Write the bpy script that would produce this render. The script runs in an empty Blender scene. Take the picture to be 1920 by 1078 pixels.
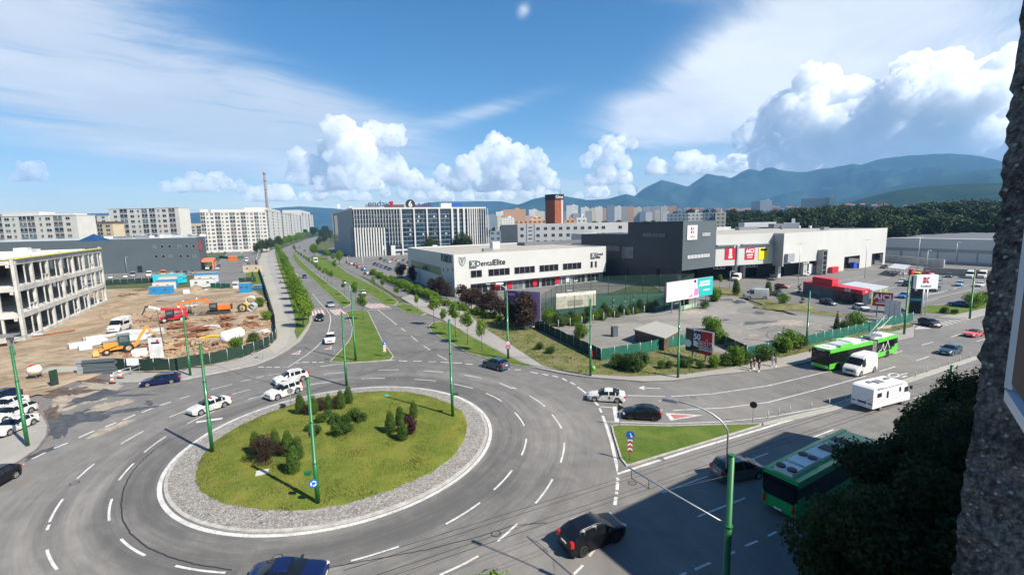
import bpy, bmesh, math, random
from mathutils import Vector, Matrix, Euler
R = math.radians
pi = math.pi
SC = bpy.context.scene
COL = SC.collection

# ------------------------------------------------------------------ camera
H = 21.5                      # eye height above the street
FPX = 872.0                   # focal length in pixels of a 1920 wide frame
PITCH, ROLL = R(7.76), R(-1.17)
CF = Vector((0, math.cos(PITCH), -math.sin(PITCH)))
CR0 = Vector((1, 0, 0)); CU0 = Vector((0, math.sin(PITCH), math.cos(PITCH)))
CR = CR0*math.cos(ROLL) + CU0*math.sin(ROLL)
CU = -CR0*math.sin(ROLL) + CU0*math.cos(ROLL)
cam_d = bpy.data.cameras.new('camera'); cam = bpy.data.objects.new('camera', cam_d); COL.objects.link(cam)
m = Matrix.Identity(4)
for i in range(3):
    m[i][0] = CR[i]; m[i][1] = CU[i]; m[i][2] = -CF[i]
m[2][3] = H
cam.matrix_world = m
cam_d.sensor_width = 36; cam_d.lens = 36*FPX/1920
cam_d.clip_start = 0.05; cam_d.clip_end = 90000
SC.camera = cam

def ray(px, py):
    return CF*FPX + CR*(px-960) - CU*(py-539)
def G(px, py, z=0.0):
    """the point of the level z seen at a place of the photograph"""
    d = ray(px, py); t = (z-H)/d.z
    return Vector((d.x*t, d.y*t, z))
def PD(px, py, dist):
    """the point at a horizontal distance along a sight line"""
    d = ray(px, py); t = dist/math.hypot(d.x, d.y)
    return Vector((d.x*t, d.y*t, H+d.z*t))
def HZ(p, py):
    """height of the top of an upright standing at p"""
    v = Vector((p[0], p[1], 0)); a = py-539
    return H - (FPX*v.dot(CU) + a*v.dot(CF))/(FPX*CU.z + a*CF.z)

# ------------------------------------------------------------------ shader maths
class X:
    nt = None
    def __init__(s, v): s.v = v
    @staticmethod
    def op(o, *a):
        n = X.nt.nodes.new('ShaderNodeMath'); n.operation = o
        for i, q in enumerate(a):
            if isinstance(q, X): X.nt.links.new(q.v, n.inputs[i])
            else: n.inputs[i].default_value = q
        return X(n.outputs[0])
    def __add__(s, o): return X.op('ADD', s, o)
    def __radd__(s, o): return X.op('ADD', o, s)
    def __sub__(s, o): return X.op('SUBTRACT', s, o)
    def __rsub__(s, o): return X.op('SUBTRACT', o, s)
    def __mul__(s, o): return X.op('MULTIPLY', s, o)
    def __rmul__(s, o): return X.op('MULTIPLY', o, s)
    def __truediv__(s, o): return X.op('DIVIDE', s, o)
def clamp(a): return X.op('MINIMUM', X.op('MAXIMUM', a, 0.0), 1.0)
def sstep(a, lo, hi):
    n = X.nt.nodes.new('ShaderNodeMapRange'); n.interpolation_type = 'SMOOTHSTEP'
    X.nt.links.new(a.v, n.inputs[0]); n.inputs[1].default_value = lo; n.inputs[2].default_value = hi
    return X(n.outputs[0])
def noise(vec, scale, detail=4, rough=.55, dist=0.0):
    n = X.nt.nodes.new('ShaderNodeTexNoise'); n.inputs['Scale'].default_value = scale
    n.inputs['Detail'].default_value = detail; n.inputs['Roughness'].default_value = rough
    n.inputs['Distortion'].default_value = dist
    if vec is not None: X.nt.links.new(vec, n.inputs['Vector'])
    return X(n.outputs[0])
def comb(x, y, z):
    n = X.nt.nodes.new('ShaderNodeCombineXYZ')
    for i, q in enumerate((x, y, z)):
        if isinstance(q, X): X.nt.links.new(q.v, n.inputs[i])
        else: n.inputs[i].default_value = q
    return n.outputs[0]
def cmix(f, a, b):
    n = X.nt.nodes.new('ShaderNodeMix'); n.data_type = 'RGBA'
    if isinstance(f, X): X.nt.links.new(f.v, n.inputs[0])
    else: n.inputs[0].default_value = f
    for i, q in ((6, a), (7, b)):
        if isinstance(q, (tuple, list)): n.inputs[i].default_value = (*q[:3], 1)
        else: X.nt.links.new(q, n.inputs[i])
    return n.outputs[2]

# ------------------------------------------------------------------ sun, sky, exposure
SUN_AZ, SUN_EL = R(124), R(45)
sd = Vector((math.sin(SUN_AZ)*math.cos(SUN_EL), math.cos(SUN_AZ)*math.cos(SUN_EL), math.sin(SUN_EL)))
sl = bpy.data.lights.new('sun', 'SUN'); sl.energy = 5.0; sl.angle = R(0.53); sl.color = (1.0, .935, .83)
so = bpy.data.objects.new('sun', sl); COL.objects.link(so); so.rotation_mode = 'QUATERNION'
so.rotation_quaternion = sd.to_track_quat('Z', 'Y')
W = bpy.data.worlds.new('World'); SC.world = W; W.use_nodes = True
nt = W.node_tree; nt.nodes.clear(); X.nt = nt
out = nt.nodes.new('ShaderNodeOutputWorld'); bg = nt.nodes.new('ShaderNodeBackground')
sky = nt.nodes.new('ShaderNodeTexSky'); sky.sky_type = 'NISHITA'; sky.sun_disc = False
sky.sun_elevation = SUN_EL; sky.sun_rotation = SUN_AZ; sky.air_density = 1.0; sky.dust_density = 0.3; sky.ozone_density = 1.6
tc = nt.nodes.new('ShaderNodeTexCoord'); sep = nt.nodes.new('ShaderNodeSeparateXYZ'); nt.links.new(tc.outputs['Generated'], sep.inputs[0])
dx, dy, dz = [X(sep.outputs[i]) for i in range(3)]
az = X.op('ARCTAN2', dx, dy)*57.3
el = X.op('ARCSINE', dz)*57.3
# thin high cloud: streaks stretched along the wind, gathered where banks of it lie
zz = X.op('MAXIMUM', dz, 0.0)+0.09
px_, py_ = dx/zz, dy/zz
u = px_*.80 + py_*.60; v = py_*.80 - px_*.60
warp = noise(comb(px_*.5, py_*.5, 3.1), 1.0, 4)
strk = noise(comb(u*.30+warp*.9, v*1.1+warp*1.5, 0.0), 1.1, 9, .62)
soft = noise(comb(u*.35+4.0, v*.6+warp, 7.0), 1.3, 6, .6)
def blob(a0, e0, sa, se, tilt=0.0):
    ca, sa_ = math.cos(R(tilt)), math.sin(R(tilt))
    A = (az-a0)*ca + (el-e0)*sa_; B = (el-e0)*ca - (az-a0)*sa_
    r2 = X.op('POWER', A/sa, 2.0) + X.op('POWER', B/se, 2.0)
    return X.op('POWER', 2.718, r2*-1.0)
bank = (blob(-44, 19, 17, 7.5, -26) + blob(-34, 10, 20, 4.6, -10)*1.0 + blob(-20, 12, 12, 3.2, -16)*.8 + blob(40, 22.5, 13, 6.0, 22)*1.5
        + blob(27, 15, 10, 4.2, 14)*1.2 + blob(19, 11, 8, 2.6, -4)*1.1 + blob(44, 13, 13, 4, 0)*.8 + blob(17, 24.5, 8, 1.4, -14)*.6 + blob(-3, 13, 8, 1.0, 14)*.5 + blob(-55, 26, 9, 4, -20)*.5 + blob(2, 23, .9, .7, 40)*.6)
fil = noise(comb(u*.55+warp*1.6, v*3.4+warp*2.6, 4.0), 1.6, 10, .68, .4)
dens = bank*(strk*1.25+soft*.55+fil*.95-.80)
dens = clamp(sstep(dens, 0.02, .62)*.96)
low = sstep(el*-1.0, -10.5, -1.0)*.62*sstep(soft, .15, .7) + blob(36, 5.5, 17, 3.4)*.75       # pale bank low over the horizon
low2 = sstep(noise(comb(az*.06, el*.42, 2.0), 1.0, 8, .62), .44, .66)*sstep(el*-1.0, -11.0, -3.5)*.7
allc = X.op('MAXIMUM', dens, X.op('MAXIMUM', low, low2))
hsv = nt.nodes.new('ShaderNodeHueSaturation'); hsv.inputs['Saturation'].default_value = 1.38; hsv.inputs['Value'].default_value = .86
nt.links.new(sky.outputs[0], hsv.inputs['Color'])
ccol = cmix(sstep(soft, .35, .7), (4.6, 5.1, 5.8), (6.9, 7.1, 7.3))
nt.links.new(cmix(allc, hsv.outputs[0], ccol), bg.inputs[0])
bg.inputs[1].default_value = 0.088
nt.links.new(bg.outputs[0], out.inputs[0])
SC.view_settings.view_transform = 'Standard'; SC.view_settings.look = 'None'
SC.view_settings.exposure = 0.80; SC.view_settings.gamma = 1.0; SC.view_settings.use_curve_mapping = False
SC.render.engine = 'CYCLES'
SC.cycles.max_bounces = 13; SC.cycles.volume_bounces = 12; SC.cycles.diffuse_bounces = 3; SC.cycles.glossy_bounces = 3; SC.cycles.transmission_bounces = 4; SC.cycles.transparent_max_bounces = 64

# ------------------------------------------------------------------ materials
MATS = {}
def newmat(name):
    mt = bpy.data.materials.new(name); mt.use_nodes = True
    X.nt = mt.node_tree; bs = mt.node_tree.nodes['Principled BSDF']; MATS[name] = mt
    return mt, bs
def M(name, col=None, rough=.7, metal=0.0, var=.12, scale=3.0, bump=0.0, bscale=None, spec=.4, coat=0.0):
    """plain surface: colour broken up by noise at two scales"""
    if name in MATS: return MATS[name]
    mt, bs = newmat(name)
    g = mt.node_tree.nodes.new('ShaderNodeNewGeometry') if scale < 1 else mt.node_tree.nodes.new('ShaderNodeTexCoord')
    vec = g.outputs['Position'] if scale < 1 else g.outputs['Object']
    n = noise(vec, scale, 6, .6)
    c0 = tuple(max(0, c*(1-var)) for c in col); c1 = tuple(min(1, c*(1+var)) for c in col)
    mt.node_tree.links.new(cmix(sstep(n, .3, .7), c0, c1), bs.inputs['Base Color'])
    bs.inputs['Roughness'].default_value = rough; bs.inputs['Metallic'].default_value = metal
    bs.inputs['Specular IOR Level'].default_value = spec; bs.inputs['Coat Weight'].default_value = coat
    bs.inputs['Coat Roughness'].default_value = .04
    if bump:
        b = mt.node_tree.nodes.new('ShaderNodeBump'); b.inputs['Strength'].default_value = bump; b.inputs['Distance'].default_value = .05
        mt.node_tree.links.new(noise(vec, bscale or scale*6, 5).v, b.inputs['Height']); mt.node_tree.links.new(b.outputs[0], bs.inputs['Normal'])
    return mt
def pos():
    g = X.nt.nodes.new('ShaderNodeNewGeometry'); return g.outputs['Position']
def xyz(vec):
    s = X.nt.nodes.new('ShaderNodeSeparateXYZ'); X.nt.links.new(vec, s.inputs[0]); return [X(s.outputs[i]) for i in range(3)]
def addbump(bs, h, strength, dist=.03):
    b = X.nt.nodes.new('ShaderNodeBump'); b.inputs['Strength'].default_value = strength; b.inputs['Distance'].default_value = dist
    X.nt.links.new(h.v, b.inputs['Height']); X.nt.links.new(b.outputs[0], bs.inputs['Normal'])

def asphalt(name, lo, hi, ring=False, patch=0.0):
    mt, bs = newmat(name); L = mt.node_tree.links; p = pos(); x, y, z = xyz(p)
    big = noise(p, .06, 5, .6); mid = noise(p, .55, 6, .65); fine = noise(p, 14, 4, .7)
    f = big*.5 + mid*.3 + fine*.28 - .04
    if ring:                     # tyre-polished bands running round the island, scuffs, seams
        ax, ay = x+17.73, y-45.5
        r = X.op('SQRT', ax*ax+ay*ay); th = X.op('ARCTAN2', ax, ay)
        bands = noise(comb(r*.55, th*1.1, 0.0), 1.0, 5, .6)
        streak = noise(comb(r*3.2, th*2.2, 5.0), 1.0, 6, .7)
        near = sstep(r*-1.0, -30.0, -21.0)
        f = f + near*(bands*.85+streak*.55-.72)
        dark = sstep(r, 15.0, 16.2)*sstep(r*-1.0, -19.6, -18.8)      # newer, darker ring of asphalt next to the island
        f = f - dark*.16
        far = sstep(y, 46.0, 75.0)*sstep(x*-1.0, -60.0, 10.0)
        f = f - far*.10
    if patch:
        v = X.nt.nodes.new('ShaderNodeTexVoronoi'); v.inputs['Scale'].default_value = .16; L.new(p, v.inputs['Vector'])
        vv = X(v.outputs['Color']); f = f + (vv-.5)*patch
    sc_ = noise(comb(x*.9+y*.5, y*.35-x*.2, 9.0), .7, 7, .72); f = f + (sc_-.5)*.35 + sstep(fine*mid, .34, .42)*.12
    f = sstep(f, .12, .95)
    L.new(cmix(f, lo, hi), bs.inputs['Base Color']); bs.inputs['Roughness'].default_value = .82
    bs.inputs['Specular IOR Level'].default_value = .25
    addbump(bs, fine, .25, .01)
    return mt
asphalt('asphalt', (.100, .096, .091), (.275, .257, .232), ring=True)
asphalt('asphalt_old', (.14, .132, .12), (.31, .285, .25), patch=.28)
asphalt('asphalt_lot', (.105, .101, .096), (.245, .232, .21), patch=.10)
asphalt('pavement', (.22, .205, .185), (.40, .37, .33))
asphalt('path_light', (.27, .26, .22), (.42, .40, .34))
M('kerb', (.36, .34, .31), .85, scale=1.5, var=.2)
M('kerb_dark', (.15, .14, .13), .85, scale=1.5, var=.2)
def grassmat(name, a, b, c, d=None, dirt=0.0):
    mt, bs = newmat(name); L = mt.node_tree.links; p = pos(); x, y, z = xyz(p)
    n1 = noise(p, .28, 5, .62); n2 = noise(p, 1.7, 6, .7); n3 = noise(comb(x*9, y*9, 0.0), 1.0, 4, .75)
    base = cmix(sstep(n2, .32, .68), a, b)
    base = cmix(sstep(n1, .40, .66), base, c)
    base = cmix(sstep(n3, .45, .75)*.55, base, d or tuple(q*1.5 for q in b))
    base = cmix(sstep(n3, .55, .25)*.55, base, tuple(q*.45 for q in a)) if True else base
    if dirt: base = cmix(sstep(noise(p, .5, 5, .6), .62-dirt*.2, .75), base, (.22, .17, .11))
    L.new(base, bs.inputs['Base Color']); bs.inputs['Roughness'].default_value = .95; bs.inputs['Specular IOR Level'].default_value = .1
    addbump(bs, n2*.5+n3, .8, .12)
    return mt
grassmat('lawn_dry', (.085, .130, .018), (.145, .180, .028), (.205, .205, .040), (.26, .265, .06))
grassmat('lawn', (.06, .115, .018), (.10, .155, .028), (.135, .17, .035), (.17, .21, .05))
grassmat('weedy_grass', (.085, .105, .03), (.13, .145, .04), (.20, .18, .07), dirt=1.0)
grassmat('far_ground', (.05, .075, .025), (.085, .10, .04), (.13, .13, .08))

# ------------------------------------------------------------------ mesh builder
ORG = {}
class MB:
    def __init__(s): s.v = []; s.f = []; s.m = []; s.sm = []
    def add(s, vs, fs, mi=0, smooth=False):
        o = len(s.v); s.v += [tuple(q) for q in vs]
        for f in fs: s.f.append([o+i for i in f]); s.m.append(mi); s.sm.append(smooth)
        return s
    def box(s, c, d, rz=0.0, mi=0, taper=1.0, M4=None):
        hx, hy, hz = d[0]/2, d[1]/2, d[2]/2; vs = []
        for z, t in ((-hz, 1), (hz, taper)):
            for x, y in ((-hx, -hy), (hx, -hy), (hx, hy), (-hx, hy)): vs.append(Vector((x*t, y*t, z)))
        if M4 is None: M4 = Matrix.Translation(c) @ Matrix.Rotation(rz, 4, 'Z')
        else: M4 = Matrix.Translation(c) @ M4
        return s.add([M4 @ q for q in vs], [(0,3,2,1),(4,5,6,7),(0,1,5,4),(1,2,6,5),(2,3,7,6),(3,0,4,7)], mi)
    def bar(s, a, b, w, h=None, mi=0):
        """square bar from a to b"""
        a = Vector(a); b = Vector(b); d = b-a
        q = d.to_track_quat('X', 'Z').to_matrix().to_4x4()
        return s.box((a+b)/2, (d.length, w, h or w), mi=mi, M4=q)
    def tube(s, pts, r, n=8, mi=0, cap=True, smooth=True):
        pts = [Vector(p) for p in pts]; rs = r if isinstance(r, (list, tuple)) else [r]*len(pts); vs = []
        for i, p in enumerate(pts):
            t = (pts[min(i+1, len(pts)-1)]-pts[max(i-1, 0)]).normalized()
            a = t.cross(Vector((0, 0, 1)) if abs(t.z) < .9 else Vector((1, 0, 0))).normalized(); b = t.cross(a)
            for k in range(n):
                an = 2*pi*k/n; vs.append(p + a*(math.cos(an)*rs[i]) + b*(math.sin(an)*rs[i]))
        fs = [(i*n+k, (i+1)*n+k, (i+1)*n+(k+1) % n, i*n+(k+1) % n) for i in range(len(pts)-1) for k in range(n)]
        s.add(vs, fs, mi, smooth)
        if cap:
            o = len(s.v)-len(vs)
            s.f.append([o+k for k in range(n)]); s.m.append(mi); s.sm.append(False)
            s.f.append([o+(len(pts)-1)*n+k for k in range(n-1, -1, -1)]); s.m.append(mi); s.sm.append(False)
        return s
    def poly(s, pts, mi=0): return s.add(pts, [tuple(range(len(pts)))], mi)
    def prism(s, pts, z0, z1, mi=0, mside=None):
        """upright block over a plan outline"""
        n = len(pts)
        a = sum(pts[i][0]*pts[(i+1) % n][1]-pts[(i+1) % n][0]*pts[i][1] for i in range(n))
        if a < 0: pts = pts[::-1]
        vs = [(p[0], p[1], z0) for p in pts]+[(p[0], p[1], z1) for p in pts]
        s.add(vs, [tuple(range(n, 2*n))], mi)
        o = len(s.v)-2*n
        for i in range(n):
            j = (i+1) % n; s.f.append([o+i, o+j, o+n+j, o+n+i]); s.m.append(mi if mside is None else mside); s.sm.append(False)
        s.f.append([o+i for i in range(n-1, -1, -1)]); s.m.append(mi); s.sm.append(False)
        return s
    def disc(s, c, r, n=24, mi=0, nrm=(0, 0, 1), h=0.0):
        q = Vector(nrm).to_track_quat('Z', 'Y'); c = Vector(c); t = [c + q @ Vector((math.cos(2*pi*k/n)*r, math.sin(2*pi*k/n)*r, h/2)) for k in range(n)]
        if not h: return s.add(t, [tuple(range(n))], mi)
        b = [c + q @ Vector((math.cos(2*pi*k/n)*r, math.sin(2*pi*k/n)*r, -h/2)) for k in range(n)]
        return s.add(t+b, [tuple(range(n)), tuple(range(2*n-1, n-1, -1))]+[(k, n+k, n+(k+1) % n, (k+1) % n) for k in range(n)], mi)
    def build(s, name, mats, parent=None, label=None, cat=None, group=None, kind=None, org=None, sharp=None):
        if isinstance(mats, (str, bpy.types.Material)): mats = [mats]
        mats = [MATS[q] if isinstance(q, str) else q for q in mats]
        o0 = ORG.get(parent.name, Vector()) if parent else (Vector(org) if org is not None else Vector())
        me = bpy.data.meshes.new(name)
        me.from_pydata([(v[0]-o0.x, v[1]-o0.y, v[2]-o0.z) for v in s.v], [], s.f)
        for q in mats: me.materials.append(q)
        me.polygons.foreach_set('material_index', s.m); me.polygons.foreach_set('use_smooth', s.sm if sharp is None else [True]*len(s.f))
        me.update()
        if sharp is not None: me.set_sharp_from_angle(angle=R(sharp))
        o = bpy.data.objects.new(name, me); COL.objects.link(o)
        if parent: o.parent = parent; ORG[o.name] = o0
        else: o.location = o0; ORG[o.name] = o0
        tag(o, label, cat, group, kind)
        return o
def tag(o, label=None, cat=None, group=None, kind=None):
    for k, q in (('label', label), ('category', cat), ('group', group), ('kind', kind)):
        if q: o[k] = q
    return o
def empty(name, loc, label, cat, group=None, rz=0.0):
    o = bpy.data.objects.new(name, None); COL.objects.link(o); o.location = loc; o.rotation_euler = (0, 0, rz)
    o.empty_display_size = .3
    ORG[o.name] = Vector(loc)
    return tag(o, label, cat, group)
KIDS = {}
def copy_tree(o, parent=None):
    c = o.copy(); COL.objects.link(c)
    if parent: c.parent = parent
    for ch in list(o.children): copy_tree(ch, c)
    return c
def lerp(a, b, t): return a+(b-a)*t
def text(s, size, org, right, up, mat, parent, name='lettering', ext=.03, align='CENTER', squeeze=1.0, bold=0.0):
    """raised lettering, as a mesh"""
    cu = bpy.data.curves.new('t', 'FONT'); cu.body = s; cu.size = size; cu.extrude = ext; cu.align_x = align; cu.align_y = 'CENTER'; cu.offset = bold
    to = bpy.data.objects.new('t', cu); COL.objects.link(to)
    me = to.to_mesh(); right = Vector(right).normalized(); up = Vector(up).normalized(); nn = right.cross(up)
    b = MB(); b.add([Vector(org)+right*(v.co.x*squeeze)+up*v.co.y+nn*v.co.z for v in me.vertices], [tuple(p.vertices) for p in me.polygons])
    to.to_mesh_clear(); bpy.data.objects.remove(to); bpy.data.curves.remove(cu)
    return b.build(name, mat, parent)
# ------------------------------------------------------------------ ground and roads
def sheet(name, pts, z, mat, **k):
    b = MB(); n = len(pts); a = sum(pts[i][0]*pts[(i+1) % n][1]-pts[(i+1) % n][0]*pts[i][1] for i in range(n))
    if a < 0: pts = pts[::-1]
    b.poly([(p[0], p[1], z) for p in pts]); return b.build(name, mat, kind='structure', **k)
def GP(*v, z=0.0): return [G(v[i], v[i+1], z) for i in range(0, len(v), 2)]
def inset(pts, d):
    n = len(pts); a = sum(pts[i][0]*pts[(i+1) % n][1]-pts[(i+1) % n][0]*pts[i][1] for i in range(n)); sg = 1 if a > 0 else -1; out = []
    for i in range(n):
        p0, p1, p2 = Vector(pts[i-1][:2]), Vector(pts[i][:2]), Vector(pts[(i+1) % n][:2])
        e1 = (p1-p0).normalized(); e2 = (p2-p1).normalized()
        n1 = Vector((-e1.y, e1.x))*sg; n2 = Vector((-e2.y, e2.x))*sg; q = n1+n2
        k = max(.35, (1+n1.dot(n2))/2); q = q/2/k
        out.append(p1+q*d)
    return out
def raised(name, pts, z, top, kerb='kerb', kw=.16):
    """a slab with a kerb stone round it and a surface 6 mm below the stone"""
    p2 = [Vector((p[0], p[1])) for p in pts]; ins = inset(p2, kw); n = len(pts); b = MB()
    vs = [(p.x, p.y, -.05) for p in p2]+[(p.x, p.y, z) for p in p2]+[(p.x, p.y, z) for p in ins]+[(p.x, p.y, z-.03) for p in ins]
    fs = []
    a = sum(p2[i].x*p2[(i+1) % n].y-p2[(i+1) % n].x*p2[i].y for i in range(n))
    for r_ in range(3):
        for i in range(n):
            j = (i+1) % n; f = (r_*n+i, r_*n+j, (r_+1)*n+j, (r_+1)*n+i); fs.append(f if a > 0 else f[::-1])
    b.add(vs, fs, 1)
    f = tuple(range(3*n, 4*n)); b.add([(p.x, p.y, z-.03) for p in ins], [tuple(range(n)) if a > 0 else tuple(range(n-1, -1, -1))], 0)
    return b.build(name, [top, kerb], kind='structure')

# the sheet that reaches the horizon
b = MB(); b.poly([(-7100, -300, -.12), (7100, -300, -.12), (7100, 7300, -.12), (-7100, 7300, -.12)])
b.build('ground', 'far_ground', kind='structure')
road = sheet('road', [(-118, 2), (118, 2), (135, 112), (60, 100), (40, 125), (-20, 132), (-60, 125), (-118, 90)], 0.0, 'asphalt')
# boulevard running away to the north west: west and east edges
BW = [(583, 596), (575, 570), (560, 540), (553, 515), (541, 492), (531, 475), (527, 468), (536, 463), (552, 457), (575, 449), (600, 440), (616, 433.5)]
BE = [(745, 575), (715, 547), (690, 527), (665, 510), (630, 492), (606, 482), (594, 474), (590, 466), (592, 459), (600, 450), (613, 440), (622, 434)]
b = MB()
w = GP(*[q for p in BW for q in p]); e = GP(*[q for p in BE for q in p])
for i in range(len(w)-1): b.add([w[i], e[i], e[i+1], w[i+1]], [(0, 1, 2, 3)])
b.v = [(v[0], v[1], -.03) for v in b.v]
b.build('boulevard_road', 'asphalt_lot', kind='structure')
CX, CY = -17.73, 45.5

# roundabout island: kerb, cobbles, lawn (three rings in one structure each)
def ringmesh(r0, z0, r1, z1, n=128, cx=CX, cy=CY, r1f=None):
    b = MB(); vs = []
    for k in range(n):
        a = 2*pi*k/n; rr = r1f(a) if r1f else r1
        vs += [(cx+math.sin(a)*r0, cy+math.cos(a)*r0, z0), (cx+math.sin(a)*rr, cy+math.cos(a)*rr, z1)]
    b.add(vs, [(2*k, 2*((k+1) % n), 2*((k+1) % n)+1, 2*k+1) for k in range(n)], 0, True); return b
lawn_r = lambda a: 12.78+.10*math.sin(a*7)+.06*math.sin(a*23+1)+.05*math.sin(a*41)+.25*math.cos(a)
b = MB()
q = ringmesh(14.92, -.05, 14.90, .12); b.add(q.v, q.f, 0)
q = ringmesh(14.90, .12, 14.62, .14); b.add(q.v, q.f, 0)
b.build('island_kerb', 'kerb', kind='structure')
mt, bs = newmat('cobbles'); L = mt.node_tree.links; p = pos()
vo = X.nt.nodes.new('ShaderNodeTexVoronoi'); vo.inputs['Scale'].default_value = 6.5; L.new(p, vo.inputs['Vector'])
vd = X.nt.nodes.new('ShaderNodeTexVoronoi'); vd.feature = 'DISTANCE_TO_EDGE'; vd.inputs['Scale'].default_value = 6.5; L.new(p, vd.inputs['Vector'])
cc = cmix(X(vo.outputs['Color']), (.12, .11, .10), (.44, .41, .37)); cc = cmix(sstep(noise(p, .8, 4), .35, .7)*.35, cc, (.34, .31, .26))
cc = cmix(sstep(X(vd.outputs['Distance']), .0, .05), (.10, .09, .075), cc)
L.new(cc, bs.inputs['Base Color']); bs.inputs['Roughness'].default_value = .85
addbump(bs, sstep(X(vd.outputs['Distance']), .0, .09), .9, .03)
ringmesh(14.62, .135, 0, .20, r1f=lambda a: lawn_r(a)-.15).build('cobbled_apron', 'cobbles', kind='structure')
n = 128; rings = [1.0, .985, .9, .75, .55, .3]; b = MB(); vs = []; random.seed(4)
for j, t in enumerate(rings):
    for k in range(n):
        a = 2*pi*k/n; rr = lawn_r(a)*t
        vs.append((CX+math.sin(a)*rr, CY+math.cos(a)*rr, (.19 if j == 0 else .27+.45*(1-t**2))))
vs.append((CX, CY, .72))
fs = [(j*n+k, (j+1)*n+k, (j+1)*n+(k+1) % n, j*n+(k+1) % n) for j in range(len(rings)-1) for k in range(n)]
o_ = (len(rings)-1)*n; fs += [(o_+k, len(vs)-1, o_+(k+1) % n) for k in range(n)]
fs = [f[::-1] for f in fs]
b.add(vs, fs, 0, True); b.build('island_lawn', 'lawn_dry', kind='structure')
def island_z(x, y):
    t = min(1, math.hypot(x-CX, y-CY)/12.8); return .27+.45*(1-t*t)
def GI(px, py):
    p = G(px, py, .4); p.z = island_z(p.x, p.y)-.03; return p

# kerbed slabs
raised('splitter_island', GP(618, 677, 640, 655, 650, 643, 658, 630, 660, 614, 653, 594, 648, 584, 665, 581, 690, 583, 705, 613, 717, 638, 738, 667, 733, 674, 700, 677, 650, 680, z=.12), .12, 'lawn')
raised('median_lawn', GP(643, 576, 620, 556, 606, 543, 590, 528, 574, 512, 558, 498, 547, 482, 551, 474, 560, 484, 576, 500, 595, 516, 618, 534, 640, 549, 659, 566, 657, 571, z=.12), .12, 'lawn')
raised('verge_lawn', GP(583, 480, 583, 488, 603, 506, 632, 523, 665, 540, 694, 553, 722, 572, 740, 572, 747, 565, 722, 548, 690, 530, 658, 515, 625, 492, 604, 480, z=.12), .12, 'lawn')
raised('verge_lawn', GP(803, 612, 809, 622, 847, 644, 876, 661, 915, 672, 958, 683, 985, 687, 1003, 689, 979, 678, 949, 664, 905, 641, 870, 622, 848, 607, 825, 602, 810, 605, z=.12), .12, 'lawn')
raised('verge_lawn', GP(738, 573, 760, 586, 790, 590, 800, 588, 775, 573, 757, 568, z=.12), .12, 'lawn')
raised('triangular_island', GP(1146, 797, 1149, 812, 1157, 838, 1163, 858, 1174, 872, 1185, 870, 1250, 850, 1340, 823, 1426, 797, 1428, 793, 1360, 794, 1250, 797, 1165, 795, z=.12), .12, 'lawn')
# pavement along the left side of the boulevard, from the site gate to the far bend
raised('pavement_west', GP(205, 716, 280, 714, 343, 711, 413, 697, 480, 683, 515, 669, 540, 655, 563, 638, 578, 617, 586, 600, 584, 588, 575, 568, 563, 545, 552, 515, 541, 494, 533, 478, 527, 468, 518, 458, 500, 462, 484, 474, 479, 486, 484, 505, 493, 530, 505, 560, 515, 600, 519, 634, 505, 650, 482, 660, 451, 670, 386, 684, 326, 695, 275, 696, 215, 693, z=.12), .12, 'pavement')
sheet('footpath', GP(505, 655, 519, 634, 517, 600, 508, 560, 497, 530, 488, 505, 485, 490, 492, 474, 500, 474, 500, 490, 507, 510, 517, 540, 528, 570, 540, 600, 545, 628, 535, 650, 515, 662, z=.11), .11, 'path_light')
sheet('tree_strip', GP(557, 636, 579, 606, 580, 592, 571, 570, 558, 545, 548, 517, 537, 496, 529, 478, 521, 468, 515, 470, 517, 480, 522, 500, 533, 530, 543, 560, 551, 590, 555, 610, 552, 622, z=.11), .113, 'lawn')
# right of the boulevard and round the corner to the main street
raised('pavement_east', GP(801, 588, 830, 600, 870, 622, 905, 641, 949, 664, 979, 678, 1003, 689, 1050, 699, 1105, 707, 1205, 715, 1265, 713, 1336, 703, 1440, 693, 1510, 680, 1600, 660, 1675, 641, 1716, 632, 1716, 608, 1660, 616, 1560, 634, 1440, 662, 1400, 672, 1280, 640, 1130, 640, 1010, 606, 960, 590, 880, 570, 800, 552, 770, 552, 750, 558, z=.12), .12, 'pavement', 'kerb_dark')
sheet('corner_grass', GP(880, 590, 905, 612, 960, 647, 1018, 685, 1073, 699, 1180, 705, 1286, 701, 1361, 690, 1400, 681, 1440, 676, 1500, 662, 1600, 640, 1712, 612, 1712, 606, 1600, 628, 1440, 663, 1400, 670, 1270, 648, 1127, 676, 1003, 618, 930, 590, 890, 575, z=.12), .125, 'weedy_grass')
raised('pavement_far_east', GP(1700, 588, 1740, 593, 1811, 599, 1858, 586, 1990, 545, 1990, 535, 1850, 560, 1700, 578, z=.12), .12, 'pavement')
raised('pavement_gate', GP(-70, 925, -20, 896, 0, 884, 40, 862, 72, 840, 90, 815, 92, 796, 80, 774, 50, 755, 10, 744, -60, 748, z=.12), .12, 'pavement', 'kerb_dark')
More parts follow.
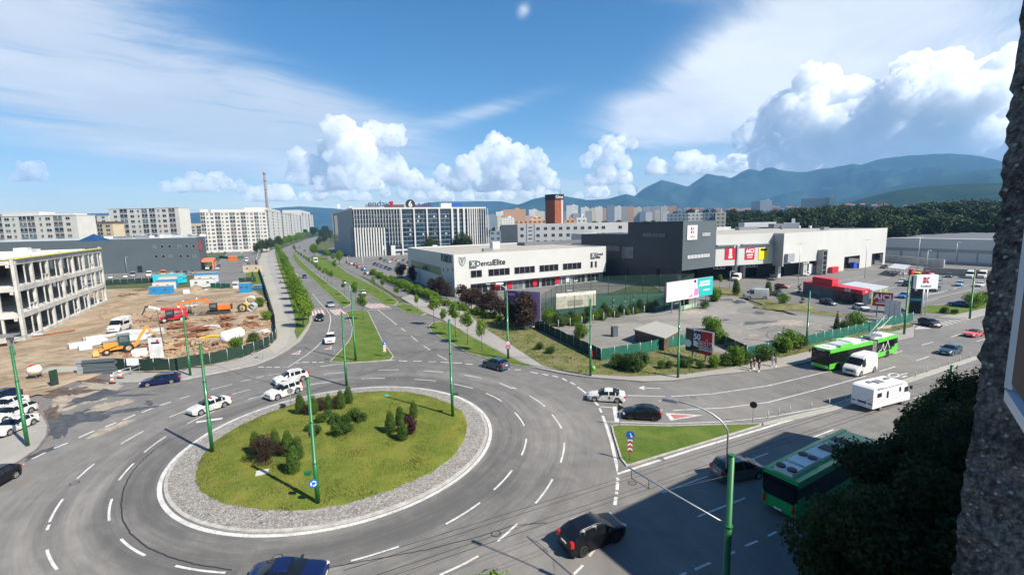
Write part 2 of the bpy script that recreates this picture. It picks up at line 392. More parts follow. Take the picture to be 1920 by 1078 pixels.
# yards and car parks
sheet('yard', GP(1127, 672, 1003, 612, 985, 590, 1010, 585, 1130, 580, 1330, 562, 1380, 553, 1420, 575, 1480, 590, 1620, 600, 1700, 600, 1700, 608, 1600, 626, 1440, 660, 1400, 668, 1270, 648, z=.13), .13, 'asphalt_old')
sheet('car_park', GP(1270, 566, 1200, 520, 1150, 500, 1330, 480, 1640, 470, 1880, 490, 1990, 520, 1990, 540, 1850, 575, 1720, 602, 1620, 606, 1500, 592, 1400, 560, z=.13), .10, 'asphalt_lot')
sheet('office_car_park', GP(640, 500, 590, 470, 640, 462, 900, 440, 1100, 470, 1200, 530, 1000, 600, 930, 595, 800, 556, 745, 556, 700, 528, z=.1), .065, 'asphalt_lot')
b = MB()
sheet('hall_forecourt', GP(385, 530, 400, 500, 430, 470, 520, 455, 515, 465, 497, 475, 484, 488, 488, 520, 470, 545, z=.1), .10, 'asphalt_lot')
sheet('hall_parking_strip', GP(100, 545, 200, 528, 330, 519, 400, 515, 400, 508, 330, 508, 200, 514, 90, 525, z=.1), .16, 'asphalt_lot')
sheet('forecourt_lawn', GP(455, 535, 490, 535, 492, 520, 486, 505, 462, 513, z=.12), .14, 'lawn')
sheet('car_park_verge', GP(1700, 583, 1790, 590, 1856, 575, 1990, 535, 1990, 520, 1850, 556, 1780, 572, 1700, 573, z=.14), .15, 'lawn')
sheet('car_park_verge', GP(1340, 536, 1385, 545, 1400, 551, 1480, 556, 1560, 575, 1700, 589, 1700, 596, 1600, 596, 1540, 590, 1480, 580, 1440, 570, 1400, 558, 1345, 553, 1330, 545, z=.14), .15, 'weedy_grass')
sheet('access_road', GP(1440, 551, 1500, 557, 1600, 572, 1700, 594, 1700, 602, 1620, 596, 1540, 583, 1470, 570, 1425, 557, z=.14), .165, 'asphalt_lot')

# building site: churned earth with ruts and heaps
mt, bs = newmat('site_earth'); L = mt.node_tree.links; p = pos(); x, y, z = xyz(p)
n1 = noise(p, .10, 5, .6, .6); n2 = noise(p, .6, 7, .68, .5); n3 = noise(p, 5, 5, .7)
ru = noise(comb(x*.35+y*.12, y*.9-x*.5, 0.0), .9, 6, .6, .3)
c = cmix(sstep(n1, .35, .65), (.25, .185, .12), (.39, .305, .21)); c = cmix(sstep(ru, .50, .68)*.8, c, (.15, .10, .06))
c = cmix(sstep(n2, .56, .72)*.7, c, (.14, .09, .055)); c = cmix(sstep(n3, .5, .8)*.4, c, (.46, .39, .29))
L.new(c, bs.inputs['Base Color']); bs.inputs['Roughness'].default_value = .95; bs.inputs['Specular IOR Level'].default_value = .1
addbump(bs, n2+n3*.4+ru, .9, .25)
SITE = GP(0, 778, 0, 560, 150, 548, 395, 520, 470, 540, 498, 560, 515, 600, 519, 634, 500, 652, 451, 671, 386, 686, 300, 698, 212, 694, 140, 716, 75, 740, z=.15)
SP = [Vector((p.x, p.y)) for p in SITE]; SP[0] = Vector((-64, 52)); SP[1] = Vector((-190, 150))
def inside(x, y, P):
    c = False; n = len(P)
    for i in range(n):
        a, b_ = P[i], P[i-1]
        if (a.y > y) != (b_.y > y) and x < (b_.x-a.x)*(y-a.y)/(b_.y-a.y)+a.x: c = not c
    return c
from mathutils import noise as mn
MOUNDS = [(G(372, 548), 5.0, 2.6), (G(300, 580), 7.0, 1.3), (G(270, 590), 6.0, .9), (G(245, 556), 7.0, .8), (G(430, 600), 5.0, .5), (G(466, 560), 4.0, .9), (G(490, 570), 4.5, .9), (G(486, 610), 3, .6), (G(345, 628), 2.6, .9), (G(320, 645), 2.4, .7), (G(378, 612), 3.2, .9), (G(405, 648), 2.2, .7), (G(415, 622), 2.4, .8), (G(450, 605), 2.6, .8), (G(225, 570), 5, .9), (G(215, 590), 5, .7), (G(345, 590), 3.5, .9), (G(440, 625), 2.0, .8), (G(60, 740), 3, .3)]
def site_z(x, y):
    z = .2+.32*mn.fractal(Vector((x*.12, y*.12, 0)), 1.0, 2.1, 4)+.10*mn.noise(Vector((x*.9, y*.5, 3)))
    for c, r_, h in MOUNDS:
        d = math.hypot(x-c.x, y-c.y)/r_
        if d < 1: z += h*(1-d)**1.1*(1+.35*mn.noise(Vector((x*.7, y*.7, 9))))
    return max(.05, z)
b = MB(); st = 1.0; xs0, ys0 = -192, 50; idx = {}; vs = []; fs = []
for i in range(155):
    for j in range(125):
        x, y = xs0+i*st*1.0, ys0+j*st
        if inside(x+.5, y+.5, SP):
            q = []
            for (a, c_) in ((0, 0), (1, 0), (1, 1), (0, 1)):
                k = (i+a, j+c_)
                if k not in idx:
                    X_, Y_ = xs0+k[0]*st, ys0+k[1]*st; idx[k] = len(vs); vs.append((X_, Y_, site_z(X_, Y_)))
                q.append(idx[k])
            fs.append(tuple(q))
b.add(vs, fs, 0, True); b.build('site_ground', 'site_earth', kind='structure')
def GS(px, py):
    p = G(px, py, .15)
    for _ in range(4): p = G(px, py, site_z(p.x, p.y))
    return p

# ------------------------------------------------------------------ painted markings (children of the road)
mt, bs = newmat('paint_white'); L = mt.node_tree.links; p = pos(); n1 = noise(p, 6, 6, .75); n2 = noise(p, .8, 4, .6)
L.new(cmix(sstep(n1+n2*.5, .56, .98), (.70, .69, .65), (.30, .29, .27)), bs.inputs['Base Color']); bs.inputs['Roughness'].default_value = .7
mt, bs = newmat('paint_red'); L = mt.node_tree.links; p = pos(); n1 = noise(p, 5, 6, .75)
L.new(cmix(sstep(n1, .45, .75), (.38, .13, .11), (.33, .24, .21)), bs.inputs['Base Color']); bs.inputs['Roughness'].default_value = .7
mk = MB(); ZM = .008
def line(pts, w=.16, z=ZM, mb=None, mi=0, px=True):
    P = [G(*p, z) if px else Vector((p[0], p[1], z)) for p in pts]; L_ = []; R_ = []
    for i, p in enumerate(P):
        t = (P[min(i+1, len(P)-1)]-P[max(i-1, 0)]); t.z = 0; t.normalize(); nrm = Vector((-t.y, t.x, 0))
        L_.append(p+nrm*w/2); R_.append(p-nrm*w/2)
    (mb or mk).add(L_+R_, [(i, i+1, len(P)+i+1, len(P)+i)[::-1] for i in range(len(P)-1)], mi)
def dashes(s, w=.16, z=ZM, mb=None):
    v = [float(q) for q in s.replace('-', ' ').replace(',', ' ').split()]
    for i in range(0, len(v), 4):
        a, b_ = G(v[i], v[i+1]), G(v[i+2], v[i+3])
        # dashes that lie round the island bend with it
        ra, rb = math.hypot(a.x-CX, a.y-CY), math.hypot(b_.x-CX, b_.y-CY)
        if abs(ra-rb) < .8 and 16 < ra < 27 and (b_-a).length > 1.5:
            ta, tb = math.atan2(a.x-CX, a.y-CY), math.atan2(b_.x-CX, b_.y-CY)
            if tb-ta > pi: tb -= 2*pi
            if ta-tb > pi: tb += 2*pi
            line([(CX+math.sin(lerp(ta, tb, k/5))*lerp(ra, rb, k/5), CY+math.cos(lerp(ta, tb, k/5))*lerp(ra, rb, k/5)) for k in range(6)], w, z, mb, px=False)
        else: line([(v[i], v[i+1]), (v[i+2], v[i+3])], w, z, mb)
ring = ringmesh(15.36, ZM, 15.02, ZM); mk.add(ring.v, ring.f, 0)
dashes("""177 869 145 897 251 868 223 900 118 935 93 978 92 983 88 993 210 935 205 976 88 1030 107 1067 227 1010 272 1041 329 1060 423 1073
269 808 227 832 311 818 270 848 470 711 451 715 436 720 396 730 356 742 337 747 353 768 318 782 403 770 351 794 470 730 435 739 490 742 466 748
480 708 495 705 505 703 525 700 534 697 555 694 480 744 497 740 580 721 619 716 608 701 647 698 677 710 722 709 709 694 748 693 777 711 817 714
794 695 831 698 851 720 887 728 871 703 903 709 911 737 941 752 936 718 960 728 993 742 1022 762 960 726 968 729 965 773 983 798 1035 777 1053 803
987 822 978 853 1058 829 1051 867 1036 898 1004 943 970 981 933 1014 960 881 926 918 900 942 836 982 748 1024 658 1051 897 1042 824 1078
1120 1023 1105 1042 1093 1059 1076 1076""", .17)
dashes("""321 753 299 760 288 764 266 773 253 777 230 787 218 792 197 800 177 807 148 820 127 830 101 840 85 848 60 860 44 869 20 883
484 688 495 688 499 688 510 688 514 688 525 688 555 680 562 680 566 679 580 679 585 679 594 679 598 679 607 679
748 676 763 677 775 677 791 677 803 678 818 678 826 679 866 681 873 682 886 683 900 686 915 688 940 690 955 692 965 693 977 693 995 697 1008 700 1017 701 1028 703
1036 704 1046 707 1054 709 1063 714 1069 716 1079 721 1083 725 1099 737 1115 753 1122 760 1124 765 1128 773
1158 895 1158 900 1158 903 1157 918 1156 921 1156 926 1155 931 1153 946""", .26)
dashes("""1327 892 1242 923 1440 849 1403 863 1397 933 1308 968 1421 1013 1397 1023 1378 1033 1362 1041 1332 1054 1303 1067 1287 1073 1273 1079
1456 996 1440 1004 1495 978 1478 984 1563 805 1523 820 1744 735 1714 747 1679 687 1649 696 1742 668 1718 676 1692 658 1667 665 1749 641 1728 647
1801 626 1783 632 1851 634 1831 640 1725 782 1700 792 1860 612 1840 617
771 630 783 640 794 648 806 656 820 665 839 675 708 580 744 609 752 615 760 621 688 566 694 570 675 556 679 560 655 545 660 549""", .16)
dashes("561 528 566 532 569 537 574 542 547 505 551 509 555 512 560 517 535 485 538 489", .18, z=.02)
line([(560, 675), (540, 688), (531, 689)]); line([(586, 551), (600, 568), (612, 580), (619, 590), (620, 602), (616, 621), (607, 636), (595, 649), (577, 664), (560, 675)])
line([(600, 687), (640, 682), (688, 678), (739, 675)], .2)
line([(1130, 779), (1137, 798), (1147, 830), (1156, 870), (1158, 888), (1200, 874), (1300, 842), (1440, 800), (1550, 766)], .3)
line([(1177, 741), (1247, 743)]); line([(1258, 743), (1336, 738), (1440, 723), (1553, 696)])
line([(1124, 762), (1150, 764)]); line([(1225, 768), (1243, 768)]); line([(1262, 769), (1361, 764), (1440, 754), (1540, 728), (1623, 705)])
line([(1137, 790), (1250, 794), (1360, 790), (1440, 782), (1550, 762), (1597, 747)], .14)
line([(690, 581), (735, 578)], .35); line([(583, 580), (605, 577)], .35)
line([(1152, 762), (1157, 790)], .5); line([(368, 791), (417, 784)], .55)
# crossings: white bars; the red fields between them
for a, b_, c, d, n in (((583, 582), (607, 580), (586, 592), (612, 590), 4), ((617, 581), (640, 579), (630, 591), (652, 588), 4), ((678, 571), (716, 569), (696, 578), (735, 576), 5)):
    for k in range(n*2):
        t0, t1 = k/(n*2), (k+1)/(n*2)
        q = [G(lerp(a[0], b_[0], t), lerp(a[1], b_[1], t), ZM+.002) for t in (t0, t1)]+[G(lerp(c[0], d[0], t), lerp(c[1], d[1], t), ZM+.002) for t in (t1, t0)]
        mk.add(q, [(0, 1, 2, 3)[::-1]], k % 2)
for tri in (((545, 664), (565, 656), (561, 664)), ((607, 655), (622, 649), (621, 655)), ((1247, 774), (1258, 788), (1318, 778))):
    mk.add([G(*q, ZM) for q in tri], [(0, 1, 2)], 0)
    c = [sum(q[i] for q in tri)/3 for i in (0, 1)]; mk.add([G(lerp(q[0], c[0], .35), lerp(q[1], c[1], .35), ZM+.003) for q in tri], [(0, 1, 2)], 1)
line([(1205, 727), (1238, 728)], .2); mk.add([G(1197, 727, ZM), G(1208, 723, ZM), G(1208, 731, ZM)], [(0, 1, 2)])
line([(1235, 751), (1258, 752)], .16)
for k in range(9): line([(1716+k*5, 617-k*.6+k*.4), (1727+k*9, 611+k*.3)], .25) if k < 5 else None
for k in range(7): line([(1770+k*8, 612-k*2.2), (1755+k*8, 606-k*1.6)], .35)
el_ = []
for k in range(17):
    a = 2*pi*k/16; el_.append((1676+10*math.cos(a), 703+3.4*math.sin(a)))
line(el_, .25); line([(1686, 703), (1702, 699)], .2); line([(1690, 708), (1700, 704)], .2)
# car park bay lines
for (x0, y0, x1, y1) in ((1700, 566, 1830, 527), (1720, 575, 1860, 535), (1740, 560, 1640, 545)): pass
for k in range(8): line([(1460+k*9, 520-k*.3), (1478+k*9, 523-k*.3)], .3, z=.11)
for k in range(9): line([(1738+k*6.5, 553-k*1.4), (1768+k*4.5, 548-k*1.6)], .25, z=.11)
line([(1735, 553), (1800, 538), (1860, 525)], .15, z=.11); line([(1735, 563), (1800, 548), (1870, 531)], .15, z=.11)
for (a, b_) in (((1640, 548), (1700, 532)), ((1660, 556), (1745, 534)), ((1740, 530), (1800, 517)), ((1390, 530), (1450, 541)), ((1380, 539), (1440, 549)), ((1480, 535), (1500, 531)), ((1490, 545), (1505, 541)), ((1720, 570), (1760, 560)), ((1560, 530), (1620, 518)), ((1590, 538), (1670, 520))): line([a, b_], .14, z=.11)
mark = mk.build('road_markings', ['paint_white', 'paint_red'], road)
# sealed cracks and other thin dark lines
M('bitumen', (.025, .024, .023), .55, var=.2); ck = MB(); random.seed(11)
def jagged_line(pts, w, seg=14):
    q = []
    for i in range(len(pts)-1):
        for k in range(seg):
            t = k/seg; q.append((lerp(pts[i][0], pts[i+1][0], t)+random.uniform(-.7, .7), lerp(pts[i][1], pts[i+1][1], t)+random.uniform(-.6, .6)))
    line(q, w, .004, ck)
jagged_line([(320, 822), (290, 842), (265, 865), (245, 888), (232, 915), (227, 945), (230, 975), (245, 1000), (275, 1025), (320, 1045), (370, 1058), (440, 1068)], .10)
jagged_line([(605, 1066), (700, 1048), (800, 1030), (900, 1005), (960, 985), (1030, 979)], .08)  # long thin dark line on the asphalt below the island
line([(120, 880), (118, 880)], .05, .004, ck)
ck.build('seals_and_dark_lines', 'bitumen', road)
# mud and wet patches at the site gate, puddles on the yard
mt, bs = newmat('wet_asphalt'); L = mt.node_tree.links; p = pos(); n1 = noise(p, 1.2, 5)
L.new(cmix(sstep(n1, .35, .7), (.035, .034, .034), (.08, .075, .068)), bs.inputs['Base Color']); bs.inputs['Roughness'].default_value = .38
mt, bs = newmat('dried_mud'); L = mt.node_tree.links; p = pos(); n1 = noise(p, .9, 6, .7)
L.new(cmix(sstep(n1, .35, .7), (.24, .20, .15), (.38, .33, .26)), bs.inputs['Base Color']); bs.inputs['Roughness'].default_value = .95
mt, bs = newmat('wet_mud'); L = mt.node_tree.links; p = pos(); n1 = noise(p, 1.1, 6, .7)
L.new(cmix(sstep(n1, .35, .7), (.06, .04, .028), (.17, .12, .085)), bs.inputs['Base Color']); bs.inputs['Roughness'].default_value = .6
def blotch(px, py, rx, ry, mat, name, seed, tilt=0.0, z=.006, rag=.5):
    random.seed(seed); n = 56; pts = []
    for k in range(n):
        a = 2*pi*k/n; r_ = 1+rag*mn.noise(Vector((math.cos(a)*1.7, math.sin(a)*1.7, seed)))*1.6+rag*.7*mn.noise(Vector((math.cos(a)*6, math.sin(a)*6, seed+9)))+rag*.5*mn.noise(Vector((math.cos(a)*13, math.sin(a)*13, seed+4)))
        x, y = math.cos(a)*rx*r_, math.sin(a)*ry*r_
        pts.append(G(px+x*math.cos(tilt)-y*math.sin(tilt), py+x*math.sin(tilt)+y*math.cos(tilt), z))
    b = MB(); b.poly([q for q in pts[::-1]]); b.build(name, mat, kind='structure')
blotch(150, 782, 62, 12, 'wet_asphalt', 'puddle', 1, -.20, z=.006); blotch(115, 800, 26, 14, 'wet_asphalt', 'puddle', 2, -.5, z=.010)
blotch(175, 745, 55, 6, 'wet_asphalt', 'puddle', 3, -.25, z=.006); blotch(240, 741, 38, 2.4, 'wet_asphalt', 'puddle', 4, -.03, z=.010)
blotch(245, 768, 50, 3, 'wet_asphalt', 'puddle', 5, -.14, z=.014); blotch(280, 756, 9, 4, 'wet_asphalt', 'puddle', 6, z=.018)
blotch(75, 850, 28, 4.5, 'wet_asphalt', 'puddle', 7, -.40); blotch(25, 868, 30, 2.5, 'wet_asphalt', 'puddle', 22, -.62)
blotch(92, 778, 22, 13, 'wet_mud', 'mud_patch', 31, -.6, z=.005, rag=.5); blotch(120, 735, 40, 8, 'wet_mud', 'mud_patch', 32, -.1, z=.024, rag=.6); blotch(165, 712, 30, 5, 'wet_mud', 'mud_patch', 33, .1, z=.027, rag=.6); blotch(215, 800, 40, 5, 'dried_mud', 'mud_patch', 34, -.35, z=.004, rag=.6); blotch(205, 760, 45, 5, 'dried_mud', 'mud_patch', 35, -.2, z=.012, rag=.6)
blotch(140, 745, 60, 16, 'dried_mud', 'mud_patch', 8, -.15, z=.003); blotch(180, 722, 36, 11, 'dried_mud', 'mud_patch', 9, 0, z=.022)
blotch(1423, 587, 13, 2.6, 'wet_asphalt', 'puddle', 10, z=.137); blotch(1418, 605, 28, 3, 'wet_asphalt', 'puddle', 11, -.10, z=.137)
blotch(1360, 600, 9, 1.3, 'wet_asphalt', 'puddle', 12, -.1, z=.137); blotch(1435, 614, 8, 1, 'wet_asphalt', 'puddle', 13, -.15, z=.137)
blotch(1362, 562, 14, 1.6, 'wet_asphalt', 'puddle', 14, z=.137); blotch(1385, 566, 12, 2.6, 'wet_asphalt', 'puddle', 15, z=.137)
blotch(1412, 629, 8, 2.5, 'dried_mud', 'mud_patch', 16, z=.137); blotch(1300, 585, 26, 3, 'dried_mud', 'mud_patch', 17, z=.137); blotch(1480, 605, 30, 5, 'dried_mud', 'mud_patch', 18, z=.137)
# hose-like ring drawn on the yard by lorries
ty = MB(); line([(1500, 632), (1478, 622), (1457, 618), (1440, 623), (1437, 629), (1448, 638), (1470, 646)], .12, .138, ty); ty.build('tyre_track', 'bitumen', kind='structure')

for k, (x, y) in enumerate(((1185, 905), (745, 800-90), (930, 1000), (140, 905), (520, 1045), (1300, 745), (1500, 735), (430, 755), (1240, 860))):
    p = G(x, y, .006); b = MB(); b.disc(p, .36, 20, 0); b.disc((p.x, p.y, .009), .28, 20, 1); b.build('manhole_cover', ['bitumen', 'kerb_dark'], road)
# ------------------------------------------------------------------ mountains
def forestmat(name, a, b, sc):
    mt, bs = newmat(name); L = mt.node_tree.links; p = pos()
    n1 = noise(p, sc, 6, .65); n2 = noise(p, sc*7, 5, .7)
    c = cmix(sstep(n1, .35, .68), a, b); c = cmix(sstep(n2, .62, .75)*.35, c, (.15, .15, .09))
    L.new(c, bs.inputs['Base Color']); bs.inputs['Roughness'].default_value = 1; bs.inputs['Specular IOR Level'].default_value = 0
forestmat('mountain_forest', (.010, .030, .030), (.030, .055, .042), .0034)
forestmat('hill_forest', (.010, .024, .012), (.026, .046, .018), .012)
def hills(name, prof, D, depth, mat, rough=.14, step=4, rows=22, seed=0.0):
    b = MB(); cols = []; x0, x1 = prof[0][0], prof[-1][0]; px = x0
    while px <= x1:
        for (a, ya), (c, yc) in zip(prof, prof[1:]):
            if a <= px <= c: t = (px-a)/(c-a); py = lerp(ya, yc, t); break
        cols.append((px, py)); px += step
    n = rows+6; vs = []
    for px, py in cols:
        r = PD(px, py, D); hr = max(5.0, r.z); dr = Vector((r.x, r.y, 0)).normalized()
        for j in range(n):
            t = j/rows
            if t <= 1:
                d = D-depth*(1-t); base = hr*(t**1.25)
            else: d = D+depth*(t-1); base = hr*(1-(t-1)*1.5)
            q = dr*d; env = min(1, t*2.2)*min(1, abs(1-t)*4+.20)
            nz = mn.ridged_multi_fractal(Vector((q.x/(depth*.42), q.y/(depth*.42), seed)), 1.0, 2.1, 5, 1.0, 2.0)-1.0 if depth > 100 else 0
            z = base + hr*rough*nz*env
            if t < .04: z = -5
            vs.append((q.x, q.y, z))
    fs = [(i*n+j, (i+1)*n+j, (i+1)*n+j+1, i*n+j+1) for i in range(len(cols)-1) for j in range(n-1)]
    b.add(vs, fs, 0, True); return b.build(name, mat, kind='structure')
hills('mountains', [(900, 402), (960, 397), (1100, 390), (1180, 376), (1205, 356), (1240, 339), (1262, 345), (1290, 352), (1325, 328), (1350, 331), (1370, 333), (1405, 315), (1425, 321), (1440, 316), (1475, 324), (1510, 325), (1555, 318), (1600, 308), (1615, 311), (1650, 300), (1700, 291), (1745, 288), (1790, 292), (1830, 293), (1880, 302), (1960, 315), (2100, 345), (2300, 370)], 6400, 2100, 'mountain_forest', .28, seed=1.0)
hills('mountains', [(1480, 392), (1560, 378), (1620, 362), (1700, 345), (1760, 333), (1830, 322), (1890, 315), (1980, 312), (2100, 320), (2300, 350)], 4400, 1300, 'mountain_forest', .14, seed=5.0)
hills('mountains', [(760, 408), (840, 402), (920, 396), (960, 388), (1000, 374), (1040, 366), (1065, 369), (1100, 376), (1140, 373), (1175, 364), (1200, 372), (1260, 384), (1340, 392)], 5300, 1300, 'mountain_forest', .12, seed=9.0)
hills('mountains', [(-200, 425), (0, 408), (200, 400), (350, 400), (380, 398), (500, 392), (560, 387), (620, 391), (700, 398), (760, 392), (800, 380), (880, 377), (940, 378), (975, 384), (1050, 395), (1120, 400)], 6700, 1500, 'mountain_forest', .12, seed=13.0)
hills('wooded_hill', [(1540, 395), (1590, 381), (1620, 372), (1680, 358), (1740, 350), (1800, 346), (1860, 344), (1940, 345), (2050, 352), (2200, 380)], 2600, 800, 'hill_forest', .10, seed=21.0)

# ------------------------------------------------------------------ cumulus beyond the mountains, outside the haze
mt = bpy.data.materials.new('cloud'); mt.use_nodes = True; MATS['cloud'] = mt; X.nt = mt.node_tree; X.nt.nodes.clear()
o_ = X.nt.nodes.new('ShaderNodeOutputMaterial'); v_ = X.nt.nodes.new('ShaderNodeVolumeScatter'); v_.inputs[0].default_value = (1, 1, 1, 1); v_.inputs['Density'].default_value = .012; v_.inputs['Anisotropy'].default_value = .15
X.nt.links.new(v_.outputs[0], o_.inputs['Volume'])
def ico(sub):
    bm = bmesh.new(); bmesh.ops.create_icosphere(bm, subdivisions=sub, radius=1); v = [q.co.copy() for q in bm.verts]; bm.verts.index_update()
    f = [tuple(w.index for w in q.verts) for q in bm.faces]; bm.free(); return v, f
ICO3, ICO4, ICO2 = ico(4), ico(5), ico(3)
def cumulus(name, lobes, D, seed):
    rnd = random.Random(seed); b = MB(); sc = D/FPX
    def lobe(c, r, lvl):
        V, F = (ICO4, ICO3, ICO2)[lvl]; off = Vector((rnd.uniform(0, 99), 7, 3)); o = []
        for v in V:
            k = mn.fractal(v*1.7+off, .9, 2.1, 5)*.22 + abs(mn.noise(v*4.1+off))*.17 + abs(mn.noise(v*9+off))*.07
            o.append(c+v*(r*(1+k)) * 1.0)
        b.add([Vector((q.x, q.y, max(q.z, base_z+mn.noise(q/450)*60))) for q in o], F, 0, True)
    base = max(py for _, py, _ in lobes); base_z = PD(lobes[0][0], base+6, D).z
    for px, py, r in lobes:
        c = PD(px, py, D+rnd.uniform(-1, 1)*r*sc*.6); rr = r*sc
        lobe(c, rr, 0)
        for _ in range(9):
            d = Vector((rnd.gauss(0, 1), rnd.gauss(0, 1)-.3, rnd.gauss(.35, 1))).normalized(); r2 = rr*rnd.uniform(.28, .5)
            c2 = c+d*rr*.88; lobe(c2, r2, 1)
            for _ in range(3):
                d2 = (d+Vector((rnd.gauss(0, .7), rnd.gauss(0, .7), rnd.gauss(0.2, .7)))).normalized(); lobe(c2+d2*r2*.92, r2*rnd.uniform(.3, .5), 2)
    ob = b.build(name, 'cloud', kind='structure'); return ob
cumulus('cumulus_cloud', [(640, 245, 24), (630, 290, 28), (672, 280, 32), (700, 258, 22), (738, 255, 18), (700, 310, 30), (665, 325, 24), (740, 322, 24), (775, 342, 20), (640, 335, 22), (805, 352, 14), (610, 350, 16), (700, 352, 18)], 10300, 3)
cumulus('cumulus_cloud', [(565, 303, 18), (590, 320, 20), (610, 338, 18), (553, 330, 14), (572, 342, 16)], 10800, 4)
cumulus('cumulus_cloud', [(930, 278, 23), (912, 300, 24), (960, 298, 24), (1002, 306, 22), (878, 315, 22), (940, 325, 28), (985, 335, 22), (1025, 332, 16), (833, 328, 16), (858, 342, 18), (910, 345, 22), (1035, 350, 14), (960, 352, 18)], 11000, 5)
cumulus('cumulus_cloud', [(1140, 272, 14), (1165, 268, 13), (1187, 270, 9), (1118, 287, 13), (1150, 290, 18), (1100, 302, 12), (1130, 312, 16), (1172, 308, 12), (1140, 330, 18), (1110, 340, 14), (1170, 335, 14)], 10800, 6)
cumulus('cumulus_cloud', [(1720, 155, 36), (1768, 160, 32), (1870, 162, 36), (1830, 182, 36), (1690, 200, 42), (1760, 215, 50), (1528, 165, 30), (1555, 190, 32), (1480, 205, 28), (1510, 225, 34), (1600, 192, 30), (1640, 215, 38), (1438, 235, 26), (1560, 250, 40), (1620, 262, 42), (1700, 268, 44), (1790, 262, 46), (1870, 250, 50), (1470, 265, 30), (1930, 220, 56), (2010, 250, 56), (1400, 262, 20), (1520, 285, 26), (1590, 292, 24), (1430, 300, 20), (1500, 312, 22), (1580, 312, 24), (1660, 305, 26), (1750, 300, 28), (1850, 300, 30)], 11500, 7)
cumulus('cumulus_cloud', [(340, 352, 12), (370, 343, 14), (405, 338, 13), (425, 345, 10), (310, 352, 9), (390, 354, 12), (450, 352, 10)], 11600, 8)
cumulus('cumulus_cloud', [(60, 320, 12), (73, 327, 9), (48, 329, 8), (30, 335, 6)], 11800, 9)
rb = random.Random(5)
cumulus('cloud_bank', [(x+rb.uniform(-8, 8), 366+rb.uniform(-6, 6), rb.uniform(9, 17)) for x in range(480, 1240, 30)], 12600, 10)
cumulus('cloud_bank', [(x+rb.uniform(-10, 10), 318+rb.uniform(-8, 10)-(x-1240)*.02, rb.uniform(12, 22)) for x in range(1240, 1900, 44)], 12600, 11)

# ------------------------------------------------------------------ the air
b = MB(); b.box((0, 3475, 510), (14400, 7750, 1026)); hz = b.build('haze', MATS['cloud'], kind='stuff')
hm = bpy.data.materials.new('haze'); hm.use_nodes = True; hm.node_tree.nodes.clear()
ho = hm.node_tree.nodes.new('ShaderNodeOutputMaterial'); hv = hm.node_tree.nodes.new('ShaderNodeVolumePrincipled')
hv.inputs['Color'].default_value = (.27, .58, 1.0, 1); hv.inputs['Density'].default_value = 9.0e-5; hv.inputs['Anisotropy'].default_value = .1
hm.node_tree.links.new(hv.outputs[0], ho.inputs['Volume']); hz.data.materials[0] = hm

# ------------------------------------------------------------------ vegetation builders
def leafmat(name, a, b_, var=.5, trans=.35):
    mt = bpy.data.materials.new(name); mt.use_nodes = True; MATS[name] = mt; X.nt = mt.node_tree; nt = mt.node_tree; bs = nt.nodes['Principled BSDF']
    t = nt.nodes.new('ShaderNodeTexCoord'); oi = nt.nodes.new('ShaderNodeObjectInfo')
    n1 = noise(t.outputs['Object'], 1.3, 3, .6); n2 = noise(t.outputs['Object'], 9, 3, .7)
    f = clamp(sstep(n1*.55+n2*.45, .32, .68)+(X(oi.outputs['Random'])-.5)*var)
    c = cmix(f, a, b_); nt.links.new(c, bs.inputs['Base Color']); bs.inputs['Roughness'].default_value = .6; bs.inputs['Specular IOR Level'].default_value = .25
    tr = nt.nodes.new('ShaderNodeBsdfTranslucent'); nt.links.new(c, tr.inputs[0]); mx = nt.nodes.new('ShaderNodeMixShader'); mx.inputs[0].default_value = trans
    nt.links.new(bs.outputs[0], mx.inputs[1]); nt.links.new(tr.outputs[0], mx.inputs[2]); nt.links.new(mx.outputs[0], nt.nodes['Material Output'].inputs[0])
leafmat('leaf_fresh', (.075, .16, .012), (.20, .31, .03)); leafmat('leaf_mid', (.04, .085, .015), (.10, .17, .03))
leafmat('leaf_dark', (.018, .038, .012), (.055, .085, .02), .4, .2); leafmat('leaf_thuja', (.028, .07, .010), (.10, .17, .02), .3, .2)
leafmat('leaf_purple', (.035, .012, .018), (.085, .03, .04), .3, .25); leafmat('leaf_plum', (.03, .018, .014), (.075, .045, .03), .3, .2)
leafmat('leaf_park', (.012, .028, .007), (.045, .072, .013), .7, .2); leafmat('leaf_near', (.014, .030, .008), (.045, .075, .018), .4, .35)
M('bark', (.12, .095, .07), .9, scale=8, var=.35, bump=.3)
def crown(lobes, n, size, seed, fill=.45, flat=.8, thin=1.0):
    """leaf-sized faces spread through the lobes, most near their skin"""
    rnd = random.Random(seed); b = MB(); tot = sum(l[3]**2 for l in lobes); V = []; F = []
    for (x, y, z, r, *e) in lobes:
        ez = e[0] if e else 1.0; k = int(n*r*r/tot)
        off = Vector((x, y, z))*3.1+Vector((seed, 0, 0))
        for _ in range(k):
            d = Vector((rnd.gauss(0, 1), rnd.gauss(0, 1), rnd.gauss(0, 1))).normalized()
            rad = r*(1-fill*rnd.random()**2.2)*(1+.34*mn.noise(d*2.3+off)+.24*mn.noise(d*5.5+off)+(.35*rnd.random() if rnd.random() < .04 else 0))
            c = Vector((x+d.x*rad, y+d.y*rad, z+d.z*rad*ez))
            nr = (d*1.0+Vector((rnd.gauss(0, flat), rnd.gauss(0, flat), rnd.gauss(.25, flat)))).normalized()
            a = nr.cross(Vector((rnd.gauss(0, 1), rnd.gauss(0, 1), rnd.gauss(0, 1)))).normalized(); q = nr.cross(a); s = size*rnd.uniform(.55, 1.25); w = s*.6*thin
            o = len(V); V += [c-a*s, c+q*w+nr*s*.12, c+a*s, c-q*w+nr*s*.12]; F.append((o, o+1, o+2, o+3))
    b.add(V, F); return b
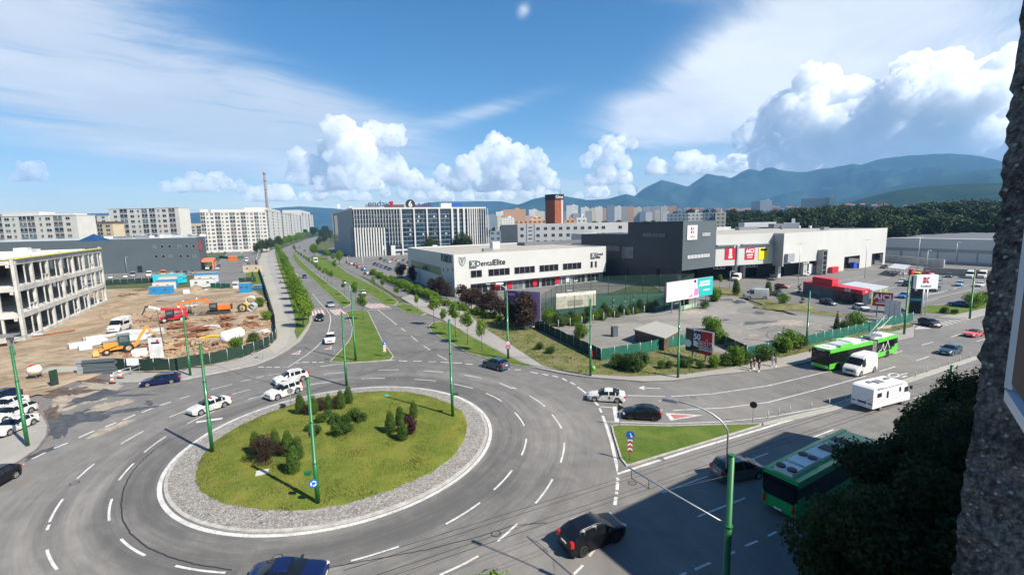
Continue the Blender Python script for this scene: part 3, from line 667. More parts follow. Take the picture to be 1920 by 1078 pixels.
def rlobes(seed, c, R_, H_, n, r0, r1, ez=1.0):
    rnd = random.Random(seed); L = []
    for i in range(n):
        a = rnd.random()*2*pi; t = rnd.random(); zz = (t-.5)*2; rr = math.sqrt(max(0, 1-zz*zz))*R_*rnd.uniform(.35, 1)
        L.append((c[0]+math.cos(a)*rr, c[1]+math.sin(a)*rr, c[2]+zz*H_, rnd.uniform(r0, r1), ez))
    return L
def trunk(h, r, seed, limbs=5, spread=1.2, lean=.0):
    rnd = random.Random(seed); b = MB(); top = Vector((rnd.uniform(-.1, .1)*h*.3+lean, rnd.uniform(-.1, .1)*h*.3, h))
    b.tube([(0, 0, -.1), (top.x*.2, top.y*.3, h*.35), (top.x*.6, top.y*.6, h*.7), top], [r*1.15, r*.85, r*.6, r*.2], 7)
    for i in range(limbs):
        t = rnd.uniform(.4, .85); a = rnd.random()*2*pi; p = Vector((top.x*t, top.y*t, h*t)); e = p+Vector((math.cos(a)*spread, math.sin(a)*spread, spread*rnd.uniform(.5, 1.1)))
        b.tube([p, (p+e)/2+Vector((0, 0, -.05)), e], [r*.42, r*.28, r*.08], 5)
    return b
PLANT = {}
def proto(key, name, crown_b, mat, trunk_b=None, cname='crown'):
    """a plant at the origin of its own space, kept as mesh data to be placed later"""
    PLANT[key] = (name, crown_b, mat, trunk_b, cname, [None])
def plant(key, p, s=1.0, rz=None, label=None, cat='tree', group=None, sz=None):
    name, cb, mat, tb, cname, cache = PLANT[key]
    rnd = random.random()*6.28 if rz is None else rz
    if cache[0] is None:
        if tb is None:
            o = cb.build(name, mat); 
        else:
            o = empty(name, (0, 0, 0), None, None); cb.build(cname, mat, o); tb.build('trunk', 'bark', o)
        cache[0] = o; c = o
    else: c = copy_tree(cache[0])
    c.location = p; c.rotation_euler = (0, 0, rnd); c.scale = (s, s, sz or s)
    for k in ('label', 'category', 'group'):
        if k in c: del c[k]
    tag(c, label, cat, group)
    return c
for i in range(3):
    proto('linden%d' % i, 'linden_tree', crown([(0, 0, 4.4, 1.9, 1.1), (0, 0, 5.6, 1.3, 1.1)]+rlobes(40+i, (0, 0, 4.6), 1.6, 1.6, 9, .8, 1.25), 3600, .17, 50+i, .5), 'leaf_fresh', trunk(5.5, .12, i, 6))
    proto('sapling%d' % i, 'young_tree', crown(rlobes(60+i, (0, 0, 3.7), .75, 1.1, 9, .35, .65), 1200, .13, 70+i, .8), 'leaf_fresh', trunk(4.0, .05, i+5, 5, .6))
    proto('thuja%d' % i, 'thuja', crown([(0, 0, .75, .66, 1.2), (0, 0, 1.3, .60, 1.2), (0, 0, 1.85, .47, 1.2), (.04, 0, 2.35, .33, 1.4)]+rlobes(80+i, (0, 0, 1.3), .35, .8, 6, .25, .38, 1.3), 9000, .065, 90+i, .22, .6, .7), 'leaf_thuja')
    proto('park%d' % i, 'park_tree', crown([(0, 0, 10, 4.5, 1.0), (0, 0, 14, 3.5, .9)]+rlobes(100+i, (0, 0, 11), 4.2, 4.2, 16, 1.8, 3.3), 3800, .55, 110+i, .4, .7), 'leaf_park', trunk(12, .4, i+9, 7, 3))
    proto('shrub%d' % i, 'shrub', crown(rlobes(120+i, (0, 0, .75), .8, .45, 9, .35, .65), 2600, .085, 130+i, .6), 'leaf_mid')
    proto('freshbush%d' % i, 'shrub', crown(rlobes(140+i, (0, 0, 1.1), .9, .8, 10, .45, .8), 2400, .12, 150+i, .7), 'leaf_fresh')
    proto('darktree%d' % i, 'garden_tree', crown([(0, 0, 4.2, 2.0)]+rlobes(160+i, (0, 0, 4.2), 1.8, 1.8, 9, .9, 1.4), 3000, .20, 170+i, .5), 'leaf_dark', trunk(4.5, .14, i+3, 6))
    proto('plum%d' % i, 'purple_plum_tree', crown(rlobes(180+i, (0, 0, 2.9), 1.5, 1.6, 14, .7, 1.2), 3600, .15, 190+i, .55), 'leaf_plum', trunk(3, .1, i+4, 6))
    proto('conifer%d' % i, 'conifer', crown([(0, 0, 1.0+k*.9, 1.15-.13*k, .8) for k in range(8)], 2600, .17, 200+i, .5, .6), 'leaf_dark', trunk(7.5, .12, i, 0))
    proto('barberry%d' % i, 'barberry_bush', crown(rlobes(210+i, (0, 0, .95), .75, .6, 12, .35, .6), 4200, .07, 220+i, .7, 1.0, .5), 'leaf_plum')
    proto('redbush%d' % i, 'purple_shrub', crown(rlobes(230+i, (0, 0, .8), .35, .6, 7, .28, .42), 2200, .07, 240+i, .6), 'leaf_purple')
# ------------------------------------------------------------------ buildings
def V2(p): return Vector((p[0], p[1]))
class Wall:
    """an upright plane through two ground points; places on it read from the photograph"""
    def __init__(s, A, B):
        s.A = V2(A); s.B = V2(B); s.u = (s.B-s.A).normalized(); s.n = Vector((s.u.y, -s.u.x))
        if s.n.dot(-s.A) < 0: s.n = -s.n
        s.u3 = Vector((s.u.x, s.u.y, 0)); s.n3 = Vector((s.n.x, s.n.y, 0)); s.L = (s.B-s.A).length
    def sz(s, px, py):
        d = ray(px, py); den = d.x*s.n.x+d.y*s.n.y; t = s.A.dot(s.n)/den
        p = Vector((d.x*t, d.y*t, H+d.z*t)); return (V2(p)-s.A).dot(s.u), p.z
    def P(s, a, z, off=0.0): q = s.A+s.u*a+s.n*off; return Vector((q.x, q.y, z))
    def rect(s, x0, y0, x1, y1):
        """wall rectangle seen between two corners given in the photograph"""
        a0, z0 = s.sz(x0, y0); a1, z1 = s.sz(x1, y1); return min(a0, a1), min(z0, z1), max(a0, a1), max(z0, z1)
    def slab(s, mb, a0, z0, a1, z1, d0, d1, mi=0):
        c = s.P((a0+a1)/2, (z0+z1)/2, (d0+d1)/2); mb.box(c, (abs(a1-a0), abs(d1-d0), abs(z1-z0)), math.atan2(s.u.y, s.u.x), mi)
M('glass_dark', (.012, .014, .017), .12, spec=.4, var=.3, scale=.4); M('glass_blue', (.012, .035, .06), .10, spec=.35, var=.6, scale=.25)
M('glass_grey', (.10, .12, .13), .15, spec=.6, var=.3, scale=.5)
M('window_frame', (.30, .30, .30), .5); M('white_frame', (.75, .75, .73), .5)
M('render_white', (.53, .51, .465), .85, var=.05, scale=.15); M('render_cream', (.52, .42, .28), .85, var=.06, scale=.2); M('render_grey', (.32, .33, .33), .8, var=.08, scale=.2)
M('clad_white', (.52, .515, .49), .5, var=.04, scale=.12); M('clad_dark', (.030, .036, .044), .5, var=.10, scale=.15); M('clad_slate', (.085, .105, .115), .6, var=.06, scale=.15); M('clad_grey', (.30, .31, .32), .55, var=.06, scale=.2)
M('concrete', (.47, .455, .415), .9, var=.2, scale=.5, bump=.2); M('concrete_dark', (.20, .19, .17), .9, var=.2, scale=.4)
M('brick_red', (.30, .085, .04), .85, var=.14, scale=.6); M('roof_tile', (.27, .10, .06), .9, var=.2, scale=.5); M('roof_gravel', (.36, .33, .28), .95, var=.15, scale=.6)
M('roof_grey', (.15, .155, .16), .8, var=.1); M('metal_light', (.55, .56, .57), .4, metal=.3); M('metal_grey', (.25, .26, .27), .45, metal=.4)
M('void_shade', (.022, .02, .02), .9, var=.4, scale=.4); M('brown_dark', (.10, .06, .045), .8, var=.3, scale=.5)
M('sign_red', (.50, .015, .03), .45, var=.04); M('sign_white', (.82, .82, .80), .5, var=.03); M('sign_yellow', (.75, .65, .02), .5, var=.1); M('sign_black', (.02, .02, .022), .5)
M('sign_navy', (.02, .035, .12), .5); M('sign_teal', (.02, .40, .38), .55, var=.05); M('sign_purple', (.07, .02, .10), .6); M('sign_lilac', (.22, .15, .30), .6, var=.08); M('sign_pink', (.72, .60, .72), .6, var=.05); M('sign_magenta', (.62, .18, .42), .6)
M('sign_cream', (.62, .60, .48), .8, var=.22, scale=1.5); M('sign_orange', (.7, .2, .08), .5); M('skin', (.55, .34, .25), .6); M('green_text', (.01, .05, .045), .5)
def pane(w, par, a0, z0, a1, z1, frame=.08, gm='glass_dark', fm='window_frame', mull=0, out=.0):
    """one window: a frame part with its glass as a sub-part"""
    b = MB()
    for (p, q, r_, s_) in ((a0, z0, a0+frame, z1), (a1-frame, z0, a1, z1), (a0+frame, z0, a1-frame, z0+frame), (a0+frame, z1-frame, a1-frame, z1)): w.slab(b, p, q, r_, s_, out-.05, out+.07)
    for k in range(mull):
        m_ = lerp(a0, a1, (k+1)/(mull+1)); w.slab(b, m_-frame/2, z0+frame, m_+frame/2, z1-frame, out-.05, out+.06)
    f = b.build('window', fm, par); g = MB(); w.slab(g, a0+frame*.5, z0+frame*.5, a1-frame*.5, z1-frame*.5, out-.04, out+.03); g.build('glass', gm, f); return f

# --- glass office block beside the boulevard
A, B, Cc = (-113.8, 339.1), (-20, 380), (-167, 441)
w = Wall(A, B); wl = Wall(A, Cc); zt = HZ(A, 389.5)
of = empty('office_building', (A[0], A[1], 0), 'glass office block with white vertical fins and rooftop letters beside the boulevard', 'office building')
back = V2(Cc)+(V2(B)-V2(A))
def quadp(b, P4, z0, z1, mi=0): b.prism([V2(q) for q in P4], z0, z1, mi)
i_ = w.n*-.5
b = MB(); quadp(b, [V2(A)-w.n*.6, V2(B)-w.n*.6, back, Cc], 0, zt-1.2); b.build('wall', 'render_grey', of)
b = MB(); quadp(b, [V2(A)-w.n*.02+w.u*.1, V2(B)-w.n*.02, V2(B)-w.n*.6, V2(A)-w.n*.6+w.u*.1], 3.5, zt-2.4); 
b.build('glass_curtain', 'glass_blue', of)
b = MB(); quadp(b, [V2(A)+w.n*1.0, V2(B)+w.n*1.0, back+w.n*.3, V2(Cc)+w.n*.3], zt-1.2, zt); b.build('parapet', 'clad_white', of)
b = MB()
for k in range(9): w.slab(b, 1, 3.6+k*3.3, w.L-1, 3.6+k*3.3+.5, .0, .06)
for k in range(30): w.slab(b, 2+k*3.3, 3.5, 2.12+k*3.3, zt-2.4, .0, .10)
b.build('spandrels', 'metal_grey', of)
a_, z_ = w.sz(664, 430)
for k in range(12):      # thick white fins of the lower left half
    s0, zz = w.sz(663.5+k*5.0, 427); b = MB(); w.slab(b, s0, 0, s0+.95, zz, .3, 1.5); b.build('fin', 'clad_white', of)
for k in range(17):      # thin fins above and to the right
    s0, _ = w.sz(663+k*5.35, 405); zb = w.sz(700, 427)[1] if k < 12 else w.sz(738, 458)[1]; b = MB(); w.slab(b, s0, zb, s0+.30, zt-1.2, .3, 1.1); b.build('fin', 'clad_white', of)
for px in (753, 777, 801, 824, 848, 859, 870):
    s0, _ = w.sz(px, 430); b = MB(); ww = 1.05 if px < 840 else 1.6; w.slab(b, s0-ww/2, 0, s0+ww/2, zt-1.2, .2, 1.4); b.build('pilaster', 'clad_white', of)
for k in range(10):
    s0, _ = w.sz(876+k*4.2, 430); b = MB(); w.slab(b, s0, 4, s0+(.9 if k < 5 else .45), zt-1.2, .3, 1.3); b.build('fin', 'clad_white', of)
b = MB(); r = w.rect(720, 470, 742, 458); w.slab(b, *[w.sz(733, 472)[0], 0, w.sz(741, 470)[0], 7.5], .1, 1.2); w.slab(b, w.sz(741, 470)[0], 3.2, w.sz(850, 470)[0], 4.4, .1, .9); w.slab(b, w.sz(718, 470)[0], 4.4, w.sz(724, 470)[0], 7.4, .1, 1.0)
b.build('entrance_wall', 'clad_white', of)
b = MB(); w.slab(b, w.sz(725, 470)[0], 0, w.sz(732, 470)[0], 7.4, .1, .4); b.build('door', 'glass_dark', of)
random.seed(8)
for k in range(26):      # opening lights and blinds of varied tone
    s0 = w.sz(random.choice([760, 766, 785, 792, 808, 816, 835]), 430)[0]+random.uniform(-1, 1); z0 = 4.6+random.randrange(8)*3.3; b = MB(); w.slab(b, s0, z0, s0+1.1, z0+1.5, .04, .12); b.build('window', random.choice(['glass_grey', 'metal_light', 'glass_blue']), of)
for k, (x0, x1) in enumerate(((700, 712), (714, 722))): pass
for px in (703, 716, 728):
    s0, z0 = w.sz(px, 407); b = MB(); w.slab(b, s0, z0, s0+2.6, z0+1.2, .04, .13); b.build('window', 'glass_grey', of)
wl2 = wl; b = MB()
for (p, q, r_, s_) in ((636, 412, 647, 430), (650, 392, 657, 480)): pass
b = MB(); a0, z0, a1, z1 = wl2.rect(627, 405, 636, 452); wl2.slab(b, a0, z0, a1, z1, .02, .2); b.build('mirror_glazing', 'glass_grey', of)
b = MB(); wl2.slab(b, wl2.L*.93, 3, wl2.L, zt-1.5, .02, .25); b.build('glazing', 'glass_dark', of); b = MB(); wl2.slab(b, 2, 2, 8, 18, .02, .2); b.build('glazing', 'glass_dark', of)
for k in range(4): b = MB(); wl2.slab(b, 2+k*2.2, 0, 2.5+k*2.2, w.sz(664, 427)[1], .2, .9); b.build('fin', 'clad_grey', of)
# rooftop plant and letters
for (x0, x1, y0, y1, mt_) in ((688, 712, 390, 384, 'metal_grey'), (725, 760, 390, 384.5, 'brown_dark'), (634, 638, 392, 386, 'sign_white'), (655, 662, 390, 387, 'metal_light'), (830, 850, 389, 381, 'clad_white')):
    a0, z0 = w.sz(x0, y0); a1, z1 = w.sz(x1, y1)
    b = MB(); w.slab(b, a0, zt-.3, a1, zt+ (y0-y1)*.42, -9, -5); b.build('roof_unit', mt_, of)
s0, z0 = w.sz(713, 383.5); text('endava', 6.2, w.P(s0, z0+.3, .5), w.u3, (0, 0, 1), 'sign_navy', of, ext=.2, squeeze=1.05, bold=.04)
s1, z1 = w.sz(733.5, 384); b = MB(); w.slab(b, s1-1.4, z1-1.6, s1+1.4, z1+2.6, .2, .5); b.build('emblem', 'sign_red', of)
s0, z0 = w.sz(769, 384); b = MB(); b.disc(w.P(s0, z0+.3, .4), 3.6, 28, 0, w.n3, .4); b.build('sign_disc', 'sign_black', of); text('6', 6.0, w.P(s0, z0+.3, .8), w.u3, (0, 0, 1), 'sign_white', of, ext=.1, bold=.05)
s0, z0 = w.sz(791, 385); text('mnemonic', 4.0, w.P(s0, z0, .5), w.u3, (0, 0, 1), 'sign_purple', of, ext=.2, squeeze=1.0) if False else None
for k in range(9): b = MB(); s0, z0 = w.sz(777+k*3.6, 385); w.slab(b, s0, z0-1.2, s0+1.0, z0+(1.5 if k in (2, 5, 7) else .5), .2, .5); b.build('lettering', 'sign_purple', of)
s0, z0 = w.sz(857, 384); b = MB(); w.slab(b, s0-4, z0-1, s0+4, z0+1, .2, .6); b.build('roof_sign', MATS.get('sign_blue') or M('sign_blue', (.02, .08, .45), .5), of)

# --- clinic block
A, B, Cc = (-17.1, 137.8), (34.3, 168.6), (-42.5, 191)
w = Wall(A, B); wl = Wall(A, Cc); zt = HZ(A, 477.6)
cl = empty('clinic_building', (A[0], A[1], 0), 'white two storey dental clinic with strip windows, shield emblem and flat gravel roof', 'clinic')
back = V2(Cc)+(V2(B)-V2(A)); zf = w.sz(1000, 522)[1]
P4 = [V2(A), V2(B), back, V2(Cc)]
b = MB(); quadp(b, P4, zf, zt-.7); b.build('upper_wall', 'clad_white', cl)
b = MB(); Ai = V2(A)+w.u*5.2; quadp(b, [V2(A), Ai, Ai-w.n*6, V2(Cc)+w.u*5, V2(Cc)], 0, zf, 0); b.build('corner_wall', 'clad_white', cl)
b = MB(); quadp(b, [Ai-w.n*1.6, V2(B)-w.n*1.6, back, V2(Cc)+w.u*5.1, Ai-w.n*6.1+w.u*.1], 0, zf); b.build('ground_floor', 'clad_grey', cl)
b = MB(); quadp(b, inset(P4, .5), zt-.7, zt-.35); b.build('roof', 'roof_gravel', cl)
b = MB(); q4 = P4; i4 = inset(P4, .5)
for k in range(4): j = (k+1) % 4; quadp(b, [q4[k], q4[j], i4[j], i4[k]], zt-.7, zt)
b.build('parapet', 'clad_white', cl)
for (x0, y0, x1, y1, mu) in ((882, 505, 904, 518, 1), (915, 501.5, 956, 515, 3), (964, 498.6, 1003, 512.5, 3), (1011, 495, 1047, 508, 3), (1055, 491, 1090, 504.5, 3), (1107, 489, 1111.5, 501, 0), (1115, 488, 1119, 500, 0)):
    a0 = w.sz(x0, y0)[0]; a1 = w.sz(x1, y1)[0]; z1 = w.sz((x0+x1)/2, (y0*1.0)+(-1 if x1-x0 > 30 else 0))[1]; zz = w.sz(957, 508.3)[1]; pane(w, cl, a0, zz-1.15, a1, zz+1.15, .12, 'glass_dark', 'window_frame', mu)
for k in range(8):
    a0 = 6+k*6.6; pane(w, cl, a0, .25, a0+5.9, zf-.5, .15, ('glass_dark', 'glass_grey')[k % 3 == 2], 'white_frame' if k > 4 else 'window_frame', 2, out=-1.55)
for (x, c, h_) in ((935, 'sign_red', 3.4), (960, 'sign_red', 3.2), (1007, 'sign_red', 3.2), (1050, 'sign_red', 3.2), (1069, 'sign_white', 2.2), (1084, 'sign_white', 2.2)):
    a0 = w.sz(x, 525)[0]; b = MB(); w.slab(b, a0-.8, .9, a0+.8, .9+h_, -1.45, -1.3); b.build('banner', c, cl)
b = MB(); a0 = w.sz(1084, 524)[0]; b.disc(w.P(a0, 2.2, -1.2), .8, 20, 0, w.n3, .06); b.build('banner_roundel', 'sign_navy', cl)
b = MB(); a0, z0 = w.sz(936, 529); w.slab(b, a0-1.3, zf-.9, a0+1.3, zf-.4, -.2, .3); b.build('canopy_sign', 'sign_white', cl)
a0, z0 = w.sz(886.5, 495.5); b = MB(); w.slab(b, a0-1.15, z0-1.1, a0+1.15, z0+1.1, .02, .25); lg = b.build('logo_box', 'glass_grey', cl)
text('X', 2.0, w.P(a0, z0, .28), w.u3, (0, 0, 1), 'sign_white', lg, 'logo_letter', .03)
a0, z0 = w.sz(908.5, 493.8); text('Dental', 2.3, w.P(a0, z0, .1), w.u3, (0, 0, 1), 'sign_black', cl, ext=.06, squeeze=1.0)
a0, z0 = w.sz(936, 491.5); text('Elite', 2.5, w.P(a0, z0, .1), w.u3, (0, 0, 1), 'sign_black', cl, ext=.06, squeeze=1.0, bold=.03)
a0, z0 = w.sz(1111.5, 479.5); b = MB(); w.slab(b, a0-1.05, z0-1, a0+1.05, z0+1, .02, .25); lg = b.build('logo_box', 'glass_grey', cl); text('X', 1.8, w.P(a0, z0, .28), w.u3, (0, 0, 1), 'sign_white', lg, 'logo_letter', .03)
a0, z0 = w.sz(1123.5, 476.5); text('Dental', 1.25, w.P(a0, z0, .1), w.u3, (0, 0, 1), 'sign_black', cl, ext=.05); text('Elite', 1.25, w.P(a0-.6, z0-1.05, .1), w.u3, (0, 0, 1), 'sign_black', cl, ext=.05, bold=.02)
a0, z0 = w.sz(866.5, 490.5)
b = MB(); sh = [(-1.1, 1.4), (-1.1, .1), (-.8, -.7), (0, -1.5), (.8, -.7), (1.1, .1), (1.1, 1.4), (0, 1.15)]
b.add([w.P(a0+x, z0+z, .12) for x, z in sh]+[w.P(a0+x*.8, z0+z*.8+.05, .12) for x, z in sh], [(i, (i+1) % 8, 8+(i+1) % 8, 8+i) for i in range(8)]); b.add([w.P(a0+x, z0+z, .13) for x, z in ((-.6, .9), (-.2, .9), (0, -.2), (.2, .9), (.6, .9), (0, -.9))], [(0, 1, 2, 5), (2, 3, 4, 5)]); b.build('shield_emblem', 'metal_grey', cl)
a0 = wl.sz(772, 500)[0]; a1 = wl.sz(827, 500)[0]; zz = wl.sz(800, 500.5)[1]; pane(wl, cl, min(a0, a1), zz-1.5, max(a0, a1), zz+1.2, .12, 'glass_grey', 'window_frame', 9)
for px in (831.5, 840, 849): a0, z0 = wl.sz(px, 506); pane(wl, cl, a0-.35, z0-.6, a0+.35, z0+.6, .07)
a0, z0 = wl.sz(837, 485.6); text('FUREX', 3.2, wl.P(a0, z0, .1), -wl.u3, (0, 0, 1), 'green_text', cl, ext=.08, squeeze=1.12, bold=.06)
for (px, py, sx, sy, sz_, mt_) in ((928, 466, 3.0, 2.4, 2.6, 'clad_white'), (914, 471, 3.6, 1.4, 1.0, 'metal_grey'), (815, 463, 2, 1, .8, 'metal_light')):
    p = G(px, py, zt-.3); b = MB(); b.box((p.x, p.y, zt-.35+sz_/2), (sx, sy, sz_), .5); b.build('roof_unit', mt_, cl)
b = MB(); p = G(1040, 458, zt-.3); b.box((p.x, p.y+4, zt+.3), (34, 6, 1.2), .54); b.build('roof_ridge', 'roof_grey', cl)

# --- shopping hall: dark corner block, white upper walls on columns, long white flank
mall = empty('shopping_hall', (54.4, 148, 0), 'large white and charcoal shopping hall raised on columns behind the car park', 'shopping hall')
c0 = V2((54.4, 148)); c1 = V2((69.5, 158.5)); wr = Wall(c0, c1); wd = Wall(c0, (28.4, 187)); ub = (V2((28.4, 187))-c0).normalized()
c2 = c0+ub*22.8; c3 = c0+ub*47.3; zd = 21.3; zb = 5.6
b = MB(); quadp(b, [c0, c1, c1+ub*22.8, c2], zb, zd); quadp(b, [c2+ub*.01, c1+ub*22.8, c1+ub*47, c3], 0.1, 17.0); b.build('corner_block', 'clad_dark', mall)
b = MB(); wr.slab(b, .02, zb+.02, wr.L-.02, zd-.02, .0, .06); b.build('front_cladding', 'clad_slate', mall)
b = MB(); wd.slab(b, 1.5, .1, 46, zb+.02, -2, -.3); b.build('side_wall', 'clad_dark', mall)
for (x0, y0, x1, y1, ww) in ((1205, 437, 1249, 444.5, wd), (1288, 477, 1331, 483.5, wr), (1316, 436, 1332, 442.5, wr)):
    a0, z0, a1, z1 = ww.rect(x0, y1, x1, y0); zc = ww.sz((x0+x1)/2, (y0+y1)/2)[1]; pane(ww, mall, a0, zc-.75, a1, zc+.75, .12, 'metal_light' if ww is wr else 'glass_grey', 'sign_black', 6, out=.08)
for (x0, y0, x1, y1) in ((1166, 463, 1188, 484), (1137, 461, 1162, 470)): a0, z0, a1, z1 = wd.rect(x0, y1, x1, y0); pane(wd, mall, a0, z0, a1, z1, .12, 'glass_grey', 'clad_slate', 4, out=.05)
a0, z0, a1, z1 = wr.rect(1287, 449.5, 1306, 423); zc = (z0+z1)/2; b = MB(); wr.slab(b, a0, zc-2.3, a1, zc+2.3, .08, .35); sg = b.build('logo_panel', 'sign_white', mall)
def kmark(w_, a, z, s_, off, par, mat='sign_red'):
    b = MB()
    w_.slab(b, a-s_*.5, z+.06*s_, a-s_*.08, z+s_*.5, off, off+.04); w_.slab(b, a-s_*.5, z-s_*.5, a-s_*.08, z-.06*s_, off, off+.04)
    for t in (1, -1): b.add([w_.P(a-.02*s_, z+t*.05*s_, off+.04), w_.P(a+s_*.22, z+t*.5*s_, off+.04), w_.P(a+s_*.55, z+t*.5*s_, off+.04), w_.P(a+s_*.2, z+t*.05*s_, off+.04)], [(0, 1, 2, 3)])
    b.build('logo_mark', mat, par)
kmark(wr, (a0+a1)/2, zc+.7, 2.0, .37, sg); text('Kaufland', .85, wr.P((a0+a1)/2, zc-1.2, .40), wr.u3, (0, 0, 1), 'sign_red', sg, 'lettering', .01)
e0, e1, e2, e3 = V2((70.3, 160)), V2((94, 167)), V2((95, 162.4)), V2((168, 208.6)); zw = 16.4
w1 = Wall(e0, e1); w2 = Wall(e2, e3); w12 = Wall(e1, e2)
b = MB(); bk = [e3+V2((-30, 55)), e0+ub*75]
b.prism([e0, e1, e2, e3]+bk, zb, zw-.6, 0); b.build('upper_wall', 'clad_white', mall)
b = MB(); ins = inset([e0, e1, e2, e3]+bk, .5); b.prism(ins, zw-.6, zw-.25); b.build('roof', 'roof_gravel', mall)
b = MB(); o6 = [e0, e1, e2, e3]+bk
for k in range(6): j = (k+1) % 6; b.prism([o6[k], o6[j], ins[j], ins[k]], zw-.6, zw)
b.build('parapet', 'clad_white', mall)
b = MB(); w12.slab(b, .1, zb, w12.L-.1, zw-.6, .01, .08); w12.slab(b, .1, 4.8, w12.L-.1, zb, -.6, .08); b.build('recess_cladding', 'clad_grey', mall)
b = MB(); a0, z0 = w1.sz(1384, 455); zl = w1.sz(1400, 459)[1]
w1.slab(b, 0, zl, a0-1.2, zl+.35, .02, .9); w1.slab(b, a0+1.2, zl, w1.L, zl+.35, .02, .9); w1.slab(b, a0-.7, zb, a0-.1, zl, .02, .5); b.build('ledge', 'clad_grey', mall)
# posters on the front
for (x0, x1, c) in ((1359, 1379, 'sign_red'), (1396.5, 1414.5, 'sign_red'), (1422, 1440, 'sign_yellow')):
    a0, a1 = w1.sz(x0, 477)[0], w1.sz(x1, 475)[0]; zc = w1.sz((x0+x1)/2, 475.5)[1]; b = MB(); w1.slab(b, a0, zc-2.05, a1, zc+2.0, .02, .14); q = b.build('poster', c, mall); ac = (a0+a1)/2
    if x0 == 1396.5: text('AICI', 1.9, w1.P(ac, zc+.9, .16), w1.u3, (0, 0, 1), 'sign_white', q, ext=.01, bold=.05); b = MB(); w1.slab(b, ac-1.3, zc-.7, ac+1.3, zc-.25, .14, .17); w1.slab(b, ac-1.1, zc-1.45, ac+1.1, zc-1.2, .14, .17); b.build('lettering', 'sign_white', q)
    elif x0 == 1359: b = MB(); w1.slab(b, ac-.55, zc+.1, ac+.55, zc+1.6, .14, .17); w1.slab(b, ac-.65, zc-.8, ac+.65, zc-.1, .14, .17); w1.slab(b, ac-.8, zc-1.6, ac+.8, zc-1.0, .14, .17); b.build('lettering', 'sign_white', q)
    else: b = MB(); w1.slab(b, ac-1.3, zc+1.0, ac+1.4, zc+1.8, .14, .17); b.build('lettering', 'sign_black', q)
# undercroft with columns; its near-black back wall stands in for shade
b = MB(); b.prism([e0+w1.n*-9, e1+w1.n*-9, e2+w2.n*-9+w2.u*0, e2+w2.u*30-w2.n*9, e2+w2.u*30-w2.n*11, e1-w1.n*11, e0-w1.n*11], .1, zb); b.prism([c0-wr.n*9, c1-wr.n*9, c1-wr.n*10, c0-wr.n*10], .1, zb); b.build('undercroft_wall', 'void_shade', mall)
for (px, py) in ((1305, 517), (1333, 516), (1385, 511.5), (1448, 511), (1468, 513)):
    p = G(px, py, .1); ww = wr if px < 1340 else w1; q = V2(p); q = ww.A+ww.u*(q-ww.A).dot(ww.u)-ww.n*.9
    b = MB(); b.box((q.x, q.y, zb/2), (1.3, 1.3, zb), math.atan2(ww.u.y, ww.u.x)); b.box((q.x, q.y, zb-.5), (2.4, 1.8, .9), math.atan2(ww.u.y, ww.u.x)); b.build('column', 'clad_white', mall)
for px in (1345, 1352, 1360, 1405, 1413, 1421): a0, z0 = w1.sz(px, 500); pane(w1, mall, a0-.7, zb-1.1, a0+.7, zb-.1, .09, 'glass_dark', 'white_frame', 0, out=-1.0)
# lower part of the long flank
a0 = w2.sz(1531, 500)[0]; a1 = w2.sz(1582, 500)[0]; a2 = w2.sz(1611, 500)[0]; a3 = w2.sz(1634, 490)[0]; a4 = w2.sz(1655, 490)[0]
b = MB(); w2.slab(b, a0+3.2, 0.1, a1, zb+.01, -.3, -.0); w2.slab(b, a2, .1, a3, zb+.01, -.3, 0); w2.slab(b, a4, .1, w2.L, zb+.01, -.3, 0); b.build('lower_wall', 'clad_white', mall)
for q_ in ((a0-12, a0+3, -6), (a1, a2, -4.4), (a3, a4, -3.4)): b = MB(); w2.slab(b, q_[0], .1, q_[1], zb, q_[2], q_[2]+.4); b.build('recess_wall', 'clad_dark', mall)
b = MB(); w2.slab(b, a0, .1, a0+.4, 9.5, .02, 2); w2.slab(b, a0+3, .1, a0+3.4, 9.5, .02, 2)
for k in range(5): w2.slab(b, a0+.4, 1.8+k*1.8, a0+3, 2.0+k*1.8, .1, 1.9)
b.build('stair_tower', 'metal_grey', mall)
b = MB(); w2.slab(b, 1, 6.2, 5.5, 9.2, .02, 1.2); b.build('wall_box', 'clad_grey', mall)
for px, c in ((1515, 'sign_white'), (1527, 'sign_white'), (1537, 'sign_red')): s0 = w2.sz(px, 500)[0]; b = MB(); w2.slab(b, s0-1.4, .5, s0+1.4, 4.2, -1.5, -1.2); b.build('poster', c, mall)
b = MB(); s0 = w2.sz(1558, 505)[0]; w2.slab(b, s0-2.6, .2, s0+2.6, 2.4, .3, 1.6); b.build('trolley_store', 'sign_red', mall)
for k, (px, py, sx, sy, sz_) in enumerate(((1420, 426, 26, 5, 3.2), (1466, 427, 16, 4, 2.4), (1352, 431, 9, 4, 1.6), (1546, 431, 3, 2, 1.2), (1498, 428, 1.2, 1.2, 1.4), (1466, 430, 1, 1, 1), (1519, 429, 1, 1, 1.6), (1400, 431, 12, 3, 1.5))):
    p = G(px, py, zw-.2); b = MB(); b.box((p.x, p.y, zw-.25+sz_/2), (sx, sy, sz_), .3); b.build('roof_unit', ('metal_light', 'metal_grey')[k % 2], mall)
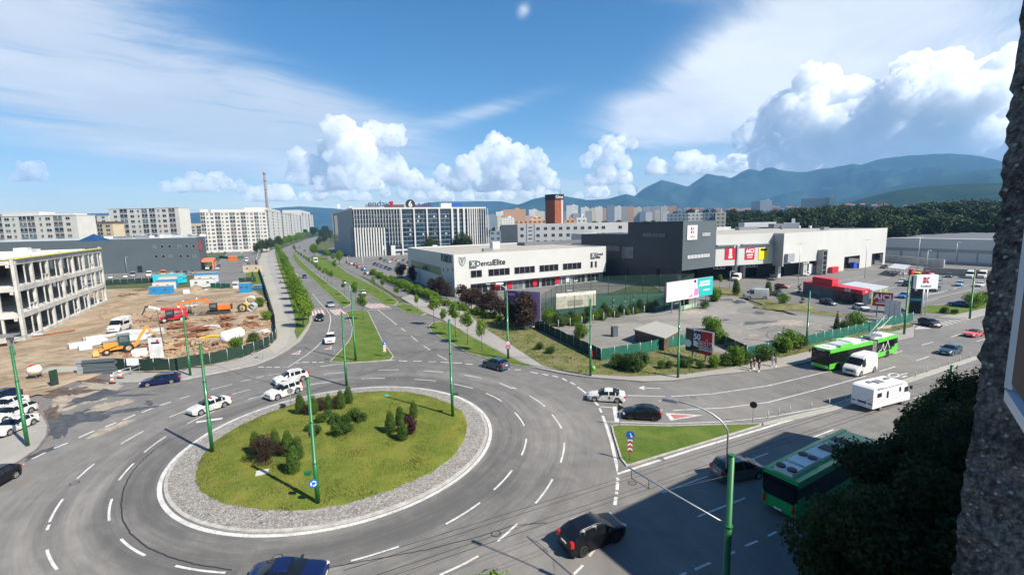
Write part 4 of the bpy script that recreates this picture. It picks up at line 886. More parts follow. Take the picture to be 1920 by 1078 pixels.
# --- white warehouse at the far side of the car park
A, B = (184.9, 231), (215, 186); A = (186, 231); B = (203, 189)
w = Wall(A, (A[0]+(B[0]-A[0])*1.9, A[1]+(B[1]-A[1])*1.9)); wh = empty('warehouse', (A[0], A[1], 0), 'long low white warehouse with grey base and roller shutters beyond the car park', 'warehouse'); zt = 11.0
bk = w.n*-40; b = MB(); quadp(b, [w.A, w.B, w.B+bk, w.A+bk], 6.4, zt); b.build('upper_wall', 'clad_white', wh)
b = MB(); quadp(b, [w.A-w.n*.5, w.B-w.n*.5, w.B+bk, w.A+bk], 0, 6.4); b.build('base_wall', 'clad_grey', wh)
b = MB(); r0, r1, r2, r3 = w.A-w.n*5, w.B-w.n*5, w.B+bk, w.A+bk; b.add([(r0.x, r0.y, zt), (r1.x, r1.y, zt), (r2.x, r2.y, zt), (r3.x, r3.y, zt), ((r0.x+r3.x)/2, (r0.y+r3.y)/2, zt+2.2), ((r1.x+r2.x)/2, (r1.y+r2.y)/2, zt+2.2)], [(0, 1, 5, 4), (2, 3, 4, 5), (0, 4, 3), (1, 2, 5)]); b.build('roof', 'roof_grey', wh)
for x0, x1 in ((1661, 1685), (1691, 1720), (1725, 1755), (1759, 1791), (1796, 1830), (1834, 1866)):
    a0, a1 = w.sz(x0, 480)[0], w.sz(x1, 480)[0]; b = MB(); w.slab(b, a0, 1.0, a1, 4.9, -.5, -.4); b.build('shutter', 'clad_white', wh)
b = MB(); p = G(1812, 493, .2); b.box((p.x, p.y, 1.6), (6, 2.4, 2.6), -1.1); b.box((p.x, p.y, .3), (5.6, 2.2, .3), -1.1); tag(b.build('container', M('container_orange', (.55, .24, .04), .6), org=p), 'orange container standing against the white warehouse shutters', 'container')
b = MB(); p0, p1 = G(1650, 490, .1), G(1770, 502, .1); wq = Wall(p0, p1); wq.slab(b, 0, 0, wq.L, 3.4, -.2, .2); tag(b.build('retaining_wall', 'concrete', org=p0), 'long grey concrete retaining wall below the warehouse', 'wall')
b = MB(); p0, p1 = G(1731, 513, .1), G(1990, 530, .1); wq = Wall(p0, p1); wq.slab(b, 0, 0, wq.L, 2.6, -.2, .2); tag(b.build('retaining_wall', 'path_light', org=p0), 'low cream wall along the back edge of the car park', 'wall')
# --- white low block with rows of square windows
A, B = (-5.0, 235), (47, 226); w = Wall(A, B); lb = empty('white_block', (A[0], A[1], 0), 'long white four storey block with small square windows behind the clinic', 'building'); zt = 21.3
b = MB(); quadp(b, [w.A+w.u*8.5, w.B+w.u*10, w.B+w.u*10-w.n*14, w.A+w.u*8.5-w.n*14], 0, zt); b.build('wall', 'clad_white', lb)
b = MB(); quadp(b, [w.A, w.A+w.u*8.5, w.A+w.u*8.5-w.n*14, w.A-w.n*14], 0, zt-.1); b.build('side_wall', 'clad_slate', lb)
for r_, py in enumerate((428.8, 441.5, 453.5)):
    for px in [979, 1009, 1023, 1037.5, 1051.5, 1065.5, 1079, 1092.5, 1106, 1119, 1131.5, 1163]:
        if px in (979,) and r_ == 2: continue
        a0, z0 = w.sz(px, py-(px-1009)*.018); pane(w, lb, a0-.85, z0-.75, a0+.85, z0+.75, .12, 'glass_dark', 'window_frame', 1)
for py in (426.5, 433, 440.5, 447.5): a0, z0 = w.sz(994.5, py); pane(w, lb, a0-.9, z0-.25, a0+.9, z0+.25, .06)
b = MB(); a0 = w.sz(987, 430)[0]; a1 = w.sz(1001.5, 430)[0]; w.slab(b, a0, 0, a0+.3, zt, .01, .1); w.slab(b, a1, 0, a1+.3, zt, .01, .1); b.build('downpipes', 'metal_grey', lb)
# --- brick tower
A, B = PD(1040.5, 400, 300), PD(1056.8, 400, 303); w = Wall(A, B); tw = empty('brick_tower', (A.x, A.y, 0), 'square red brick tower with a black sign band on top', 'tower')
zt = HZ(A, 364); L_ = w.A-w.n*7-w.u*3.2; b = MB(); quadp(b, [w.A, w.B, w.B+L_-w.A, L_], 0, zt-3.6); b.build('shaft', 'brick_red', tw)
b = MB(); quadp(b, [w.A-w.u*.2+w.n*.2, w.B+w.u*.2+w.n*.2, w.B+L_-w.A, L_-w.u*.2], zt-3.6, zt); hd = b.build('sign_band', 'sign_black', tw)
b = MB(); w.slab(b, w.L*.72, 0, w.L*.9, zt-3.6, .01, .2); b.build('white_strip', 'clad_white', tw)
text('Ome', 2.6, w.P(w.L*.5, zt-1.8, .3), w.u3, (0, 0, 1), 'sign_white', hd, ext=.05); b = MB(); b.tube([(w.B.x-2, w.B.y, zt), (w.B.x-2, w.B.y, zt+3.6)], .12, 5); b.build('aerial', 'metal_grey', tw)
# --- chimney
p = PD(501.5, 393, 900); b = MB(); ht = HZ(p, 323); b.tube([(p.x, p.y, 0), (p.x, p.y, ht*.5), (p.x, p.y, ht)], [2.8, 2.2, 1.7], 20)
ch = empty('chimney', (p.x, p.y, 0), 'very tall slender brick chimney rising behind the white flats', 'chimney'); b.build('stack', M('chimney_brick', (.21, .165, .145), .9, var=.2, scale=.15), ch)
for z in (.75, .87, .97): b = MB(); b.tube([(p.x, p.y, ht*z), (p.x, p.y, ht*z+2.5)], 2.3, 20); b.build('platform', 'metal_grey', ch)

# --- white flats
M('balcony_glass', (.16, .19, .20), .2, var=.3, scale=.3)
WCACHE = {}; M('window_dark', (.025, .022, .022), .45, var=.4, scale=.4)
def flats(name, label, A, B, depth, z0, z1, floors, cols, wall='render_white', top=None, dark='window_dark', skip=(), wsc=1.3):
    w = Wall(A, B); o = empty(name, (w.A.x, w.A.y, 0), label, 'apartment block')
    b = MB(); quadp(b, [w.A, w.B, w.B-w.n*depth, w.A-w.n*depth], 0, z1); b.build('wall', wall, o)
    fh = (z1-z0)/floors; W_ = w.L
    for i in range(floors):
        for (f, wd_, t) in cols:
            wd_ *= wsc; a = f*W_; zc = z0+fh*(i+.5)
            if (i, f) in skip: continue
            vr = random.choice((dark, dark, 'glass_dark', 'brown_dark', 'glass_grey')); key = (round(w.u.x, 4), wd_, t, round(fh, 3), vr)
            if key not in WCACHE:
                b = MB(); wz = Wall(w.A, w.B); wz.A = Vector((0, 0)); ORGZ = None
                if t == 'b':
                    wz.slab(b, -wd_/2, -fh*.38, wd_/2, fh*.42, .01, .10, 0); wz.slab(b, -wd_/2, -fh*.38, wd_/2, -fh*.10, .10, .22, 1); wz.slab(b, -.1, -fh*.1, .1, fh*.42, .1, .2, 2)
                else:
                    wz.slab(b, -wd_/2, -fh*.26, wd_/2, fh*.24, .01, .10, 0); wz.slab(b, -wd_/2-.1, -fh*.31, wd_/2+.1, -fh*.26, .02, .2, 2); wz.slab(b, -.05, -fh*.26, .05, fh*.24, .1, .14, 2)
                q = b.build('window' if t != 'b' else 'balcony', [vr, 'balcony_glass', 'white_frame']); q.parent = o; WCACHE[key] = q
            else: q = WCACHE[key].copy(); COL.objects.link(q); q.parent = o
            P_ = w.P(a, zc); q.location = (P_.x-w.A.x, P_.y-w.A.y, P_.z)
    if top:
        for (f0, f1, h, m_, ind) in top: b = MB(); quadp(b, [w.P(f0*W_, 0, -ind).xy, w.P(f1*W_, 0, -ind).xy, w.P(f1*W_, 0, -depth+1).xy, w.P(f0*W_, 0, -depth+1).xy], z1, z1+h); b.build('penthouse', m_, o)
    b = MB(); ins_ = [w.A, w.B, w.B-w.n*depth, w.A-w.n*depth]
    b.prism([w.P(-.3, 0, .3).xy, w.P(W_+.3, 0, .3).xy, w.P(W_+.3, 0, -depth-.3).xy, w.P(-.3, 0, -depth-.3).xy], z1, z1+.35); b.build('roof_edge', wall, o)
    return o, w
def pl(px, D): return (D*(px-960)/FPX, D)
zf_ = lambda px, py, D: HZ(pl(px, D), py)
C3 = [(.035, 4.2, 'b'), (.10, 1.6, 'w'), (.165, 2.8, 'w'), (.25, 5.5, 'b'), (.32, 1.4, 'w'), (.385, 2.6, 'w'), (.47, 5.6, 'b'), (.555, 2.4, 'w'), (.635, 5.0, 'b'), (.70, 1.3, 'w'), (.765, 2.6, 'w'), (.84, 4.4, 'b'), (.905, 1.4, 'w'), (.96, 2.6, 'w')]
D = 444; flats('apartment_block', 'tall white block of flats with dark balcony columns left of the boulevard', pl(386, 444), pl(508, 470), 16, 2, zf_(440, 398, 452), 10, C3, top=[(.0, .12, 3.0, 'render_white', 2), (.16, .98, 2.6, 'render_white', 2)], wsc=.8)
flats('apartment_block', 'white five bay block of flats with square balconies behind the grey hall', pl(218, 520), pl(347, 520), 18, 2, zf_(282, 391, 520), 8, [(.09, 2.6, 'w'), (.21, 6, 'b'), (.33, 3, 'w'), (.42, 1.4, 'w'), (.51, 4.6, 'b'), (.62, 4.6, 'b'), (.71, 1.6, 'w'), (.79, 3, 'w'), (.90, 5, 'b')])
flats('apartment_block', 'long white block of flats with a curved attic at the far left', pl(-60, 400), pl(157, 400), 18, 2, zf_(80, 405, 400), 7, [(.06, 2.6, 'w'), (.14, 2.6, 'w'), (.20, 1.3, 'w'), (.33, 4.6, 'b'), (.405, 3, 'w'), (.46, 1.5, 'w'), (.54, 4.6, 'b'), (.61, 4.6, 'b'), (.69, 1.3, 'w'), (.755, 3, 'w'), (.84, 5.6, 'b'), (.925, 2.6, 'w')], top=[(.34, .66, 3.4, 'render_white', 3), (.66, .94, 1.6, 'render_white', 4), (.0, .3, 2, 'roof_grey', 3)])
flats('apartment_block', 'low cream block of flats between the two white blocks', pl(146, 470), pl(222, 470), 14, 2, zf_(180, 421, 470), 7, [(.12, 3.6, 'b'), (.32, 1.6, 'w'), (.48, 3.8, 'b'), (.68, 3.8, 'b'), (.88, 3, 'w')], 'render_cream', top=[(.05, 1, 2.6, 'brown_dark', 2)])
flats('apartment_block', 'distant white terrace block seen above the cream flats', pl(152, 640), pl(216, 640), 14, 2, zf_(185, 405, 640), 9, [(.15, 3.6, 'b'), (.4, 3, 'w'), (.6, 5, 'b'), (.85, 3, 'w')])
flats('apartment_block', 'small white block of flats squeezed between two taller blocks', pl(340, 560), pl(388, 560), 14, 2, zf_(365, 424, 560), 7, [(.15, 3.6, 'b'), (.4, 2, 'w'), (.62, 3, 'w'), (.85, 3.6, 'b')], top=[(.3, .9, 3, 'render_cream', 2)])
flats('apartment_block', 'white block of flats with brown stair strips facing the boulevard bend', pl(505, 640), pl(552, 900), 30, 2, zf_(520, 396, 700), 10, [(.08, 3, 'b'), (.25, 2.4, 'w'), (.42, 2, 'w'), (.6, 4, 'b'), (.78, 2.2, 'w'), (.92, 2.2, 'w')], top=[(.1, .6, 4, 'render_white', 2)], wsc=4)
flats('apartment_block', 'white block of flats farther along the boulevard with stepped attic', pl(549, 1000), pl(577, 1250), 40, 2, zf_(560, 402, 1080), 9, [(.1, 4, 'b'), (.3, 2.4, 'w'), (.5, 2.4, 'w'), (.72, 4, 'b'), (.9, 2.4, 'w')], wsc=5)
flats('apartment_block', 'farthest white block of flats beside the boulevard trees', pl(573, 1350), pl(594, 1600), 50, 2, zf_(580, 401, 1450), 9, [(.1, 4, 'b'), (.35, 3, 'w'), (.6, 4, 'b'), (.85, 3, 'w')], top=[(.0, .8, 8, 'render_white', 2)], wsc=6)
# --- grey hall
A = (-262, 224); B = (-168, 251); w = Wall(A, B); hl = empty('grey_hall', (B[0], B[1], 0), 'large slate grey hall with two rows of small square windows behind the site', 'hall'); zt = 17.8
bk = V2((-196, 300)); b = MB(); quadp(b, [w.A, w.B, bk, w.A+bk-w.B], 0, zt); b.build('wall', 'clad_slate', hl)
b = MB(); ins = inset([w.A, w.B, bk, w.A+bk-w.B], .6); quadp(b, ins, zt, zt+.25); b.build('roof', 'metal_light', hl)
for row, cols in ((462.5, (290, 304, 318, 336.5, 350, 363)), (481, (293, 306.5, 320, 339, 352, 364))):
    for k, px in enumerate(cols): a0, z0 = w.sz(px, row-(px-290)*.015); pane(w, hl, a0-.75, z0-.75, a0+.75, z0+.75, .1, 'glass_grey' if (k+int(row)) % 3 == 0 else 'glass_dark', 'window_frame')
b = MB(); a0 = w.sz(262, 500)[0]; w.slab(b, a0-1.0, .2, a0+1.0, 3.8, .02, .2); b.build('door', 'sign_black', hl)
wside = Wall(B, bk); a0, z0, a1, z1 = wside.rect(379, 460, 386, 448); b = MB(); wside.slab(b, 3, 11, 12, 15.5, .1, .5); b.build('sign', 'sign_red', hl)
b = MB(); q = V2(B)+wside.u*10; wside.slab(b, 4, 4.2, 26, 5.4, .3, 6); wside.slab(b, 4, .1, 4.4, 4.2, 5.2, 5.8); wside.slab(b, 25, .1, 25.4, 4.2, 5.2, 5.8); b.build('canopy', 'sign_orange', hl)
b = MB(); p = PD(176, 441, 262); b.add([(p.x-4, p.y-4, zt+.2), (p.x+4, p.y-4, zt+.2), (p.x+4, p.y+4, zt+.2), (p.x-4, p.y+4, zt+.2), (p.x, p.y, zt+3.2)], [(0, 1, 4), (1, 2, 4), (2, 3, 4), (3, 0, 4)]); b.build('skylight_pyramid', M('blue_glass', (.02, .06, .14), .3), hl)
random.seed(3)
for k in range(26):
    a = w.L*random.uniform(.45, .98); p = w.P(a, zt, -random.uniform(2, 24)); b = MB(); b.box((p.x, p.y, zt+.9), (random.uniform(1.5, 4), random.uniform(1.5, 3), random.uniform(.8, 1.8)), .3); b.build('roof_unit', random.choice(['metal_light', 'metal_grey', 'sign_white']), hl)
# --- concrete frame building under construction
Cn = V2((-98.1, 91.9)); w = Wall(Cn, (-126.0, 143.6)); wl = Wall(Cn, Cn+V2((w.u.y, -w.u.x))*-1) ; lx = Vector((-w.u.y, w.u.x)); lx = lx if lx.x < 0 else -lx
wl = Wall(Cn, Cn+lx*30); uc = empty('concrete_frame_building', (Cn.x, Cn.y, 0), 'unfinished three storey concrete frame building without windows at the left', 'building under construction')
zt = HZ(Cn, 486); nb = 7; fh = (zt-.6)/3; bay = w.L/nb; inn = lx
def cbox(mb, a, d, z0, z1, sa, sd, mi=0):
    q = w.A+w.u*a+lx*d; mb.box((q.x, q.y, (z0+z1)/2), (sa, sd, z1-z0), math.atan2(w.u.y, w.u.x), mi)
for f in range(1, 4): b = MB(); cbox(b, w.L/2, 13.2, f*fh+.2, f*fh+.5, w.L-.4, 25.6); b.build('floor_slab', 'concrete', uc)
for f in range(3):
    b = MB(); z = (f+1)*fh
    cbox(b, w.L/2, .35, z-.55, z+.45 if f < 2 else z+.35, w.L-.8, .5); cbox(b, w.L-.35, 12.5, z-.5, z+.4, .5, 24); cbox(b, .35, 13, z-.55, z+.45, .5, 25); b.build('edge_beam', 'concrete', uc)
for k in range(nb+1):
    b = MB(); cbox(b, k*bay+(0.4 if k == 0 else -.4 if k == nb else 0), .4, 0, zt+(.5 if k % 2 else .2), .75 if k else 1.1, .5)
    for f in range(3): cbox(b, k*bay+(.4 if k == 0 else -.4 if k == nb else 0), 1.2, (f+1)*fh-1.1, (f+1)*fh-.45, .6, .5)
    b.build('column', 'concrete', uc)
    if k < nb:
        for f in range(3):
            b = MB(); a = (k+.56)*bay; cbox(b, a, .3, f*fh+(.45 if f else .5), (f+1)*fh-.5, .24, .2)
            if (k*3+f) % 4 == 1: cbox(b, a+bay*.2, .3, f*fh+1.7, f*fh+1.85, bay*.36, .3); cbox(b, a+bay*.2, .3, f*fh+.5, f*fh+1.7, .15, .3)
            b.build('post', 'clad_white' if f % 2 else 'concrete', uc)
for j in (1, 2, 3, 4):
    for k in range(nb+1): b = MB(); cbox(b, min(max(k*bay, .5), w.L-.5), j*6.2, 0, 3*fh, .7, .7); b.build('column', 'concrete', uc)
for k in range(5):
    b = MB(); cbox(b, .35, 6+k*5.2, 0, zt+.3, .8, .8); b.build('column', 'concrete', uc); b = MB(); cbox(b, .35, 3.2+k*5.2, .5, 2*fh, .35, .35); b.build('post', 'concrete', uc)
b = MB(); cbox(b, w.L/2, .5, -.1, .75, w.L, .7); cbox(b, .5, 13, -.1, 1.0, .7, 25); cbox(b, w.L/2, 13, -.1, .3, w.L-.6, 25); b.build('plinth', 'concrete', uc)
b = MB(); cbox(b, w.L*.5, 15, .3, 3*fh-.1, w.L*.93, .5); b.build('interior_shade_wall', 'brown_dark', uc)  # dark wall added behind the openings, its colour stands in for interior shade
b = MB(); cbox(b, w.L/2, .5, zt-.1, zt+.12, w.L-1, 1.6); cbox(b, .6, 12, zt-.1, zt+.1, 1.4, 24); b.build('membrane_edge', M('yellow_tarp', (.55, .50, .15), .8, var=.4, scale=2), uc)
b = MB(); cbox(b, w.L*.45, 13, zt-.05, zt+.2, w.L*.85, 22); b.build('roof_membrane', 'sign_white', uc)
b = MB(); cbox(b, w.L*.6, 9, zt+.2, zt+1.0, 6, 3); cbox(b, w.L*.55, 9, zt+.2, zt+1.5, 3, 2.4); tag(b.build('insulation_stack', 'concrete', org=w.P(w.L*.6, zt)), 'stacked insulation packs on the unfinished roof', 'building material')
b = MB(); cbox(b, w.L*.12, 16, zt+.2, zt+2.2, 8, 4); tag(b.build('tarpaulin_pile', 'sign_white', org=w.P(0, zt)), 'white tarpaulin heap on the left of the unfinished roof', 'building material')
b = MB(); q = Cn+lx*6-w.u*4; b.box((q.x, q.y, 2.2), (12, 3, .3), math.atan2(lx.y, lx.x)); [b.box((q.x+lx.x*t, q.y+lx.y*t, 1), (.4, 2, 2), math.atan2(lx.y, lx.x)) for t in (-5, 0, 5)]; tag(b.build('site_platform', 'metal_grey', org=(q.x, q.y, 0)), 'grey steel platform in front of the unfinished building', 'platform')
# --- our own block: wing that throws the shadow, and the stair of wall beside the viewer
UA = Vector((.845, .535)); NA = Vector((-.535, .845))
M('pebbledash_far', (.20, .19, .19), .95, var=.2, scale=2)
wo = UA*29+NA*2; blk = empty('apartment_block', (wo.x, wo.y, 0), 'grey roughcast block of flats whose wing shades the street', 'apartment block')
b = MB(); quadp(b, [wo, wo+UA*27.7, wo+UA*27.7-NA*14, wo-NA*14], 0, 23.2); b.build('wall', 'pebbledash_far', blk)
wq = Wall(wo, wo+UA*27.7)
ow = -NA*3.2
b = MB(); quadp(b, [ow-UA*14, ow+UA*28.9, ow+UA*28.9-NA*12, ow-UA*14-NA*12], 0, 23.0); b.build('rear_wall', 'pebbledash_far', blk)
for f in range(7):
    for k in range(6):
        b = MB(); c = wo+UA*(3+k*4.2)+NA*.03; b.box((c.x, c.y, 2.2+f*3.0), (1.6, .12, 1.4), math.atan2(UA.y, UA.x)); b.build('window', 'glass_dark', blk)
# pebble-dashed fin wall at the edge of view
mt, bs = newmat('pebbledash'); L = mt.node_tree.links; p = pos()
vo = X.nt.nodes.new('ShaderNodeTexVoronoi'); vo.inputs['Scale'].default_value = 115; L.new(p, vo.inputs['Vector'])
n1 = noise(p, 9, 6, .7); n2 = noise(p, 60, 4, .7)
spk = sstep(X(vo.outputs['Color']), .76, .82)*sstep(X(vo.outputs['Distance'])*-1.0, -.50, -.30)
c = cmix(sstep(n1*.4+n2*.6, .38, .64), (.065, .056, .052), (.30, .26, .235)); c = cmix(spk*.85, c, (.60, .55, .50)); L.new(c, bs.inputs['Base Color']); bs.inputs['Roughness'].default_value = .95
addbump(bs, n2+X(vo.outputs['Distance'])*-.8, 1.0, .01)
E1 = PD(1852, 540, 1.35); dv = Vector((.53, -.85)).normalized(); pv = Vector((.85, .53))
b = MB(); nu, nv = 46, 420; vs = []
for j in range(nv+1):
    z = 19.2+j*(5.2/nv)
    for i in range(nu+1):
        t = i/nu; q = V2(E1)+dv*(t*1.1); bmp = .006*mn.noise(Vector((t*22, z*20, 0)))+.006*mn.noise(Vector((t*60, z*55, 3)))
        e_ = (.006*mn.noise(Vector((0, z*26, 9)))+.007*mn.noise(Vector((4, z*60, 9)))+.010*mn.noise(Vector((7, z*3, 9))))*(1-t)**3
        q = q-pv*bmp+dv*e_*-1; vs.append((q.x, q.y, z))
fs = [(j*(nu+1)+i, j*(nu+1)+i+1, (j+1)*(nu+1)+i+1, (j+1)*(nu+1)+i) for j in range(nv) for i in range(nu)]
b.add(vs, fs, 0, True); q0 = V2(E1)+pv*.03; quadp(b, [q0, q0+dv*1.1, q0+dv*1.1+pv*.22, q0+pv*.22], 19.2, 24.4)
for j in range(nv):       # the rounded outer edge
    a, c_ = vs[j*(nu+1)], vs[(j+1)*(nu+1)]; b.add([a, c_, (q0.x, q0.y, c_[2]), (q0.x, q0.y, a[2])], [(0, 1, 2, 3)])
fw = b.build('fin_wall', 'pebbledash', org=(E1.x, E1.y, 19.2)); tag(fw, 'dark pebble-dashed wall edge close by at the right of the view', 'wall')
cs = empty('open_window', PD(1893, 758, 1.15), 'white framed window sash standing open against the pebble-dashed wall', 'window')
a = PD(1893, 758, 1.15); hd_ = Vector((math.sin(R(39)), math.cos(R(39)), 0)); b = MB()
up_ = Vector((0, 0, 1)); a2_ = a-hd_*.5
b.bar(a+up_*.028, a+up_*1.15, .013, .013); b.bar(a+up_*.014+hd_*.009, a2_+up_*.014, .013, .02)
b.build('frame', M('window_white', (.62, .62, .66), .4), cs)
b = MB(); b.bar(a-hd_*.013+up_*.58, a2_+up_*.58, .006, 1.08); b.build('pane', 'brown_dark', cs)
# ------------------------------------------------------------------ vehicles
def paint(name, col, rough=.3, metal=0.0): return M(name, col, rough, metal, var=.03, scale=.8, spec=.35, coat=.55 if max(col) > .03 else .22)
for n_, c_, m_ in (('white', (.78, .78, .77), 0), ('black', (.005, .005, .008), 0), ('navy', (.006, .012, .06), .1), ('silver', (.42, .44, .46), .6), ('grey', (.12, .13, .14), .5), ('slate', (.07, .11, .15), .4), ('red', (.42, .015, .02), 0),
    ('blue', (.02, .13, .42), .2), ('pale_blue', (.25, .46, .56), .3), ('brown', (.06, .045, .045), .4), ('yellow', (.75, .50, .02), 0), ('green', (.04, .10, .08), .2), ('orange', (.72, .20, .03), 0), ('dark_red', (.14, .02, .03), .2), ('coral', (.62, .09, .10), 0)): paint('paint_'+n_, c_, metal=m_)
M('tyre', (.018, .018, .018), .85, var=.3, scale=6); M('rim', (.50, .51, .53), .35, metal=.6, var=.1); M('rim_dark', (.05, .05, .055), .4, metal=.5); M('car_glass', (.008, .011, .014), .06, spec=.35, var=.2, scale=1, coat=.1)
M('trim_black', (.02, .02, .022), .55); M('lamp_clear', (.70, .73, .76), .12, spec=.8, coat=.8); M('lamp_red', (.50, .01, .012), .2, coat=.8); M('plate', (.75, .75, .72), .5); M('chrome', (.6, .6, .6), .2, metal=.9)
def wheel(par, x, y, r=.33, wd=.22, rim='rim', name='wheel'):
    b = MB(); n = 22; prof = [(-wd/2+.02, r*.66), (-wd/2, r*.72), (-wd/2, r*.93), (-wd/2+.03, r), (wd/2-.03, r), (wd/2, r*.93), (wd/2, r*.72), (wd/2-.02, r*.66)]; vs = []
    for k in range(n):
        a = 2*pi*k/n
        for (dy_, rr) in prof: vs.append((x+math.cos(a)*rr, y+dy_, r+math.sin(a)*rr))
    m_ = len(prof); b.add(vs, [(k*m_+i, k*m_+i+1, ((k+1) % n)*m_+i+1, ((k+1) % n)*m_+i) for k in range(n) for i in range(m_-1)], 0, True)
    t = b.build(name, 'tyre', par, sharp=40)
    s = 1 if y > 0 else -1; b = MB(); b.disc((x, y+s*(wd/2-.07), r), r*.67, n, 0, (0, s, 0), .02)
    for k in range(5):
        a = 2*pi*k/5+.3; c = Vector((x+math.cos(a)*r*.33, y+s*(wd/2-.035), r+math.sin(a)*r*.33)); M4 = Matrix.Rotation(-a, 4, 'Y'); b.box(c, (r*.62, .03, r*.19), M4=M4, mi=1)
    q = 20; ro, ri = r*.69, r*.58; vs = []
    for k in range(q):
        a = 2*pi*k/q; vs += [(x+math.cos(a)*ro, y+s*(wd/2-.015), r+math.sin(a)*ro), (x+math.cos(a)*ri, y+s*(wd/2-.03), r+math.sin(a)*ri)]
    b.add(vs, [(2*k, 2*k+1, 2*((k+1) % q)+1, 2*((k+1) % q)) for k in range(q)], 1)
    b.build('rim', ['trim_black', rim], t); return t
def interp(P, x):
    if x <= P[0][0]: return P[0][1]
    for (a, ya), (c, yc) in zip(P, P[1:]):
        if x <= c:
            t = (x-a)/(c-a); return lerp(ya, yc, t)
    return P[-1][1]
def smoothP(P, x, d=.10): return (interp(P, x-d)+interp(P, x-d/2)+interp(P, x)*2+interp(P, x+d/2)+interp(P, x+d))/6
# kind: length, half width, top line, belt line, glass stations (cowl, screen top, rear top, rear bottom), pillars, axles, wheel radius
KINDS = {
 'sedan': dict(L=4.55, w=.89, top=[(0, .55), (.04, .70), (.25, .80), (1.25, .97), (1.95, 1.36), (2.45, 1.45), (3.1, 1.42), (3.85, 1.12), (4.38, 1.06), (4.5, .95), (4.55, .6)], belt=[(0, .6), (.3, .74), (1.2, .90), (3.2, .97), (4.3, .93), (4.55, .6)], g=(1.28, 2.05, 3.02, 3.80), pil=(2.55, 3.35), ax=(.88, 3.55), r=.33),
 'hatch': dict(L=4.1, w=.87, top=[(0, .55), (.04, .70), (.2, .82), (1.0, 1.0), (1.75, 1.40), (2.3, 1.50), (3.3, 1.45), (3.85, 1.12), (4.02, .95), (4.1, .6)], belt=[(0, .6), (.3, .76), (1.0, .93), (3.3, 1.02), (3.9, 1.0), (4.1, .6)], g=(1.05, 1.85, 3.25, 3.82), pil=(2.4, 3.2), ax=(.80, 3.30), r=.32),
 'wagon': dict(L=4.7, w=.89, top=[(0, .55), (.04, .70), (.25, .80), (1.25, .97), (1.95, 1.36), (2.45, 1.47), (4.0, 1.44), (4.5, 1.06), (4.64, .95), (4.7, .6)], belt=[(0, .6), (.3, .74), (1.2, .90), (4.2, 1.0), (4.5, .98), (4.7, .6)], g=(1.28, 2.05, 3.98, 4.46), pil=(2.55, 3.5), ax=(.90, 3.65), r=.33),
 'suv': dict(L=4.5, w=.93, top=[(0, .62), (.05, .85), (.22, .98), (1.15, 1.14), (1.8, 1.55), (2.3, 1.68), (3.7, 1.63), (4.25, 1.22), (4.42, 1.05), (4.5, .65)], belt=[(0, .7), (.3, .92), (1.1, 1.06), (3.6, 1.15), (4.3, 1.12), (4.5, .7)], g=(1.18, 1.92, 3.70, 4.22), pil=(2.5, 3.4), ax=(.88, 3.58), r=.37),
 'minivan': dict(L=4.4, w=.90, top=[(0, .6), (.05, .82), (.2, .96), (.85, 1.15), (1.7, 1.62), (2.3, 1.80), (3.9, 1.80), (4.22, 1.2), (4.33, 1.05), (4.4, .65)], belt=[(0, .7), (.3, .92), (.9, 1.05), (3.8, 1.12), (4.2, 1.1), (4.4, .7)], g=(.90, 1.80, 3.95, 4.22), pil=(2.3, 3.3), ax=(.85, 3.55), r=.33),
 'van': dict(L=5.6, w=1.0, top=[(0, .65), (.05, .95), (.2, 1.12), (.8, 1.38), (1.55, 2.18), (1.95, 2.50), (2.6, 2.56), (5.35, 2.54), (5.52, 2.40), (5.6, .7)], belt=[(0, .7), (.3, 1.02), (.9, 1.28), (5.4, 1.32), (5.6, .7)], g=(.84, 1.62, 2.35, 2.4), pil=(2.1, 2.2), ax=(.95, 4.45), r=.36, cargo=True),
 'cabrio': dict(L=4.0, w=.85, top=[(0, .5), (.04, .64), (.25, .74), (1.25, .88), (1.7, 1.10), (2.0, 1.20), (2.9, 1.18), (3.4, .96), (3.9, .88), (3.96, .8), (4.0, .5)], belt=[(0, .55), (.3, .68), (1.2, .82), (3.2, .86), (3.9, .8), (4.0, .5)], g=(1.28, 1.85, 2.85, 3.35), pil=(2.35, 2.9), ax=(.78, 3.15), r=.31, soft=True)}
CARP = {}
